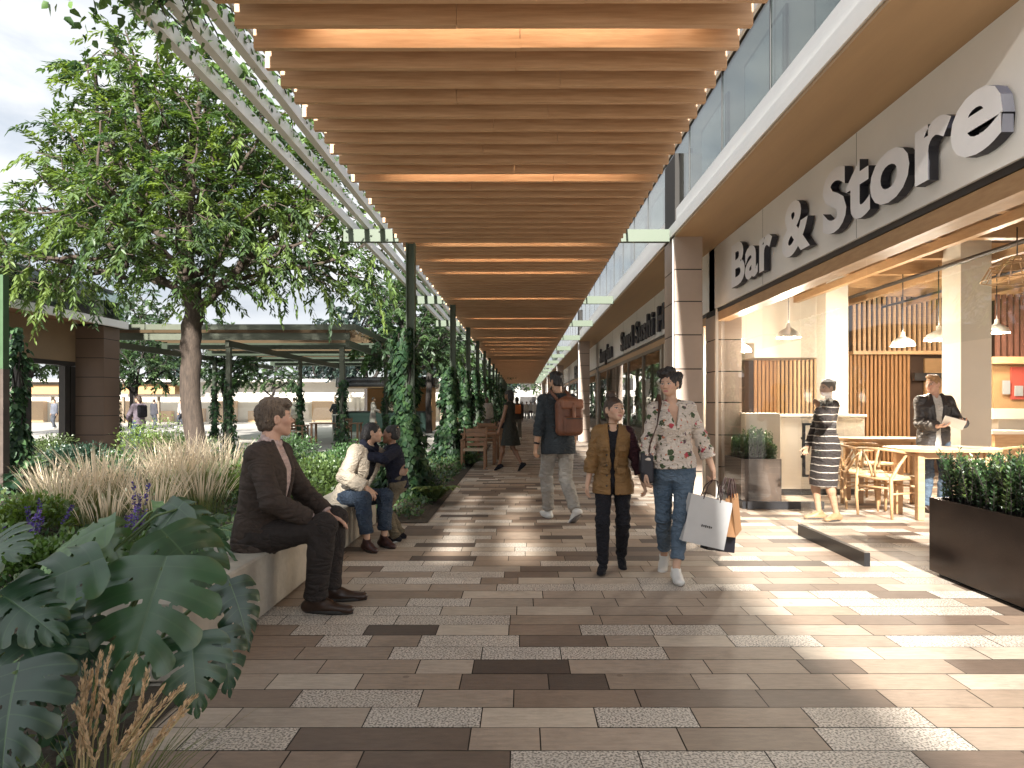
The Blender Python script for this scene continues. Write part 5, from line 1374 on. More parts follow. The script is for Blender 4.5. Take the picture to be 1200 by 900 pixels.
    def hair(s, m, extra=(), cut_face=(.085, .100), top=1.0, nape=-.055, amp=.0035, vox=None, side=1.0, freq=55, seedo=0, cap=True, stretch=(1, 1, .3)):
        S = Sdf(); p, hs, M = s.hp, s.hs, s.HR
        if cap:
            S.ell(p(0, -.018, .034), V3(.0815 * side, .1, .090 * top) * hs, M, .02)
            S.ell(p(0, -.050, -.02), V3(.070 * side, .062, .070) * hs, M, .03)
        for e in extra:
            if e[0] == 'ell': S.ell(p(*e[1]), V3(*e[2]) * hs, M, e[3] if len(e) > 3 else .015)
            elif e[0] == 'cone': S.cone(p(*e[1]), p(*e[2]), e[3] * hs, e[4] * hs, .015)
        if cut_face is not None:
            yb, zt = cut_face
            S.ell(p(0, yb + .045, -.040), V3(.072, .088, zt), M, .006, op='s')
            for q in (1, -1): S.ell(p(q * .085, .0, -.01), V3(.02, .026, .036) * hs, M, .006, op='s')
        S.box(p(0, 0, nape - .2), V3(.3, .3, .2) * hs, M, op='s', k=.012) if nape is not None else None
        V, Q = S.mesh(vox or s.vox * .8); V = smooth_mesh(V, Q, 1); Nn = vnormals(V, Q)
        l = (V - s.HC) @ s.HR; d = amp * (vnoise(l * freq * np.array(stretch), s.seed + 9 + seedo) + .7 * vnoise(l * freq * 2.2 * np.array(stretch), s.seed + 11))
        o = mesh_np('hair', V + Nn * d[:, None], Q, m, s.root, smooth=True); s.objs.append(o); return o
    # ---- clothes
    def trousers(s, m, off=.012, hem=.03, wide=(0, 0, 0), name='trousers', waist=.10, vox=None, amp=.002, fold=.0035, leg=None):
        """hem: how far above the ankle the leg ends"""
        S = Sdf(); k = s.sc; js = []
        S.loft(s.pel, s.Tp, [(-.135 * k, 0, -.0, .125 * k + off, .098 * k + off), (-.06 * k, 0, -.005, .158 * k + off, .112 * k + off), (.02 * k, 0, 0, .155 * k + off * .6, .112 * k + off * .6), (waist * k, 0, 0, (.141 if s.f else .163) * k + off * .6, (.106 if s.f else .121) * k + off * .6)], .03)
        for q in (1, -1):
            h, kn, an = s.hip[q], s.kn[q], s.an[q]; e = an + nrm(kn - an) * hem
            cd = nrm(an - kn); back = -nrm(kn - (h + an) / 2 + V3(0, 1e-4, 0))
            S.cone(h, kn, .079 * k + off + wide[0], .050 * k + off + wide[1], .04)
            md = kn * .66 + an * .34 + back * .008
            S.cone(kn, md, .050 * k + off + wide[1], .049 * k + off + wide[1] * .6 + wide[2] * .4, .03); S.cone(md, e, .049 * k + off + wide[1] * .6 + wide[2] * .4, .034 * k + off + wide[2], .02, cap='b')
            js += [(kn, .11, fold, kn - h), (e, .10, fold * .9, kn - an), (h, .13, fold, (q * .6, .5, 1)), ((h + kn) / 2, .12, fold * .5, kn - h)]
        return s.emit(name, S, m, vox, amp=amp, freq=9, joints=js)
    def sleeve(s, S, q, r, off, t=1.0, cuff=.0):
        """sleeve to fraction t of the forearm (t<0: upper arm only up to 1+t)"""
        k = s.sc; sh, el, wr = s.sh[q], s.elb[q], s.wr[q]; U = s.T[:, 2]
        S.ell(sh - U * .012, [(r[0] + off) * .97] * 3, k=.03)
        if t < 0: S.cone(sh, sh + (el - sh) * (1 + t), r[0] + off, r[1] + off + cuff, .012, cap='b'); return
        S.cone(sh, el, r[0] + off, r[1] + off, .010)
        e = el + (wr - el) * t
        S.cone(el, e, r[1] + off, r[2] + off + cuff, .012, cap='b')
    def top(s, name, m, off=.012, hem=-.08, flare=0.0, sleeves=(1.0, 1.0), rs=None, open_=None, depth=.0, collar=.0, amp=.002, fold=.004, vox=None, lapel=0.0, pad=0.0, secs=None, neck=None, cuff=.004, hemcut=None, extra=None, seed=None, backonly=False):
        S = Sdf(); k = s.sc; U = s.T[:, 2]
        rs = rs or ((.052 * k, .040 * k, .030 * k) if s.f else (.058 * k, .046 * k, .034 * k))
        sec = secs or s.tsec(off, hem=hem)
        if flare: sec = [(t, cx, cy, a + flare * max(0, 1 - (t / k - hem) / .25), b + flare * max(0, 1 - (t / k - hem) / .25)) for t, cx, cy, a, b in sec]
        S.loft(s.pel, s.T, sec, .03)
        js = [(s.pel + U * .12 * k, .16, fold * .7, U)]
        for q, t in ((1, sleeves[0]), (-1, sleeves[1])):
            if t is None: continue
            s.sleeve(S, q, rs, off, t, cuff)
            js += [(s.elb[q], .10, fold, s.elb[q] - s.sh[q]), (s.sh[q] - U * .05, .09, fold * .8, (q * 1., .3, .8)), ((s.elb[q] + s.wr[q]) / 2, .09, fold * .7, s.wr[q] - s.elb[q])]
        if pad:
            for q in (1, -1): S.ell(s.sh[q] + U * .012 * k - s.T[:, 0] * q * .012, V3(.066, .066, .05) * k + pad, s.T, .03)
        # trapezius slope
        for q in (1, -1): S.cone(s.NB - U * .035 * k, s.sh[q] - U * .005, .052 * k + off, .046 * k + off, .03)
        if open_: S.wedge(s.pel, s.T, [(t * k, a * k, b * k) for t, a, b in open_], depth)
        if neck: S.ell(s.NB + s.T @ V3(0, neck[0], neck[1]) * k, V3(neck[2], neck[3], neck[4]) * k, s.T, .008, op='s')
        if collar:
            nb = s.NB - U * .012 * k
            for i in range(9):
                a0, a1 = R(-145 + i * 32.2), R(-145 + (i + 1) * 32.2)
                f = lambda a: nb + s.T @ V3(math.sin(a + PI) * .064 * k, math.cos(a + PI) * .062 * k - .005 * k, -.03 * k * (1 - math.cos(a)) / 2 + .012)
                g0, g1 = f(a0), f(a1)
                S.cone(g0, g1, collar, collar, .006, flat=(U, 2.4))
        if lapel and open_:
            for sgn, ix in ((-1, 1), (1, 2)):
                pts = []
                for row in open_[1:]:
                    t, x = row[0] * k, row[ix] * k
                    cy = np.interp(t, [q_[0] for q_ in sec], [q_[2] for q_ in sec]); a = np.interp(t, [q_[0] for q_ in sec], [q_[3] for q_ in sec]); b = np.interp(t, [q_[0] for q_ in sec], [q_[4] for q_ in sec])
                    xx = x + sgn * .012
                    yy = cy + b * max(0, 1 - min(1, abs(xx) / a) ** 2.4) ** (1 / 2.4)
                    pts.append(s.pel + s.T @ V3(xx, yy - .004, t))
                S.chain(pts, [lapel] * len(pts), .004, flat=(s.T[:, 0], 2.0))
        if extra: extra(S)
        return s.emit(name, S, m, vox, amp=amp, freq=8, joints=js, seed=seed)
    def skirt(s, name, m, off, secs, amp=.002, fold=.0, pleat=0, vox=None):
        S = Sdf(); k = s.sc
        S.loft(s.pel, s.Tp, [(t * k, cx, cy, a * k + off, b * k + off) for t, cx, cy, a, b in secs], .02)
        o = s.emit(name, S, m, vox, amp=amp, freq=8, joints=[(s.pel, .2, fold, (0, .2, 1))] if fold else ())
        return o
    def shoe(s, q, m, sole_m=None, L_=.275, wdt=.048, heel=0.0, ht=.075, name='shoe', vox=None, boot=0.0):
        k = s.sc; S = Sdf(); an = s.an[q]; fd = s.fdir(q); kn = s.kn[q]
        yaw, pit = s.foot[q]
        rt = nrm(np.cross(fd, V3(0, 0, 1))); up = nrm(np.cross(rt, fd))
        b = an - up * .082 * k                         # sole level under the ankle
        A = b - fd * .055 * k; Z = b + fd * (L_ * k - .055 * k - .05 * k)
        Mx = np.stack([rt, fd, up], 1)
        mid = (A + Z) / 2
        S.cone(A + up * .034 * k, b + fd * .06 * k + up * .038 * k, .036 * k, .040 * k, .02, flat=(up, 1.0))
        S.cone(b + fd * .06 * k + up * .034 * k, Z + up * .022 * k, .041 * k, .038 * k, .02, flat=(up, .66))
        S.cone(A + fd * .012 * k + up * .04 * k, an + up * (.0 + boot) * k + (kn - an) * .02, .034 * k, .040 * k, .02, cap='b' if not boot else 'b')
        S.cone(an - fd * .005 * k, b + fd * .11 * k + up * .03 * k, .034 * k, .03 * k, .02)
        S.box(b + fd * .04 * k - up * .2, V3(.3, .4, .2), Mx, op='s', k=.004)
        o = s.emit(name, S, m, vox or s.vox * .85, amp=.0008, freq=20)
        if sole_m is not None:
            pts = []
            n = 22
            for i in range(n):
                a = 2 * PI * i / n; y = math.cos(a); x = math.sin(a)
                wv = (.037 if y < -.2 else .037 + .009 * min(1, (y + .2) / .6)) * k
                pts.append((x * wv * (1 - .25 * max(0, y) ** 4), (y * .5 * L_ * k)))
            c = (A + Z) / 2 + fd * .008 * k
            mb = MB(); vs = []
            for z in (-.002, .020): vs += [Vector(c + rt * x + fd * y + up * (z * k)) for x, y in pts]
            mb.add(vs, [tuple(range(n - 1, -1, -1)), tuple(range(n, 2 * n))] + [(i, (i + 1) % n, n + (i + 1) % n, n + i) for i in range(n)], True)
            so_ = mb.build('sole', sole_m, o)
        return o
# ================================================================ cloth and hair materials
def wrinkled(m, sc=9.0, dist=.022, strength=.55):
    """adds soft creases running across the cloth"""
    nt = m.node_tree; p = [n for n in nt.nodes if n.type == 'BSDF_PRINCIPLED'][0]
    tc = N(nt, 'TexCoord'); mp = N(nt, 'Mapping'); mp.inputs['Rotation'].default_value = (.5, .35, .4); mp.inputs['Scale'].default_value = (.8, .8, 1.7); L(nt, tc.outputs['Object'], mp.inputs[0])
    nz = N(nt, 'TexNoise'); nz.inputs['Scale'].default_value = sc; nz.inputs['Detail'].default_value = 2.5; nz.inputs['Distortion'].default_value = 1.6; L(nt, mp.outputs[0], nz.inputs['Vector'])
    sb = N(nt, 'Math', operation='SUBTRACT'); sb.inputs[1].default_value = .5; L(nt, nz.outputs['Fac'], sb.inputs[0]); ab = N(nt, 'Math', operation='ABSOLUTE'); L(nt, sb.outputs[0], ab.inputs[0])
    pw = N(nt, 'Math', operation='POWER'); pw.inputs[1].default_value = .7; L(nt, ab.outputs[0], pw.inputs[0])
    b = N(nt, 'Bump'); b.inputs['Strength'].default_value = strength; b.inputs['Distance'].default_value = dist * 4; L(nt, pw.outputs[0], b.inputs['Height'])
    if p.inputs['Normal'].links: L(nt, p.inputs['Normal'].links[0].from_socket, b.inputs['Normal'])
    L(nt, b.outputs[0], p.inputs['Normal']); return m
def cloth(name, col, rough=.85, var=.12, scale=14, weave=420, bump=.12, col2=None, sheen=.0, **kw): return wrinkled(mat(name, col, rough, var=var, scale=scale, bump=bump, bscale=weave, col2=col2, sheen=sheen, spec=.25, **kw))
h_brown = mat('greying brown hair', (.055, .036, .026), .5, col2=(.17, .125, .09), scale=42, stretch=(3, 3, .45), bump=.9, bscale=110, detail=3)
h_black = mat('black hair', (.010, .008, .008), .42, var=.3, scale=30, bump=.5, bscale=140)
h_dkbrown = mat('dark brown hair', (.045, .026, .017), .45, var=.3, scale=30, bump=.5, bscale=140)
h_blond = mat('blond hair', (.34, .19, .085), .5, var=.25, scale=30, bump=.5, bscale=140)
c_suit = wrinkled(mat('brown wool suit', (.050, .037, .031), .85, var=.22, scale=45, bump=.15, bscale=420, spec=.25), 4.5, .02, .5)
c_shirtpink = cloth('pale pink shirt', (.50, .38, .36)); c_shirtwhite = cloth('white shirt', (.62, .6, .57))
c_leatherbrown = mat('brown leather shoe', (.035, .018, .012), .35, var=.25, scale=10)
c_black = cloth('black cloth', (.012, .012, .016), .85); c_navy = cloth('navy cloth', (.014, .016, .03), .85)
c_denim = cloth('blue denim', (.062, .098, .145), .85, col2=(.125, .17, .225), scale=7, weave=300)
c_denimdark = cloth('dark denim', (.022, .034, .058), .85, col2=(.05, .07, .10), scale=7)
c_chino = cloth('light grey chino', (.30, .285, .26), .85, var=.14, scale=6); c_olive = cloth('khaki trousers', (.15, .125, .085), .85)
c_coat = cloth('beige trench coat', (.40, .345, .275), .8, var=.08)
c_khaki = mat('tan field jacket', (.19, .105, .038), .62, var=.22, scale=7, bump=.1, bscale=160, spec=.35); wrinkled(c_khaki, 7, .016, .45)
c_slate = cloth('slate linen shirt', (.032, .040, .047), .85, var=.2, scale=10)
c_packb = mat('rust brown backpack', (.14, .052, .026), .55, var=.3, scale=6, bump=.15, bscale=90)
c_leather = wrinkled(mat('dark leather jacket', (.030, .025, .025), .42, var=.15, scale=8, bump=.08, bscale=70), 6, .014, .35)
c_dress = cloth('dark pleated dress', (.035, .036, .030), .8)
c_whites = mat('white trainer', (.66, .65, .62), .5, var=.05); c_solew = mat('white rubber sole', (.6, .59, .56), .6, var=.06); c_soled = mat('dark rubber sole', (.03, .028, .026), .7)
c_tan = mat('tan leather shoe', (.30, .18, .09), .45, var=.15, scale=10)
def striped():
    m, nt, out = newmat('striped knit'); p = N(nt, 'BsdfPrincipled'); p.inputs['Roughness'].default_value = .85; L(nt, p.outputs[0], out.inputs[0])
    tc = N(nt, 'TexCoord'); nz = N(nt, 'TexNoise'); nz.inputs['Scale'].default_value = 3.2; L(nt, tc.outputs['Object'], nz.inputs['Vector'])
    sp_ = N(nt, 'SeparateXYZ'); L(nt, tc.outputs['Object'], sp_.inputs[0])
    a = N(nt, 'Math', operation='MULTIPLY_ADD'); a.inputs[1].default_value = .05; L(nt, nz.outputs['Fac'], a.inputs[0]); L(nt, sp_.outputs[2], a.inputs[2])
    b = N(nt, 'Math', operation='MULTIPLY'); b.inputs[1].default_value = 1 / .088; L(nt, a.outputs[0], b.inputs[0])
    f = N(nt, 'Math', operation='FRACT'); L(nt, b.outputs[0], f.inputs[0]); l = N(nt, 'Math', operation='LESS_THAN'); l.inputs[1].default_value = .13; L(nt, f.outputs[0], l.inputs[0])
    mx = N(nt, 'Mix', data_type='RGBA'); L(nt, l.outputs[0], mx.inputs[0]); mx.inputs['A'].default_value = (.035, .027, .026, 1); mx.inputs['B'].default_value = (.50, .44, .38, 1); L(nt, mx.outputs['Result'], p.inputs['Base Color'])
    return wrinkled(m, 7, .018, .5)
def floral():
    m, nt, out = newmat('floral blouse'); p = N(nt, 'BsdfPrincipled'); p.inputs['Roughness'].default_value = .75; L(nt, p.outputs[0], out.inputs[0])
    tc = N(nt, 'TexCoord'); cur = None
    base = N(nt, 'RGB'); base.outputs[0].default_value = (.58, .51, .45, 1); cur = base.outputs[0]
    nz = N(nt, 'TexNoise'); nz.inputs['Scale'].default_value = 45; L(nt, tc.outputs['Object'], nz.inputs['Vector'])
    mxv = N(nt, 'Mix', data_type='RGBA'); mxv.inputs[0].default_value = .045; L(nt, tc.outputs['Object'], mxv.inputs['A']); L(nt, nz.outputs['Color'], mxv.inputs['B'])
    for sc_, th, c, off in ((13, .30, (.05, .08, .035), 0), (17, .20, (.10, .055, .075), 3.1), (9.5, .21, (.42, .05, .075), 7.7), (19, .16, (.45, .17, .10), 5.2), (24, .2, (.16, .15, .10), 9.4)):
        mp = N(nt, 'Mapping'); mp.inputs['Location'].default_value = (off, off * .7, off * .3); L(nt, mxv.outputs['Result'], mp.inputs[0])
        v = N(nt, 'TexVoronoi'); v.inputs['Scale'].default_value = sc_; L(nt, mp.outputs[0], v.inputs['Vector'])
        l = N(nt, 'Math', operation='LESS_THAN'); l.inputs[1].default_value = th; L(nt, v.outputs['Distance'], l.inputs[0])
        sx = N(nt, 'SeparateColor'); L(nt, v.outputs['Color'], sx.inputs[0]); g = N(nt, 'Math', operation='GREATER_THAN'); g.inputs[1].default_value = .35; L(nt, sx.outputs[0], g.inputs[0])
        ml = N(nt, 'Math', operation='MULTIPLY'); L(nt, l.outputs[0], ml.inputs[0]); L(nt, g.outputs[0], ml.inputs[1])
        mx = N(nt, 'Mix', data_type='RGBA'); L(nt, ml.outputs[0], mx.inputs[0]); L(nt, cur, mx.inputs['A']); mx.inputs['B'].default_value = rgba(c); cur = mx.outputs['Result']
    L(nt, cur, p.inputs['Base Color']); return wrinkled(m, 8, .028, .6)
SK_FAIR, SK_LIGHT, SK_OLIVE, SK_BROWN, SK_DARK = (.52, .31, .225), (.50, .31, .215), (.42, .245, .155), (.24, .125, .075), (.13, .068, .042)
K = {}
# ---------------- the man in the brown suit on the bench
def seated_man():
    p = Person('man in brown suit sitting on the near end of the concrete bench, hand on knee', (-1.84, 4.80, 0), R(-88), H=2.02, wd=.98, seed=3, vox=.0055,
        pelvis=(0, 0, .53), lean=7, twist=-4, head=(30, -3, 2), head_scale=1.15,
        wrist_r=(.15, .40, .63), elbow_r=(.9, -.6, -.3), wrist_l=(-.11, .45, .63), elbow_l=(-.9, -.6, -.3),
        ankle_r=(.15, .43, .096), ankle_l=(-.12, .46, .096), foot_r=(8, 0), foot_l=(-6, 0),
        hand_r=dict(palm=(-.25, -.1, -1), dir=(-.15, .8, -.32), curl=(12, 18, 12), thumb=(.7, .6, .1)), hand_l=dict(palm=(.2, -.1, -1), dir=(.1, .8, -.35), curl=(12, 18, 12)))
    p.body(SK_FAIR, brow=(.06, .04, .03))
    p.hair(h_brown, cut_face=(.062, .098), nape=-.075, amp=.007, freq=48, stretch=(1.3, .5, .7), extra=[('ell', (.012, .045, .092), (.058, .052, .030)), ('cone', (.035, .066, .084), (-.035, .072, .080), .020, .016), ('ell', (0, -.02, .105), (.06, .06, .026))])
    for q in (1, -1):      # sideburns
        pass
    p.trousers(wrinkled(mat('dark suit trousers', (.030, .024, .022), .85, var=.2, scale=45, bump=.15, bscale=420, spec=.25), 4.5, .02, .5), off=.014, hem=.0, wide=(.008, .012, .022), fold=.005)
    op = [(.14, -.006, .006), (.18, -.012, .012), (.28, -.035, .035), (.40, -.055, .055), (.50, -.06, .06), (.56, -.06, .06)]
    p.top('suit_jacket', c_suit, off=.022, hem=-.10, flare=.006, sleeves=(.93, .93), open_=op, depth=.03, collar=.011, lapel=.010, fold=.006, amp=.003, rs=(.056, .048, .037), pad=.006)
    U = p.T[:, 2]
    S = Sdf()
    for i in range(12):
        a0, a1 = 2 * PI * i / 12, 2 * PI * (i + 1) / 12
        f = lambda a: p.NB + p.T @ V3(.066 * math.sin(a), .064 * math.cos(a) + .004, .030 - .022 * math.cos(a))
        S.cone(f(a0), f(a1), .010, .010, .01, flat=(U, 2.6))
    p.emit('shirt_collar', S, c_shirtpink, vox=.005)
    S = Sdf(); S.box(p.pel + p.T @ V3(.195, .03, .03), V3(.012, .075, .028), p.T, .008); p.emit('pocket_flap', S, c_suit)
    p.top('shirt', c_shirtpink, off=.010, hem=.0, sleeves=(.985, .985), rs=(.055, .045, .036), cuff=.003, collar=.014, fold=.002, amp=.001, neck=(.075, .02, .03, .04, .045))
    for q in (1, -1): p.shoe(q, c_leatherbrown, c_soled, L_=.30)
    return p
# ---------------- mother and child hugging
def mother():
    p = Person('mother in beige coat and cuffed jeans sitting on the bench, kissing the child', (-1.75, 7.02, 0), R(-133), H=1.70, female=True, wd=1.0, seed=5, vox=.0062,
        pelvis=(0, 0, .50), lean=19, side=-11, twist=10, head=(50, 0, -6),
        wrist_r=(.08, .40, .60), elbow_r=(1, -.5, -.4), wrist_l=(-.34, .36, .72), elbow_l=(-1, -.4, -.4),
        ankle_r=(.12, .46, .085), ankle_l=(-.10, .43, .085), foot_r=(4, 0), foot_l=(-2, 0),
        hand_r=dict(palm=(-.3, -.2, -1), curl=(25, 30, 20), dir=(-.2, .6, -.6)), hand_l=dict(palm=(.6, -.7, 0), curl=(20, 20, 15), dir=(-.2, 1, .1)))
    p.body(SK_LIGHT)
    p.hair(h_black, nape=None, cut_face=(.066, .098), side=1.03, extra=[('ell', (0, -.09, -.03), (.06, .05, .07)), ('cone', (0, -.09, -.05), (.02, -.085, -.13), .045, .03)])
    p.trousers(c_denimdark, off=.014, hem=.085, wide=(.004, .008, .018), fold=.005)
    op = [(-.16, -.05, .05), (.1, -.03, .03), (.3, -.05, .05), (.42, -.065, .065), (.50, -.07, .07), (.56, -.06, .06)]
    p.top('coat', c_coat, off=.026, hem=-.15, flare=.012, sleeves=(.93, .93), open_=op, depth=.03, collar=.016, lapel=.014, fold=.006, amp=.003, rs=(.052, .046, .040))
    p.top('jumper', c_black, off=.010, hem=-.04, sleeves=(None, None), collar=.024, fold=.002, amp=.001)
    S = Sdf()
    for i in range(10):
        a0, a1 = 2 * PI * i / 10, 2 * PI * (i + 1) / 10
        f = lambda a: p.NB + p.T @ V3(.078 * math.sin(a), .072 * math.cos(a), .02 - .03 * math.cos(a))
        S.cone(f(a0), f(a1), .03, .03, .02, flat=(p.T[:, 2], 1.4))
    p.emit('scarf', S, c_navy, amp=.004, freq=30)
    for q in (1, -1): p.shoe(q, mat('burgundy leather boot', (.045, .018, .016), .4, var=.2), c_soled, L_=.25, boot=.03)
    # turned up cuffs
    for q in (1, -1):
        S = Sdf(); e = p.an[q] + nrm(p.kn[q] - p.an[q]) * .082
        S.cone(e, e + nrm(p.kn[q] - p.an[q]) * .035, .060, .060, .004, cap='ab'); p.emit('trouser_cuff', S, c_denim, amp=.001)
    return p
def hug_child():
    p = Person('child in navy jumper and khaki trousers hugging the mother on the bench', (-1.27, 7.12, 0), R(108), H=1.22, female=False, wd=.92, seed=6, vox=.006,
        lean=8, head=(-18, -4, 6), head_scale=.83, twist=4, pelvis=(0, .02, .62),
        wrist_r=(.10, .34, .92), elbow_r=(.8, .2, -.5), wrist_l=(-.14, .33, .90), elbow_l=(-1, .2, -.4), ankle_r=(.075, -.02, .06), ankle_l=(-.075, .05, .06), foot_r=(6, 0), foot_l=(-6, 0),
        hand_r=dict(palm=(-1, .1, -.2), curl=(20, 20, 15), dir=(-.5, .8, 0)), hand_l=dict(palm=(1, .1, 0), curl=(20, 20, 15), dir=(.5, .8, 0)))
    p.body(SK_BROWN)
    p.hair(h_black, nape=-.06, cut_face=(.060, .095), extra=[('ell', (0, -.06, .09), (.045, .045, .04))])
    p.trousers(c_olive, off=.010, hem=.0, wide=(.004, .006, .014), fold=.004)
    p.top('jumper', c_navy, off=.018, hem=-.10, sleeves=(.95, .95), collar=.012, fold=.004, amp=.002)
    for q in (1, -1): p.shoe(q, c_black, c_solew, L_=.27)
    return p
# ---------------- man with the backpack, walking away
def backpacker():
    x, y, _ = at(656, 611); y = 8.35; x = (654 - VX) * y / FPX
    p = Person('bearded man in slate shirt and pale trousers walking away under rust backpack', (x, y, 0), R(24), H=1.82, wd=1.06, seed=8, vox=.0062,
        lean=2, head=(20, 2, 0), twist=-2, hiptwist=-14, pelvis=(0, 0, .985),
        wrist_l=(-.29, .03, .87), elbow_l=(-.6, -1, -.1), wrist_r=(.27, .10, .92), elbow_r=(.6, -1, 0), ankle_l=(-.02, .22, .088), ankle_r=(.10, -.26, .15), foot_l=(4, -4), foot_r=(-8, 38),
        hand_l=dict(palm=(1, .1, 0), curl=(32, 36, 24)), hand_r=dict(palm=(-1, 0, 0), curl=(32, 36, 24)))
    p.body(SK_OLIVE, brow=(.02, .015, .012))
    p.hair(h_black, nape=-.06, cut_face=(.060, .098), top=1.08, amp=.005, extra=[('ell', (0, .02, .098), (.060, .066, .030))])
    p.hair(h_black, cap=False, cut_face=None, nape=None, amp=.001, extra=[('cone', (-.05, .012, -.058), (-.02, .066, -.098), .020, .019), ('cone', (.05, .012, -.058), (.02, .066, -.098), .020, .019), ('cone', (-.02, .066, -.098), (.02, .066, -.098), .020, .020)]).name = 'beard'
    p.trousers(c_chino, off=.016, hem=.01, wide=(.006, .010, .016), fold=.007, amp=.003)
    p.top('shirt', c_slate, off=.018, hem=-.16, flare=.012, sleeves=(.52, .52), collar=.012, fold=.007, amp=.003, rs=(.055, .046, .040))
    p.shoe(-1, c_whites, c_solew, L_=.295); p.shoe(1, c_whites, mat('grey rubber sole', (.16, .15, .145), .7), L_=.295)
    S = Sdf(); w = p.wr[-1] + nrm(p.elb[-1] - p.wr[-1]) * .03; S.cone(w, w + nrm(p.elb[-1] - p.wr[-1]) * .028, .036, .036, .003, cap='ab'); p.emit('wristband', S, c_black)
    return p
def backpack(p):
    """rides on the walking man's back"""
    t = thing('backpack', 'rust brown leather backpack hanging on the walking bearded man', 'backpack', p.root.location, p.root.rotation_euler.z)
    T, o = p.T, p.pel + p.T @ V3(.05, -.215, -.01)
    S = Sdf(); S.box(o + T @ V3(0, .0, .28), V3(.165, .095, .215), T, .07, k=.03); S.ell(o + T @ V3(0, .0, .46), V3(.14, .085, .08), T, .04)
    class Q: pass
    V, F = S.mesh(.008); V = smooth_mesh(V, F, 2); Nn = vnormals(V, F); V = V + Nn * (.004 * vnoise(V * 14, 4) + .002 * vnoise(V * 40, 2))[:, None]
    mesh_np('main_bag', V, F, c_packb, t, smooth=True)
    S = Sdf(); S.box(o + T @ V3(0, -.095, .19), V3(.125, .05, .105), T, .035, k=.02); V, F = S.mesh(.007); V = smooth_mesh(V, F, 2); V = V + vnormals(V, F) * (.003 * vnoise(V * 20, 7))[:, None]
    mesh_np('front_pocket', V, F, c_packb, t, smooth=True)
    S = Sdf(); S.box(o + T @ V3(0, -.05, .44), V3(.145, .075, .06), T, .03, k=.02); S.box(o + T @ V3(0, -.13, .35), V3(.02, .012, .09), T, .006, k=.01); V, F = S.mesh(.007); V = smooth_mesh(V, F, 1)
    mesh_np('flap', V, F, mat('worn rust leather', (.19, .075, .038), .5, var=.3, scale=8), t, smooth=True)
    for q in (1, -1):
        mb = MB(); pts = [o + T @ V3(q * .09 - .0, .06, .46)]; c = p.sh[q]
        U = T[:, 2]; n0 = p.SC
        pts += [Vector(n0 + T @ V3(q * .105, -.09, .055)), Vector(n0 + T @ V3(q * .105, -.01, .098)), Vector(n0 + T @ V3(q * .105, .085, .05)), Vector(n0 + T @ V3(q * .115, .155, -.08)), Vector(n0 + T @ V3(q * .15, .12, -.2)), Vector(n0 + T @ V3(q * .19, -.02, -.30)), Vector(o + T @ V3(q * .10, .06, .12))]
        mb.tube(pts, .02, 8, flat=.3); mb.build('shoulder_strap', c_packb, t)
    mb = MB(); mb.tube([o + T @ V3(-.03, .03, .50), o + T @ V3(-.02, .03, .54), o + T @ V3(.02, .03, .54), o + T @ V3(.03, .03, .50)], .008, 6); mb.build('handle', c_packb, t)
    mb = MB(); mb.box(Vector(o + T @ V3(0, -.145, .265)), (.21, .006, .012), M=Matrix(T.tolist())); mb.build('zip', c_soled, t)
    return t

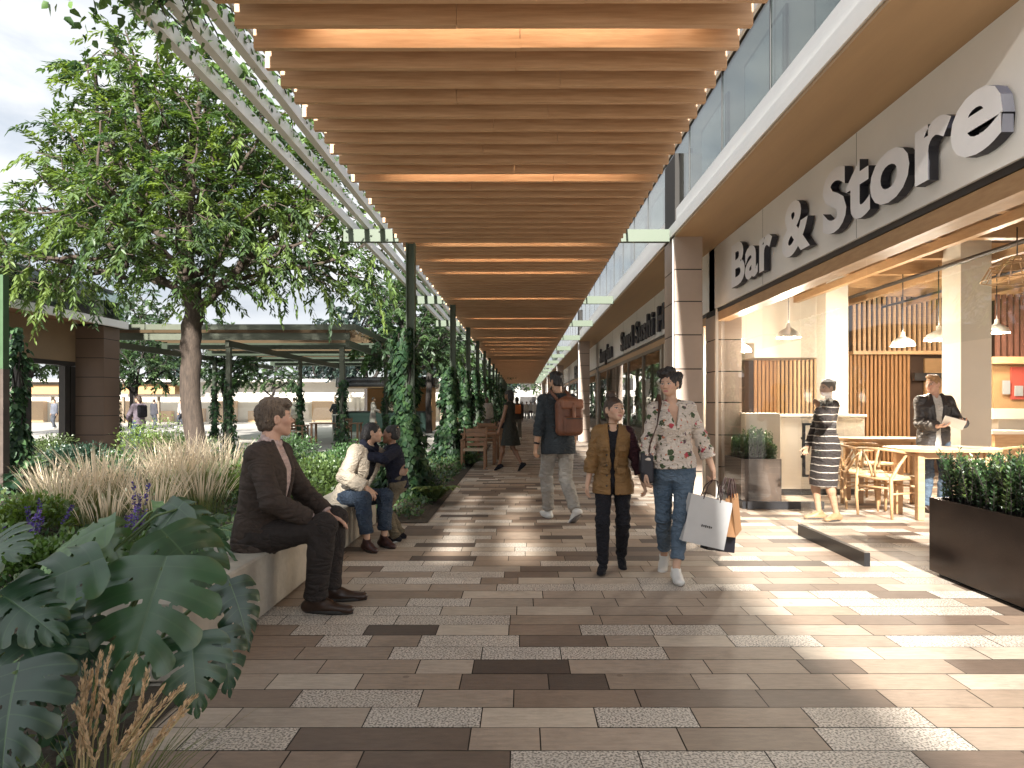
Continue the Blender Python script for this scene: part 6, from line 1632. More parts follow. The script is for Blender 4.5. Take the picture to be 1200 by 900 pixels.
# ---------------- the girl in the tan jacket
def girl():
    p = Person('girl in tan field jacket and black trousers walking hand in hand, hair in top knot', (.79, 5.88, 0), R(172), H=1.44, female=True, wd=.94, seed=12, vox=.0048,
        lean=1, head=(34, -10, -6), head_scale=.97, pelvis=(0, 0, .79), hiptwist=4,
        wrist_r=(.235, .04, .66), elbow_r=(.6, -1, 0), wrist_l=(-.275, .05, .69), elbow_l=(-.6, -1, 0), ankle_r=(.085, .13, .075), ankle_l=(-.07, -.13, .09), foot_r=(8, -2), foot_l=(-8, 14),
        hand_r=dict(palm=(-1, 0, 0), curl=(30, 30, 20)), hand_l=dict(palm=(1, .2, 0), curl=(38, 36, 20)))
    p.body(SK_LIGHT, lips=(.42, .16, .13))
    p.hair(h_dkbrown, nape=-.065, cut_face=(.060, .098), amp=.003, extra=[('ell', (.012, -.035, .142), (.050, .048, .042), .008), ('ell', (.012, -.02, .128), (.03, .03, .028), .01)])
    p.trousers(c_black, off=.010, hem=.0, wide=(.002, .004, .008), fold=.004)
    p.top('t_shirt', c_black, off=.012, hem=-.10, sleeves=(None, None), fold=.002, amp=.001, neck=(.07, .0, .05, .04, .045))
    op = [(-.16, -.022, .026), (.1, -.02, .03), (.3, -.026, .034), (.42, -.045, .05), (.50, -.06, .06), (.56, -.06, .06)]
    p.top('jacket', c_khaki, off=.022, hem=-.155, flare=.022, sleeves=(.55, None), open_=op, depth=.02, collar=.013, lapel=.009, fold=.006, amp=.003, rs=(.042, .036, .033))
    # the jacket's other sleeve is dark
    S = Sdf(); p.sleeve(S, -1, (.042, .036, .032), .020, .6); p.emit('sleeve', S, cloth('maroon sleeve', (.035, .012, .018)), amp=.002, freq=8, joints=[(p.elb[-1], .1, .005, p.elb[-1] - p.sh[-1])])
    T = p.T
    for q, z in ((1, .32), (-1, .32), (1, .09), (-1, .09)):     # flap pockets
        S = Sdf(); b = np.interp(z, [.0, .2, .32], [.135, .135, .143]) * p.sc + .022
        S.box(p.pel + T @ V3(q * .088 * p.sc, b, z * p.sc), V3(.040, .010, .024 if z > .2 else .028), T @ np.array(Matrix.Rotation(-q * .42, 3, 'Z')), .006)
        p.emit('pocket_flap', S, c_khaki, smooth=1)
    for i in range(4):
        MB().lathe([(.0, .004), (.008, .003), (.008, -.004)], n=8).build('button', m_dark, p.root).matrix_local = Matrix.Translation(Vector(p.pel + T @ V3(.052, .165 - .02 * (i == 3) * 0, (-.06 + i * .105) * p.sc))) @ Matrix.Rotation(-PI / 2, 4, 'X')
    for q in (1, -1): p.shoe(q, c_black, c_soled, L_=.27, boot=.05)
    return p
# ---------------- the woman in the floral blouse
def shopper():
    p = Person('woman in floral blouse and ankle jeans carrying shopping bags, looking at the girl', (1.27, 5.70, 0), R(176), H=1.70, female=True, wd=.92, seed=14, vox=.0048,
        lean=0, side=2, head=(-34, 4, 2), pelvis=(0, 0, .925), hiptwist=-6, hipdrop=2, twist=4,
        wrist_r=(.245, .10, .815), elbow_r=(.7, -.8, 0), wrist_l=(-.345, .06, .80), elbow_l=(-.6, -1, 0), ankle_r=(.045, -.24, .10), ankle_l=(.01, .20, .082), foot_r=(14, 12), foot_l=(-2, -2),
        hand_r=dict(palm=(-1, .1, 0), curl=(40, 38, 22)), hand_l=dict(palm=(.9, .2, 0), curl=(55, 70, 40), dir=(-.05, .1, -1)))
    p.body(SK_LIGHT, lips=(.40, .13, .11))
    p.hair(h_black, nape=-.05, cut_face=(.060, .092), amp=.009, freq=34, stretch=(1, 1, 1), side=1.07, extra=[('ell', (.012, .055, .105), (.066, .05, .036), .02), ('ell', (0, .01, .125), (.06, .06, .03), .02), ('ell', (0, -.085, .03), (.058, .045, .055), .02), ('ell', (-.066, -.04, .06), (.038, .05, .05), .012), ('ell', (-.05, -.07, .02), (.04, .04, .05), .012), ('ell', (-.03, .03, .118), (.05, .05, .036), .012), ('ell', (.055, .05, .085), (.024, .032, .026), .01)])
    p.trousers(c_denim, off=.011, hem=.085, wide=(.004, .006, .010), fold=.004, waist=.13)
    op = [(.30, -.001, .001), (.38, -.018, .018), (.46, -.04, .04), (.52, -.055, .055), (.56, -.05, .05)]
    p.top('blouse', floral(), off=.015, hem=-.03, flare=.016, sleeves=(.62, .62), open_=op, depth=.06, fold=.006, amp=.004, cuff=.006, rs=(.048, .044, .040), neck=(.05, .03, .05, .05, .05))
    for q in (1, -1): p.shoe(q, c_whites, c_solew, L_=.275)
    S = Sdf(); S.ell(p.hp(-.083, .0, -.045), V3(.006, .006, .009)); p.emit('earring', S, m_white, vox=.002, smooth=0)
    return p
# ---------------- the woman in the striped dress
def striped_woman():
    p = Person('woman in striped knit dress standing inside the bar, hand at her cheek', (3.76, 8.40, 0), R(98), H=1.72, female=True, wd=.96, seed=16, vox=.0056,
        lean=-4, head=(10, 4, 0), pelvis=(0, .02, .95), twist=-8,
        wrist_l=(-.06, .15, 1.36), elbow_l=(-.75, .35, -.7), wrist_r=(.24, .14, .80), elbow_r=(.6, -1, 0), ankle_r=(.075, .06, .085), ankle_l=(-.085, -.07, .085), foot_r=(10, 0), foot_l=(-14, 0),
        hand_l=dict(palm=(.6, .2, .1), dir=(.15, .1, 1), curl=(30, 24, 18)), hand_r=dict(palm=(-.8, .5, 0), curl=(30, 40, 20)))
    p.body(SK_OLIVE, lips=(.36, .13, .11))
    p.hair(h_dkbrown, nape=-.045, cut_face=(.058, .096), amp=.003, extra=[('ell', (0, -.115, .055), (.04, .036, .04), .012), ('ell', (0, -.11, .075), (.025, .025, .025), .01)])
    sm_ = striped(); k = p.sc
    p.top('dress_top', sm_, off=.012, hem=-.03, sleeves=(.96, .96), fold=.004, amp=.002, rs=(.052, .044, .036), neck=(.06, .03, .05, .05, .04))
    p.skirt('dress_skirt', sm_, .016, [(-.54, 0, .01, .150, .132), (-.36, 0, .01, .156, .132), (-.22, 0, -.004, .172, .128), (-.08, 0, -.012, .178, .134), (.02, 0, -.008, .165, .12), (.12, 0, 0, .132, .096)], amp=.003, fold=.003)
    for q in (1, -1): p.shoe(q, c_tan, c_soled, L_=.26, ht=.06)
    return p
# ---------------- the man in the leather jacket at the table
def leather_man():
    p = Person('blond man in dark leather jacket holding a tablet behind the oak table', (5.46, 9.05, 0), R(168), H=1.80, wd=1.0, seed=18, vox=.0056,
        lean=3, head=(-52, 4, 0), twist=8,
        wrist_r=(.06, .32, 1.14), elbow_r=(.5, -.7, -1), wrist_l=(-.24, .32, 1.18), elbow_l=(-.5, -.7, -1),
        hand_r=dict(palm=(-.4, .2, .9), dir=(-.8, .6, 0), curl=(25, 25, 15)), hand_l=dict(palm=(.5, .1, .8), dir=(.5, .8, .1), curl=(25, 25, 15)))
    p.body(SK_FAIR, brow=(.2, .12, .06), iris=(.08, .1, .12))
    p.hair(h_blond, nape=-.06, cut_face=(.060, .094), top=1.04, amp=.004, extra=[('ell', (0, .045, .10), (.062, .05, .030), .015)])
    p.trousers(c_denim, off=.014, hem=.0, wide=(.004, .008, .014))
    op = [(-.14, -.035, .04), (.1, -.03, .04), (.3, -.045, .055), (.42, -.06, .065), (.50, -.065, .065), (.56, -.06, .06)]
    p.top('shirt', c_shirtwhite, off=.012, hem=-.10, sleeves=(None, None), collar=.011, fold=.002, amp=.001, neck=(.075, .02, .03, .035, .04))
    p.top('leather_jacket', c_leather, off=.024, hem=-.13, sleeves=(.96, .96), open_=op, depth=.03, collar=.018, lapel=.012, fold=.008, amp=.004, rs=(.048, .045, .039))
    for q in (1, -1): p.shoe(q, c_leatherbrown, c_soled)
    return p
# ---------------- the woman in the dark dress under the canopy
def dress_woman():
    y = 14.6; x = (598 - VX) * y / FPX
    p = Person('woman in dark pleated dress and heels strolling beside the climber posts', (x, y, 0), R(64), H=1.70, female=True, wd=1.0, seed=20, vox=.009,
        lean=2, head=(-2, 2, 0), pelvis=(0, 0, .955), wrist_r=(.10, .26, 1.02), elbow_r=(.6, -1, -.2), wrist_l=(-.22, .16, .86), ankle_l=(-.05, .24, .115), ankle_r=(.06, -.24, .15), foot_l=(0, 24), foot_r=(0, 42),
        hand_r=dict(palm=(-1, 0, 0), curl=(40, 40, 20)))
    p.body(SK_BROWN)
    p.hair(h_black, nape=None, cut_face=(.062, .098), amp=.006, side=1.06, extra=[('ell', (0, -.08, -.05), (.075, .055, .11), .02), ('cone', (.06, -.04, 0), (.06, -.045, -.12), .03, .025), ('cone', (-.06, -.04, 0), (-.06, -.045, -.12), .03, .025)])
    p.top('bodice', c_dress, off=.008, hem=.04, sleeves=(None, None), fold=.002, neck=(.05, .03, .06, .06, .06), rs=(.045, .04, .03))
    S = Sdf(); k = p.sc
    p.skirt('skirt', c_dress, .01, [(-.42, 0, 0, .23, .20), (-.25, 0, 0, .20, .165), (-.05, 0, 0, .172, .128), (.10, 0, 0, .128, .092)], amp=.003, fold=.006)
    for q in (1, -1): p.shoe(q, c_black, None, L_=.24)
    S = Sdf(); S.ell(p.wr[1] + V3(.03, .0, -.02), (.04, .13, .10), k=.02); p.emit('handbag', S, c_black)
    return p
# ---------------- passers-by farther off
def simple(label, px, feet_y, d, face, H=1.7, female=False, top=(.5, .5, .5), bottom=(.05, .05, .06), skin=SK_LIGHT, hairm=None, walk=.2, skirt=False, longhair=False, arms=0, group='people in the distance', seed=30, vox=None, x=None, z=0, bag=None, sit=False, sleeves=.9):
    vox = vox or max(.010, d * .00055); x = (px - VX) * d / FPX if x is None else x
    A = dict(ankle_l=(-.07, walk, .085), ankle_r=(.08, -walk, .11), foot_r=(4, 20 if walk else 0), foot_l=(-4, 0), knee_l=(-.1, 1, 0), pelvis=(0, 0, (.955 - .25 * walk ** 2) * H / 1.75))
    if sit: A = dict(pelvis=(0, 0, .52), ankle_r=(.1, .42, .085), ankle_l=(-.1, .42, .085))
    if arms: A.update(wrist_r=(.12, .32, 1.08 * H / 1.75), elbow_r=(1, -.6, -.6), wrist_l=(-.16, .30, 1.02 * H / 1.75), elbow_l=(-1, -.6, -.6))
    p = Person(label, (x, d, z), R(face), H=H, female=female, seed=seed, vox=vox, group=None, head=((seed * 37) % 50 - 25, 2, 0), **A)
    p.body(skin)
    p.hair(hairm or h_black, nape=None if longhair else -.06, cut_face=(.062, .097), vox=vox, extra=[('ell', (0, -.07, -.04), (.07, .05, .10), .02)] if longhair else [('ell', (0, -.02, .1), (.05, .05, .02))])
    mt = cloth('garment', top); mb_ = cloth('lower garment', bottom)
    if skirt: p.skirt('skirt', mb_, .012, [(-.45, 0, 0, .17, .14), (-.2, 0, 0, .175, .14), (0, 0, 0, .165, .12), (.1, 0, 0, .13, .095)])
    else: p.trousers(mb_, off=.014, hem=.0, wide=(.004, .008, .014))
    p.top('shirt', mt, off=.02, hem=-.10, sleeves=(sleeves, sleeves), fold=.004)
    for q in (1, -1): p.shoe(q, c_soled if seed % 2 else c_whites, None)
    if bag:
        S = Sdf(); S.box(p.pel + p.T @ V3(0, -.17, .30), V3(.13, .07, .18), p.T, .05); p.emit('backpack', S, bag)
    return p
K['seated'] = seated_man(); K['mother'] = mother(); K['child'] = hug_child(); K['walker'] = backpacker(); backpack(K['walker'])
K['girl'] = girl(); K['shopper'] = shopper(); K['striped'] = striped_woman(); K['leather'] = leather_man(); dress_woman()
simple('woman in dark jeans and lilac top with dark backpack, at the brown corner pillar', 163, 531, 20.0, 60, 1.68, True, (.17, .14, .17), (.05, .07, .11), SK_LIGHT, h_dkbrown, .05, longhair=True, arms=1, seed=31, bag=c_black)
simple('person walking away with an orange rucksack under the far canopy', 606, 516, 27.0, 10, 1.72, False, (.05, .045, .04), (.16, .145, .12), SK_DARK, None, .24, seed=32, bag=mat('orange rucksack', (.42, .12, .03), .6))
simple('person in white shirt standing by the outdoor tables near the climbers', 572, 500, 27.5, 200, 1.72, False, (.55, .53, .5), (.17, .16, .15), SK_DARK, None, .04, seed=33, x=-1.4)
simple('person in pale top far down the walk beside the orange rucksack', 600, 0, 34.0, 190, 1.7, True, (.6, .58, .55), (.3, .28, .25), SK_LIGHT, h_dkbrown, .2, seed=34)
far = [(617, 62, 200, (.6, .58, .55), (.4, .38, .35)), (622, 66, 20, (.5, .5, .5), (.08, .08, .1)), (627, 58, 170, (.62, .6, .56), (.35, .33, .3)), (612, 72, 10, (.2, .2, .25), (.1, .1, .1)), (632, 70, 190, (.55, .5, .45), (.2, .2, .22))]
for i, (px, d, f, t, b) in enumerate(far):
    q = simple('tiny figure in the crowd at the bright far end of the walk', px, 0, d, f, 1.7, i % 2 == 0, t, b, SK_LIGHT if i % 2 else SK_BROWN, h_dkbrown, .2, seed=40 + i, vox=.035)
    q.root['group'] = 'figures at the far end of the walk'
simple('person in black standing left of the woman in the cream coat near garden tables', 326, 0, 35.5, -60, 1.75, False, (.02, .02, .024), (.03, .03, .035), SK_BROWN, None, .05, seed=51)
simple('woman in cream coat and skirt standing by the garden tables', 345, 0, 34.5, 40, 1.78, True, (.55, .48, .43), (.3, .24, .2), SK_LIGHT, h_dkbrown, .1, skirt=True, arms=1, seed=52)
simple('woman in black jacket carrying a cup left of the kiosk counter', 394, 0, 34.2, 175, 1.7, True, (.02, .02, .024), (.04, .04, .05), SK_LIGHT, h_black, .05, longhair=True, arms=1, seed=53)
simple('woman in pale patterned dress standing in front of the kiosk counter', 437, 0, 33.6, -80, 1.78, True, (.55, .47, .44), (.5, .43, .4), SK_LIGHT, h_dkbrown, .08, skirt=True, arms=1, seed=54)
simple('bald headed attendant in beige shirt behind the kiosk counter', 457, 0, 37.3, 150, 1.75, False, (.42, .33, .26), (.05, .05, .05), SK_FAIR, h_blond, .03, seed=55)
for i, (px, d, f, t, lab) in enumerate([(64, 40, 160, (.12, .13, .16), 'person in grey coat seen through the left building opening, left of two'), (82, 41, 200, (.06, .06, .07), 'person in black coat seen through the left building opening, right of two'), (212, 44, 90, (.45, .42, .4), 'pale dressed person far behind the main tree trunk'), (180, 38, -20, (.05, .05, .06), 'dark dressed person far behind the woman with dark backpack')]):
    simple(lab, px, 0, d, f, 1.72, i % 2 == 1, t, (.06, .065, .08), SK_LIGHT, h_dkbrown, .1, seed=60 + i, vox=.022)
# ================================================================ carried things
def at_person(p, v): return p.root.matrix_basis @ Vector(v)
def mw(p):
    return Matrix.Translation(p.root.location) @ Matrix.Rotation(p.root.rotation_euler.z, 4, 'Z')
# shopping bags hanging from the woman's left hand
sp_ = K['shopper']; M0 = mw(sp_); hand = M0 @ Vector(sp_.wr[-1] + V3(0, .02, -.075))
def paper_bag(label, offx, offy, w, h, dp, rz, tilt, m, mh, mark=None, drop=.13):
    t = thing('shopping_bag', label, 'shopping bag', (hand.x + offx, hand.y + offy, hand.z - drop), rz); t.rotation_euler = (0, tilt, rz)
    mb = MB(); hw, hd = w / 2, dp / 2
    tp = [(-hw, -hd * .5, 0), (hw, -hd * .5, 0), (hw, hd * .5, 0), (-hw, hd * .5, 0)]; bt = [(-hw, -hd, -h), (hw, -hd, -h), (hw, hd, -h), (-hw, hd, -h)]
    mid1 = (-hw + .03, 0, -h * .45); mid2 = (hw - .03, 0, -h * .45)
    vs = tp + bt + [(-hw + .03, 0, 0), (hw - .03, 0, 0), mid1, mid2]
    mb.add(vs, [(0, 1, 5, 4), (2, 3, 7, 6), (7, 4, 5, 6), (4, 0, 8, 10), (8, 3, 7, 10), (7, 4, 10), (1, 5, 11, 9), (6, 2, 9, 11), (5, 6, 11)])
    mb.build('bag_body', m, t)
    for s_ in (-1, 1):
        pts = [(-w * .2, s_ * hd * .5, -.02), (-w * .16, s_ * hd * .4, drop * .6), (-.02, s_ * .008, drop - .005), (.02, s_ * .008, drop - .005), (w * .16, s_ * hd * .4, drop * .6), (w * .2, s_ * hd * .5, -.02)]
        MB().tube(pts, .0045, 6).build('handle', mh, t)
    if mark: mark(t, w, h, hd)
    return t
m_bagw = mat('white card bag', (.42, .42, .42), .6, var=.05, scale=5); m_bago = mat('orange kraft bag', (.28, .145, .065), .65, var=.1); m_bagb = mat('black gloss bag', (.008, .008, .012), .3, var=.1)
m_bagg = mat('grey card', (.27, .27, .275), .6, var=.06)
mh_ = mat('dark bag cord', (.03, .012, .012), .7)
def wordmark(t, w, h, hd):
    mb = MB()
    for i in range(6): mb.box((-w * .12 + i * .016, -hd * .80 - .004, -h * .60), (.009, .002, .014 if i % 2 else .02), M=Matrix.Rotation(0, 3, 'X'))
    mb.build('word_mark', m_bagb, t)
paper_bag('large white and grey paper bag in the hand of the woman in floral blouse', -.045, -.09, .36, .38, .13, R(8), R(14), m_bagw, mh_, wordmark, .15)
paper_bag('small orange kraft bag behind the large white shopping bag', .16, .02, .26, .31, .10, R(62), R(-4), m_bago, mh_, None, .15)
paper_bag('black paper bag hanging lowest under the white shopping bag', .10, .08, .27, .30, .10, R(20), R(10), m_bagb, mh_, None, .31)
# shoulder bag of the same woman
t = thing('shoulder_bag', 'small black shoulder bag on brown strap at the woman in floral blouse', 'handbag', sp_.root.location, sp_.root.rotation_euler.z)
T = sp_.T; o = sp_.pel + V3(.225, .03, -.03)
S = Sdf(); S.box(o, V3(.05, .10, .125), None, .03, k=.02); V, F = S.mesh(.006); V = smooth_mesh(V, F, 1); mesh_np('bag_body', V, F, mat('black leather bag', (.010, .010, .016), .62, var=.2), t, smooth=True)
S = Sdf(); S.box(o + V3(.040, 0, .045), V3(.018, .100, .085), None, .01, k=.01); V, F = S.mesh(.005); mesh_np('flap', V, F, bpy.data.materials['black leather bag'], t, smooth=True)
mb = MB(); shp = sp_.sh[1]
pts = [o + V3(0, .09, .1), sp_.pel + V3(.20, .10, .18), sp_.pel + V3(.155, .165, .33), sp_.SC + sp_.T @ V3(.115, .10, .03), sp_.SC + sp_.T @ V3(.105, .02, .105), sp_.SC + sp_.T @ V3(.11, -.08, .05), sp_.pel + V3(.18, -.13, .2), o + V3(0, -.09, .1)]
mb.tube(pts, .016, 8, flat=.35, up=(0, 0, 1)).build('strap', mat('brown bag strap', (.06, .028, .018), .5), t)
# tablet of the man in the leather jacket
lm = K['leather']; Ml = mw(lm); mid = Ml @ Vector((lm.wr[1] + lm.wr[-1]) / 2 + V3(0, .10, .03))
t = thing('tablet', 'white tablet held by the blond man in the leather jacket', 'tablet', mid, R(168))
q = MB().box((0, 0, 0), (.24, .17, .010), M=Matrix.Rotation(R(42), 3, 'X') @ Matrix.Rotation(R(-24), 3, 'Y'), bevel=.004).build('tablet_case', m_white, t)
MB().box((0, 0, .0075), (.21, .14, .002), M=None).build('screen', mat('pale screen', (.5, .52, .55), .15), t).matrix_local = Matrix.Rotation(R(42), 4, 'X') @ Matrix.Rotation(R(-24), 4, 'Y')

# ================================================================ bar furniture
def counter():
    x0, x1 = 3.46, 5.36
    t = thing('bar_counter', 'long cream bar counter standing behind the open glass door', 'counter', ((x0 + x1) / 2, 10.9, 0)); o = ((x0 + x1) / 2, 10.9, 0)
    MB().bb(x0, x1, 10.66, 11.2, .10, 1.22, .006).build('front', m_cream, t, o); MB().bb(x0 + .04, x1 - .04, 10.72, 11.16, 0, .098).build('plinth', m_dark, t, o)
    MB().bb(x0 - .02, x1 + .02, 10.62, 11.25, 1.223, 1.265, .008).build('top', mat('white stone top', (.72, .68, .62), .3, var=.05), t, o)
    MB().bb(x0 - .08, x0 + .45, 10.3, 10.61, .0, 1.29, .006).build('end_panel', m_cream, t, o)
counter()
def pendant(px, py, d, wd, label):
    x, y, z = at(px, py, d)
    t = thing('pendant_lamp', label, 'lamp', (x, y, z), group=None)
    R_ = wd / 2
    MB().lathe([(R_, -.10), (R_ * .98, -.07), (R_ * .8, -.015), (R_ * .42, .03), (R_ * .2, .05), (R_ * .16, .11), (.02, .125)], n=28).build('lamp_shade', mat('white enamel', (.75, .72, .66), .3, var=.03), t)
    MB().lathe([(.0, -.115), (.03, -.105), (.045, -.075), (.03, -.035), (.0, -.03)], n=14).build('bulb', emat('lamp bulb', (1, .82, .58), 14), t)
    MB().tube([(0, 0, .12), (0, 0, 3.5 - z)], .008, 6).build('cord', m_dark, t)
    l = bpy.data.lights.new('lamp light', 'POINT'); l.energy = 75; l.color = (1, .88, .72); l.shadow_soft_size = .12
    lo_ = bpy.data.objects.new('lamp_light', l); C.objects.link(lo_); lo_.parent = t; lo_.location = (0, 0, -.18)
for a in ((924, 388, 10.4, .36, 'white pendant lamp hanging over the cream bar counter'), (1058, 398, 10.9, .36, 'white pendant lamp left of the pair between the two columns'), (1100, 391, 10.2, .40, 'white pendant lamp right of the pair between the two columns'), (1168, 383, 10.9, .36, 'white pendant lamp half hidden at the right of the near column'), (868, 405, 11.0, .34, 'white pendant lamp at the far left beside the tiled pier')): pendant(*a)
def basket_lamp():
    x, y, z = at(1192, 320, 8.0)
    t = thing('basket_lamp', 'open wire basket lamp hanging at the right edge of the bar', 'lamp', (x, y, z))
    mb = MB()
    for k in range(16):
        a = 2 * PI * k / 16
        mb.tube([(.36 * math.cos(a) * f, .36 * math.sin(a) * f, h) for f, h in ((.08, .2), (.4, .17), (.75, .08), (1, -.08))], .006, 5)
    for f, h in ((1, -.08), (.75, .08), (.4, .17)): mb.tube([(.36 * f * math.cos(2 * PI * k / 24), .36 * f * math.sin(2 * PI * k / 24), h) for k in range(25)], .007, 5, cap=False)
    mb.build('wire_cage', m_oak, t); MB().tube([(0, 0, .2), (0, 0, 3.5 - z)], .008, 6).build('cord', m_dark, t)
basket_lamp()
def table(loc, w, dp, h, label, round_=.35, legs=True):
    t = thing('bar_table', label, 'table', loc)
    MB().prism(stad(w / 2, dp / 2, round_, 10), h - .035, h).build('tabletop', m_oak, t)
    MB().prism(stad(w / 2 - .006, dp / 2 - .006, round_ - .01, 10), h + .001, h + .004).build('top_veneer', mat('pale table top', (.60, .50, .38), .4, var=.06), t)
    for sx in (-1, 1):
        for sy in (-1, 1): MB().bb(sx * (w / 2 - .26) - .042, sx * (w / 2 - .26) + .042, sy * (dp / 2 - .16) - .042, sy * (dp / 2 - .16) + .042, 0, h - .036, .008).build('leg', m_oak, t)
    for q in (-1, 1): MB().bb(-w / 2 + .31, w / 2 - .31, q * (dp / 2 - .155) - .015, q * (dp / 2 - .155) + .015, h - .12, h - .037).build('apron', m_oak, t)
    return t
table((5.30, 8.62, 0), 1.34, .80, .875, 'oak table with rounded corners standing nearest in the bar')
table((5.25, 10.0, 0), 1.3, .7, .93, 'second oak table behind the nearest table, by the counter end')
m_rush = mat('woven paper cord', (.56, .44, .28), .85, var=.15, scale=40, bump=.3, bscale=90)
def wishbone(label, loc, rz, s=1.16):
    t = thing('wishbone_chair', label, 'chair', loc, rz, 'oak chairs round the bar tables'); t.scale = (s, s, s)
    for q in (1, -1):
        MB().tube([(q * .235, .20, 0), (q * .24, .205, .2), (q * .235, .20, .44)], [.013, .019, .017], 10).build('leg', m_oak, t)
        MB().tube([(q * .20, -.20, 0), (q * .205, -.22, .22), (q * .20, -.215, .43), (q * .235, -.13, .58), (q * .27, -.05, .695)], [.013, .019, .019, .016, .013], 10).build('leg', m_oak, t)
        MB().tube([(q * .236, .195, .27), (q * .205, -.21, .27)], .011, 8).build('stretcher', m_oak, t); MB().tube([(q * .238, .198, .425), (q * .203, -.212, .425)], .015, 8).build('seat_rail', m_oak, t)
    for y, x, z in ((.2, .238, .33), (-.218, .205, .33)): MB().tube([(-x, y, z), (x, y, z)], .011, 8).build('stretcher', m_oak, t)
    for y, x in ((.2, .236), (-.212, .2)): MB().tube([(-x, y, .425), (x, y, .425)], .015, 8).build('seat_rail', m_oak, t)
    mb = MB(); mb.add([(-.235, .2, .446), (.235, .2, .446), (.20, -.21, .446), (-.20, -.21, .446), (0, 0, .432), (-.23, .2, .415), (.23, .2, .415), (.195, -.21, .415), (-.195, -.21, .415)], [(0, 1, 4), (1, 2, 4), (2, 3, 4), (3, 0, 4), (5, 6, 1, 0), (7, 8, 3, 2), (6, 7, 2, 1), (8, 5, 0, 3), (8, 7, 6, 5)]); mb.build('seat', m_rush, t)
    pts = []
    for i in range(21):
        a = R(-20 + 220 * i / 20); pts.append((.285 * math.cos(a), -.02 - .265 * math.sin(a) , .70 + .05 * max(0, math.sin(a))))
    MB().tube(pts, .0155, 10).build('back_rail', m_oak, t)
    for q in (1, -1): MB().tube([(q * .018, -.215, .44), (q * .025, -.235, .55), (q * .10, -.275, .745)], [.014, .013, .012], 8, flat=1).build('splat', m_oak, t)
    return t
ch = wishbone('oak wishbone chair nearest the striped woman, at the table front', (4.66, 8.72, 0), R(-62))
for lab, loc, rz in (('oak wishbone chair directly behind the chair nearest the striped woman', (4.72, 9.42, 0), R(-110)), ('oak wishbone chair at the right end of the nearest table behind the planter', (6.22, 8.75, 0), R(84)), ('oak wishbone chair at the second table next to the counter end', (4.9, 9.95, 0), R(-20) + PI * 0), ('oak wishbone chair beyond the second table in front of battens', (5.5, 10.7, 0), R(190))):
    copy_tree(ch, None, loc, rz, lab)
# potted sign lantern etc. on the garden side
def lounge_table(label, loc, rz, w=1.5, dp=.8, h=.74):
    t = thing('garden_table', label, 'table', loc, rz)
    mb = MB(); n = 6
    for i in range(n): mb.bb(-w / 2, w / 2, -dp / 2 + i * dp / n + .006, -dp / 2 + (i + 1) * dp / n - .006, h - .035, h)
    mb.build('tabletop', m_teak, t)
    for sx in (-1, 1):
        for sy in (-1, 1): MB().bb(sx * (w / 2 - .07) - .035, sx * (w / 2 - .07) + .035, sy * (dp / 2 - .07) - .035, sy * (dp / 2 - .07) + .035, 0, h - .036).build('leg', m_teak, t)
    return t
m_teak = mat('weathered teak', (.27, .145, .08), .6, var=.2, scale=5, stretch=(1, 1, 4)); m_teakl = mat('pale slatted seat', (.42, .33, .23), .6, var=.12)
def garden_chair(label, loc, rz):
    t = thing('garden_chair', label, 'chair', loc, rz, 'teak chairs at the garden tables')
    for q in (1, -1):
        MB().bb(q * .25 - .025, q * .25 + .025, .2, .25, 0, .62).build('leg', m_teak, t); MB().tube([(q * .25, -.22, 0), (q * .25, -.22, .44), (q * .25, -.30, .90)], .026, 4).build('leg', m_teak, t)
        MB().bb(q * .25 - .03, q * .25 + .03, -.24, .27, .622, .65).build('armrest', m_teak, t)
    MB().bb(-.224, .224, -.2, .24, .40, .445).build('seat', m_teakl, t)
    mb = MB()
    for k in range(4): mb.box((0, -.245 - .02 * k, .52 + k * .105), (.448, .02, .075), M=Matrix.Rotation(R(10), 3, 'X'))
    mb.build('backrest', m_teak, t)
    return t
gc = garden_chair('teak armchair nearest on the walk beside the climber posts', (-1.05, 15.2, 0), R(178))
for lab, loc, rz in (('teak armchair second along the walk, before the far wooden tables', (-.85, 17.6, 0), R(5)), ('teak armchair third along the walk beyond the wooden table', (-1.0, 19.6, 0), R(184)),
                     ('teak armchair in the garden left of the long wooden table', (-8.2, 25.2, 0), R(-95)), ('teak armchair in the garden behind the long wooden table', (-6.9, 26.5, 0), R(180))):
    copy_tree(gc, None, loc, rz, lab)
lounge_table('small teak table on the walk between the armchairs', (-1.0, 16.4, 0), R(0), .85, .8); lounge_table('far teak table on the walk beyond the armchairs', (-1.0, 21.2, 0), 0, .9, 1.2)
lounge_table('long teak table in the garden behind the seated man', (-6.85, 25.3, 0), R(3), 1.8, .8)
t = thing('lantern', 'pale post lantern standing left of the kiosk counter', 'lantern', (-7.9, 29.5, 0))
MB().bb(-.22, .22, -.22, .22, 0, .06).bb(-.22, -.18, -.22, -.18, .06, .95).bb(.18, .22, -.22, -.18, .06, .95).bb(-.22, -.18, .18, .22, .06, .95).bb(.18, .22, .18, .22, .06, .95).bb(-.24, .24, -.24, .24, .952, 1.0).build('frame', m_offw, t)
MB().lathe([(.09, .06), (.09, .5), (0, .51)], n=14).build('candle', m_cream, t)

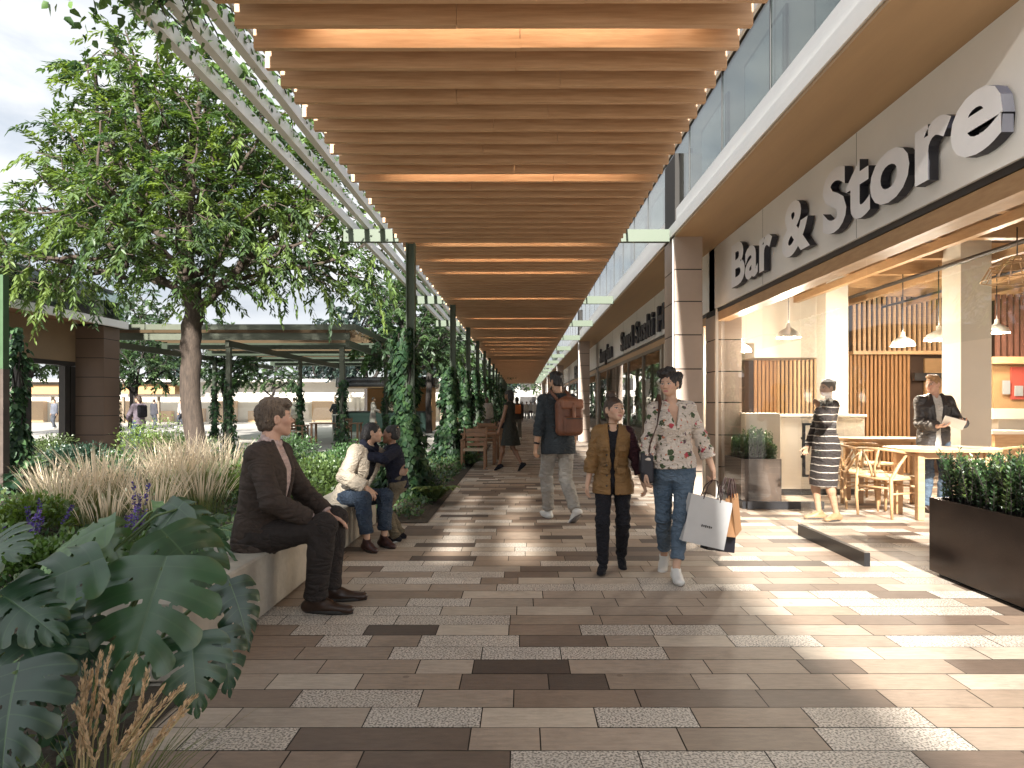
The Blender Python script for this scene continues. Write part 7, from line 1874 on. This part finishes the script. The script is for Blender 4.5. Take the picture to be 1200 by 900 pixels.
# ================================================================ planters
m_plant = mat('polished dark bronze', (.045, .032, .027), .22, metal=.55, var=.25, scale=4, rvar=.08)
m_plant2 = mat('dark brown planter', (.075, .052, .04), .4, var=.2, scale=4)
def planter(label, x0, x1, y0, y1, h, m):
    cx, cy = (x0 + x1) / 2, (y0 + y1) / 2; t = thing('planter', label, 'planter', (cx, cy, 0)); o = (cx, cy, 0); w = .03
    b = MB().bb(x0, x0 + w, y0, y1, .03, h).bb(x1 - w, x1, y0, y1, .03, h).bb(x0 + w, x1 - w, y0, y0 + w, .03, h).bb(x0 + w, x1 - w, y1 - w, y1, .03, h).bb(x0 + w, x1 - w, y0 + w, y1 - w, .03, .06)
    b.build('box', m, t, o); MB().bb(x0 + .05, x1 - .05, y0 + .05, y1 - .05, 0, .028).build('foot', m_black, t, o)
    MB().bb(x0 + w, x1 - w, y0 + w, y1 - w, h - .08, h - .05).build('soil', m_soil, t, o)
PL1 = (3.43, 4.05, 4.30, 5.74, .64); PL2 = (3.06, 3.62, 9.5, 10.28, .66)
planter('long polished dark planter at the right edge, nearest the viewer', *PL1, m_plant); planter('small dark brown planter behind the open glass door', *PL2, m_plant2)
def box_shrubs(label, b, h, n, seed, sprigs=40, grid=(3, 8)):
    x0, x1, y0, y1, z0 = b; r = np.random.default_rng(seed); cx, cy = (x0 + x1) / 2, (y0 + y1) / 2; z0 = z0 - .06
    t = thing('evergreen_planting', label, 'shrub', (cx, cy, z0)); P = []; D = []; Cc = []; mb = MB()
    for k in range(n):
        px, py = r.uniform(x0 + .05, x1 - .05) - cx, r.uniform(y0 + .05, y1 - .05) - cy
        lump = .80 + .20 * math.sin(px * 9 + seed) * math.cos(py * 6.5 + seed * 2); hh = h * lump * r.uniform(.72, 1.10); ln = r.normal(size=2) * .12
        tip = np.array([px + ln[0] * hh, py + ln[1] * hh, hh]); base = np.array([px, py, 0]); mb.tube([base, tip], [.004, .002], 4)
        c0 = np.array([(.018, .048, .018), (.028, .066, .022), (.05, .10, .028), (.075, .12, .03)][r.choice(4, p=[.35, .35, .22, .08])])
        for j in range(sprigs):
            s_ = r.uniform(.12, 1.0) ** .8; a = r.uniform(0, 2 * PI); P.append(base + (tip - base) * s_); el = .35 + .8 * s_
            D.append([math.cos(a), math.sin(a), el]); Cc.append(c0 * (.8 + .5 * s_) * r.uniform(.8, 1.2))
    V, F, c = leaves_np(P, D, rdir(r, len(P), .7), r.uniform(.026, .046, len(P)), .0065, Cc, .02, .3); mesh_np('foliage', V, F, lm_box, t, col=c); mb.build('stem', m_barkd, t)
box_shrubs('dense upright evergreen shrubs growing in the long polished planter', PL1, .50, 520, 11, 46)
box_shrubs('dense upright evergreen shrubs growing in the small planter behind the glass door', PL2, .47, 260, 12, 44)
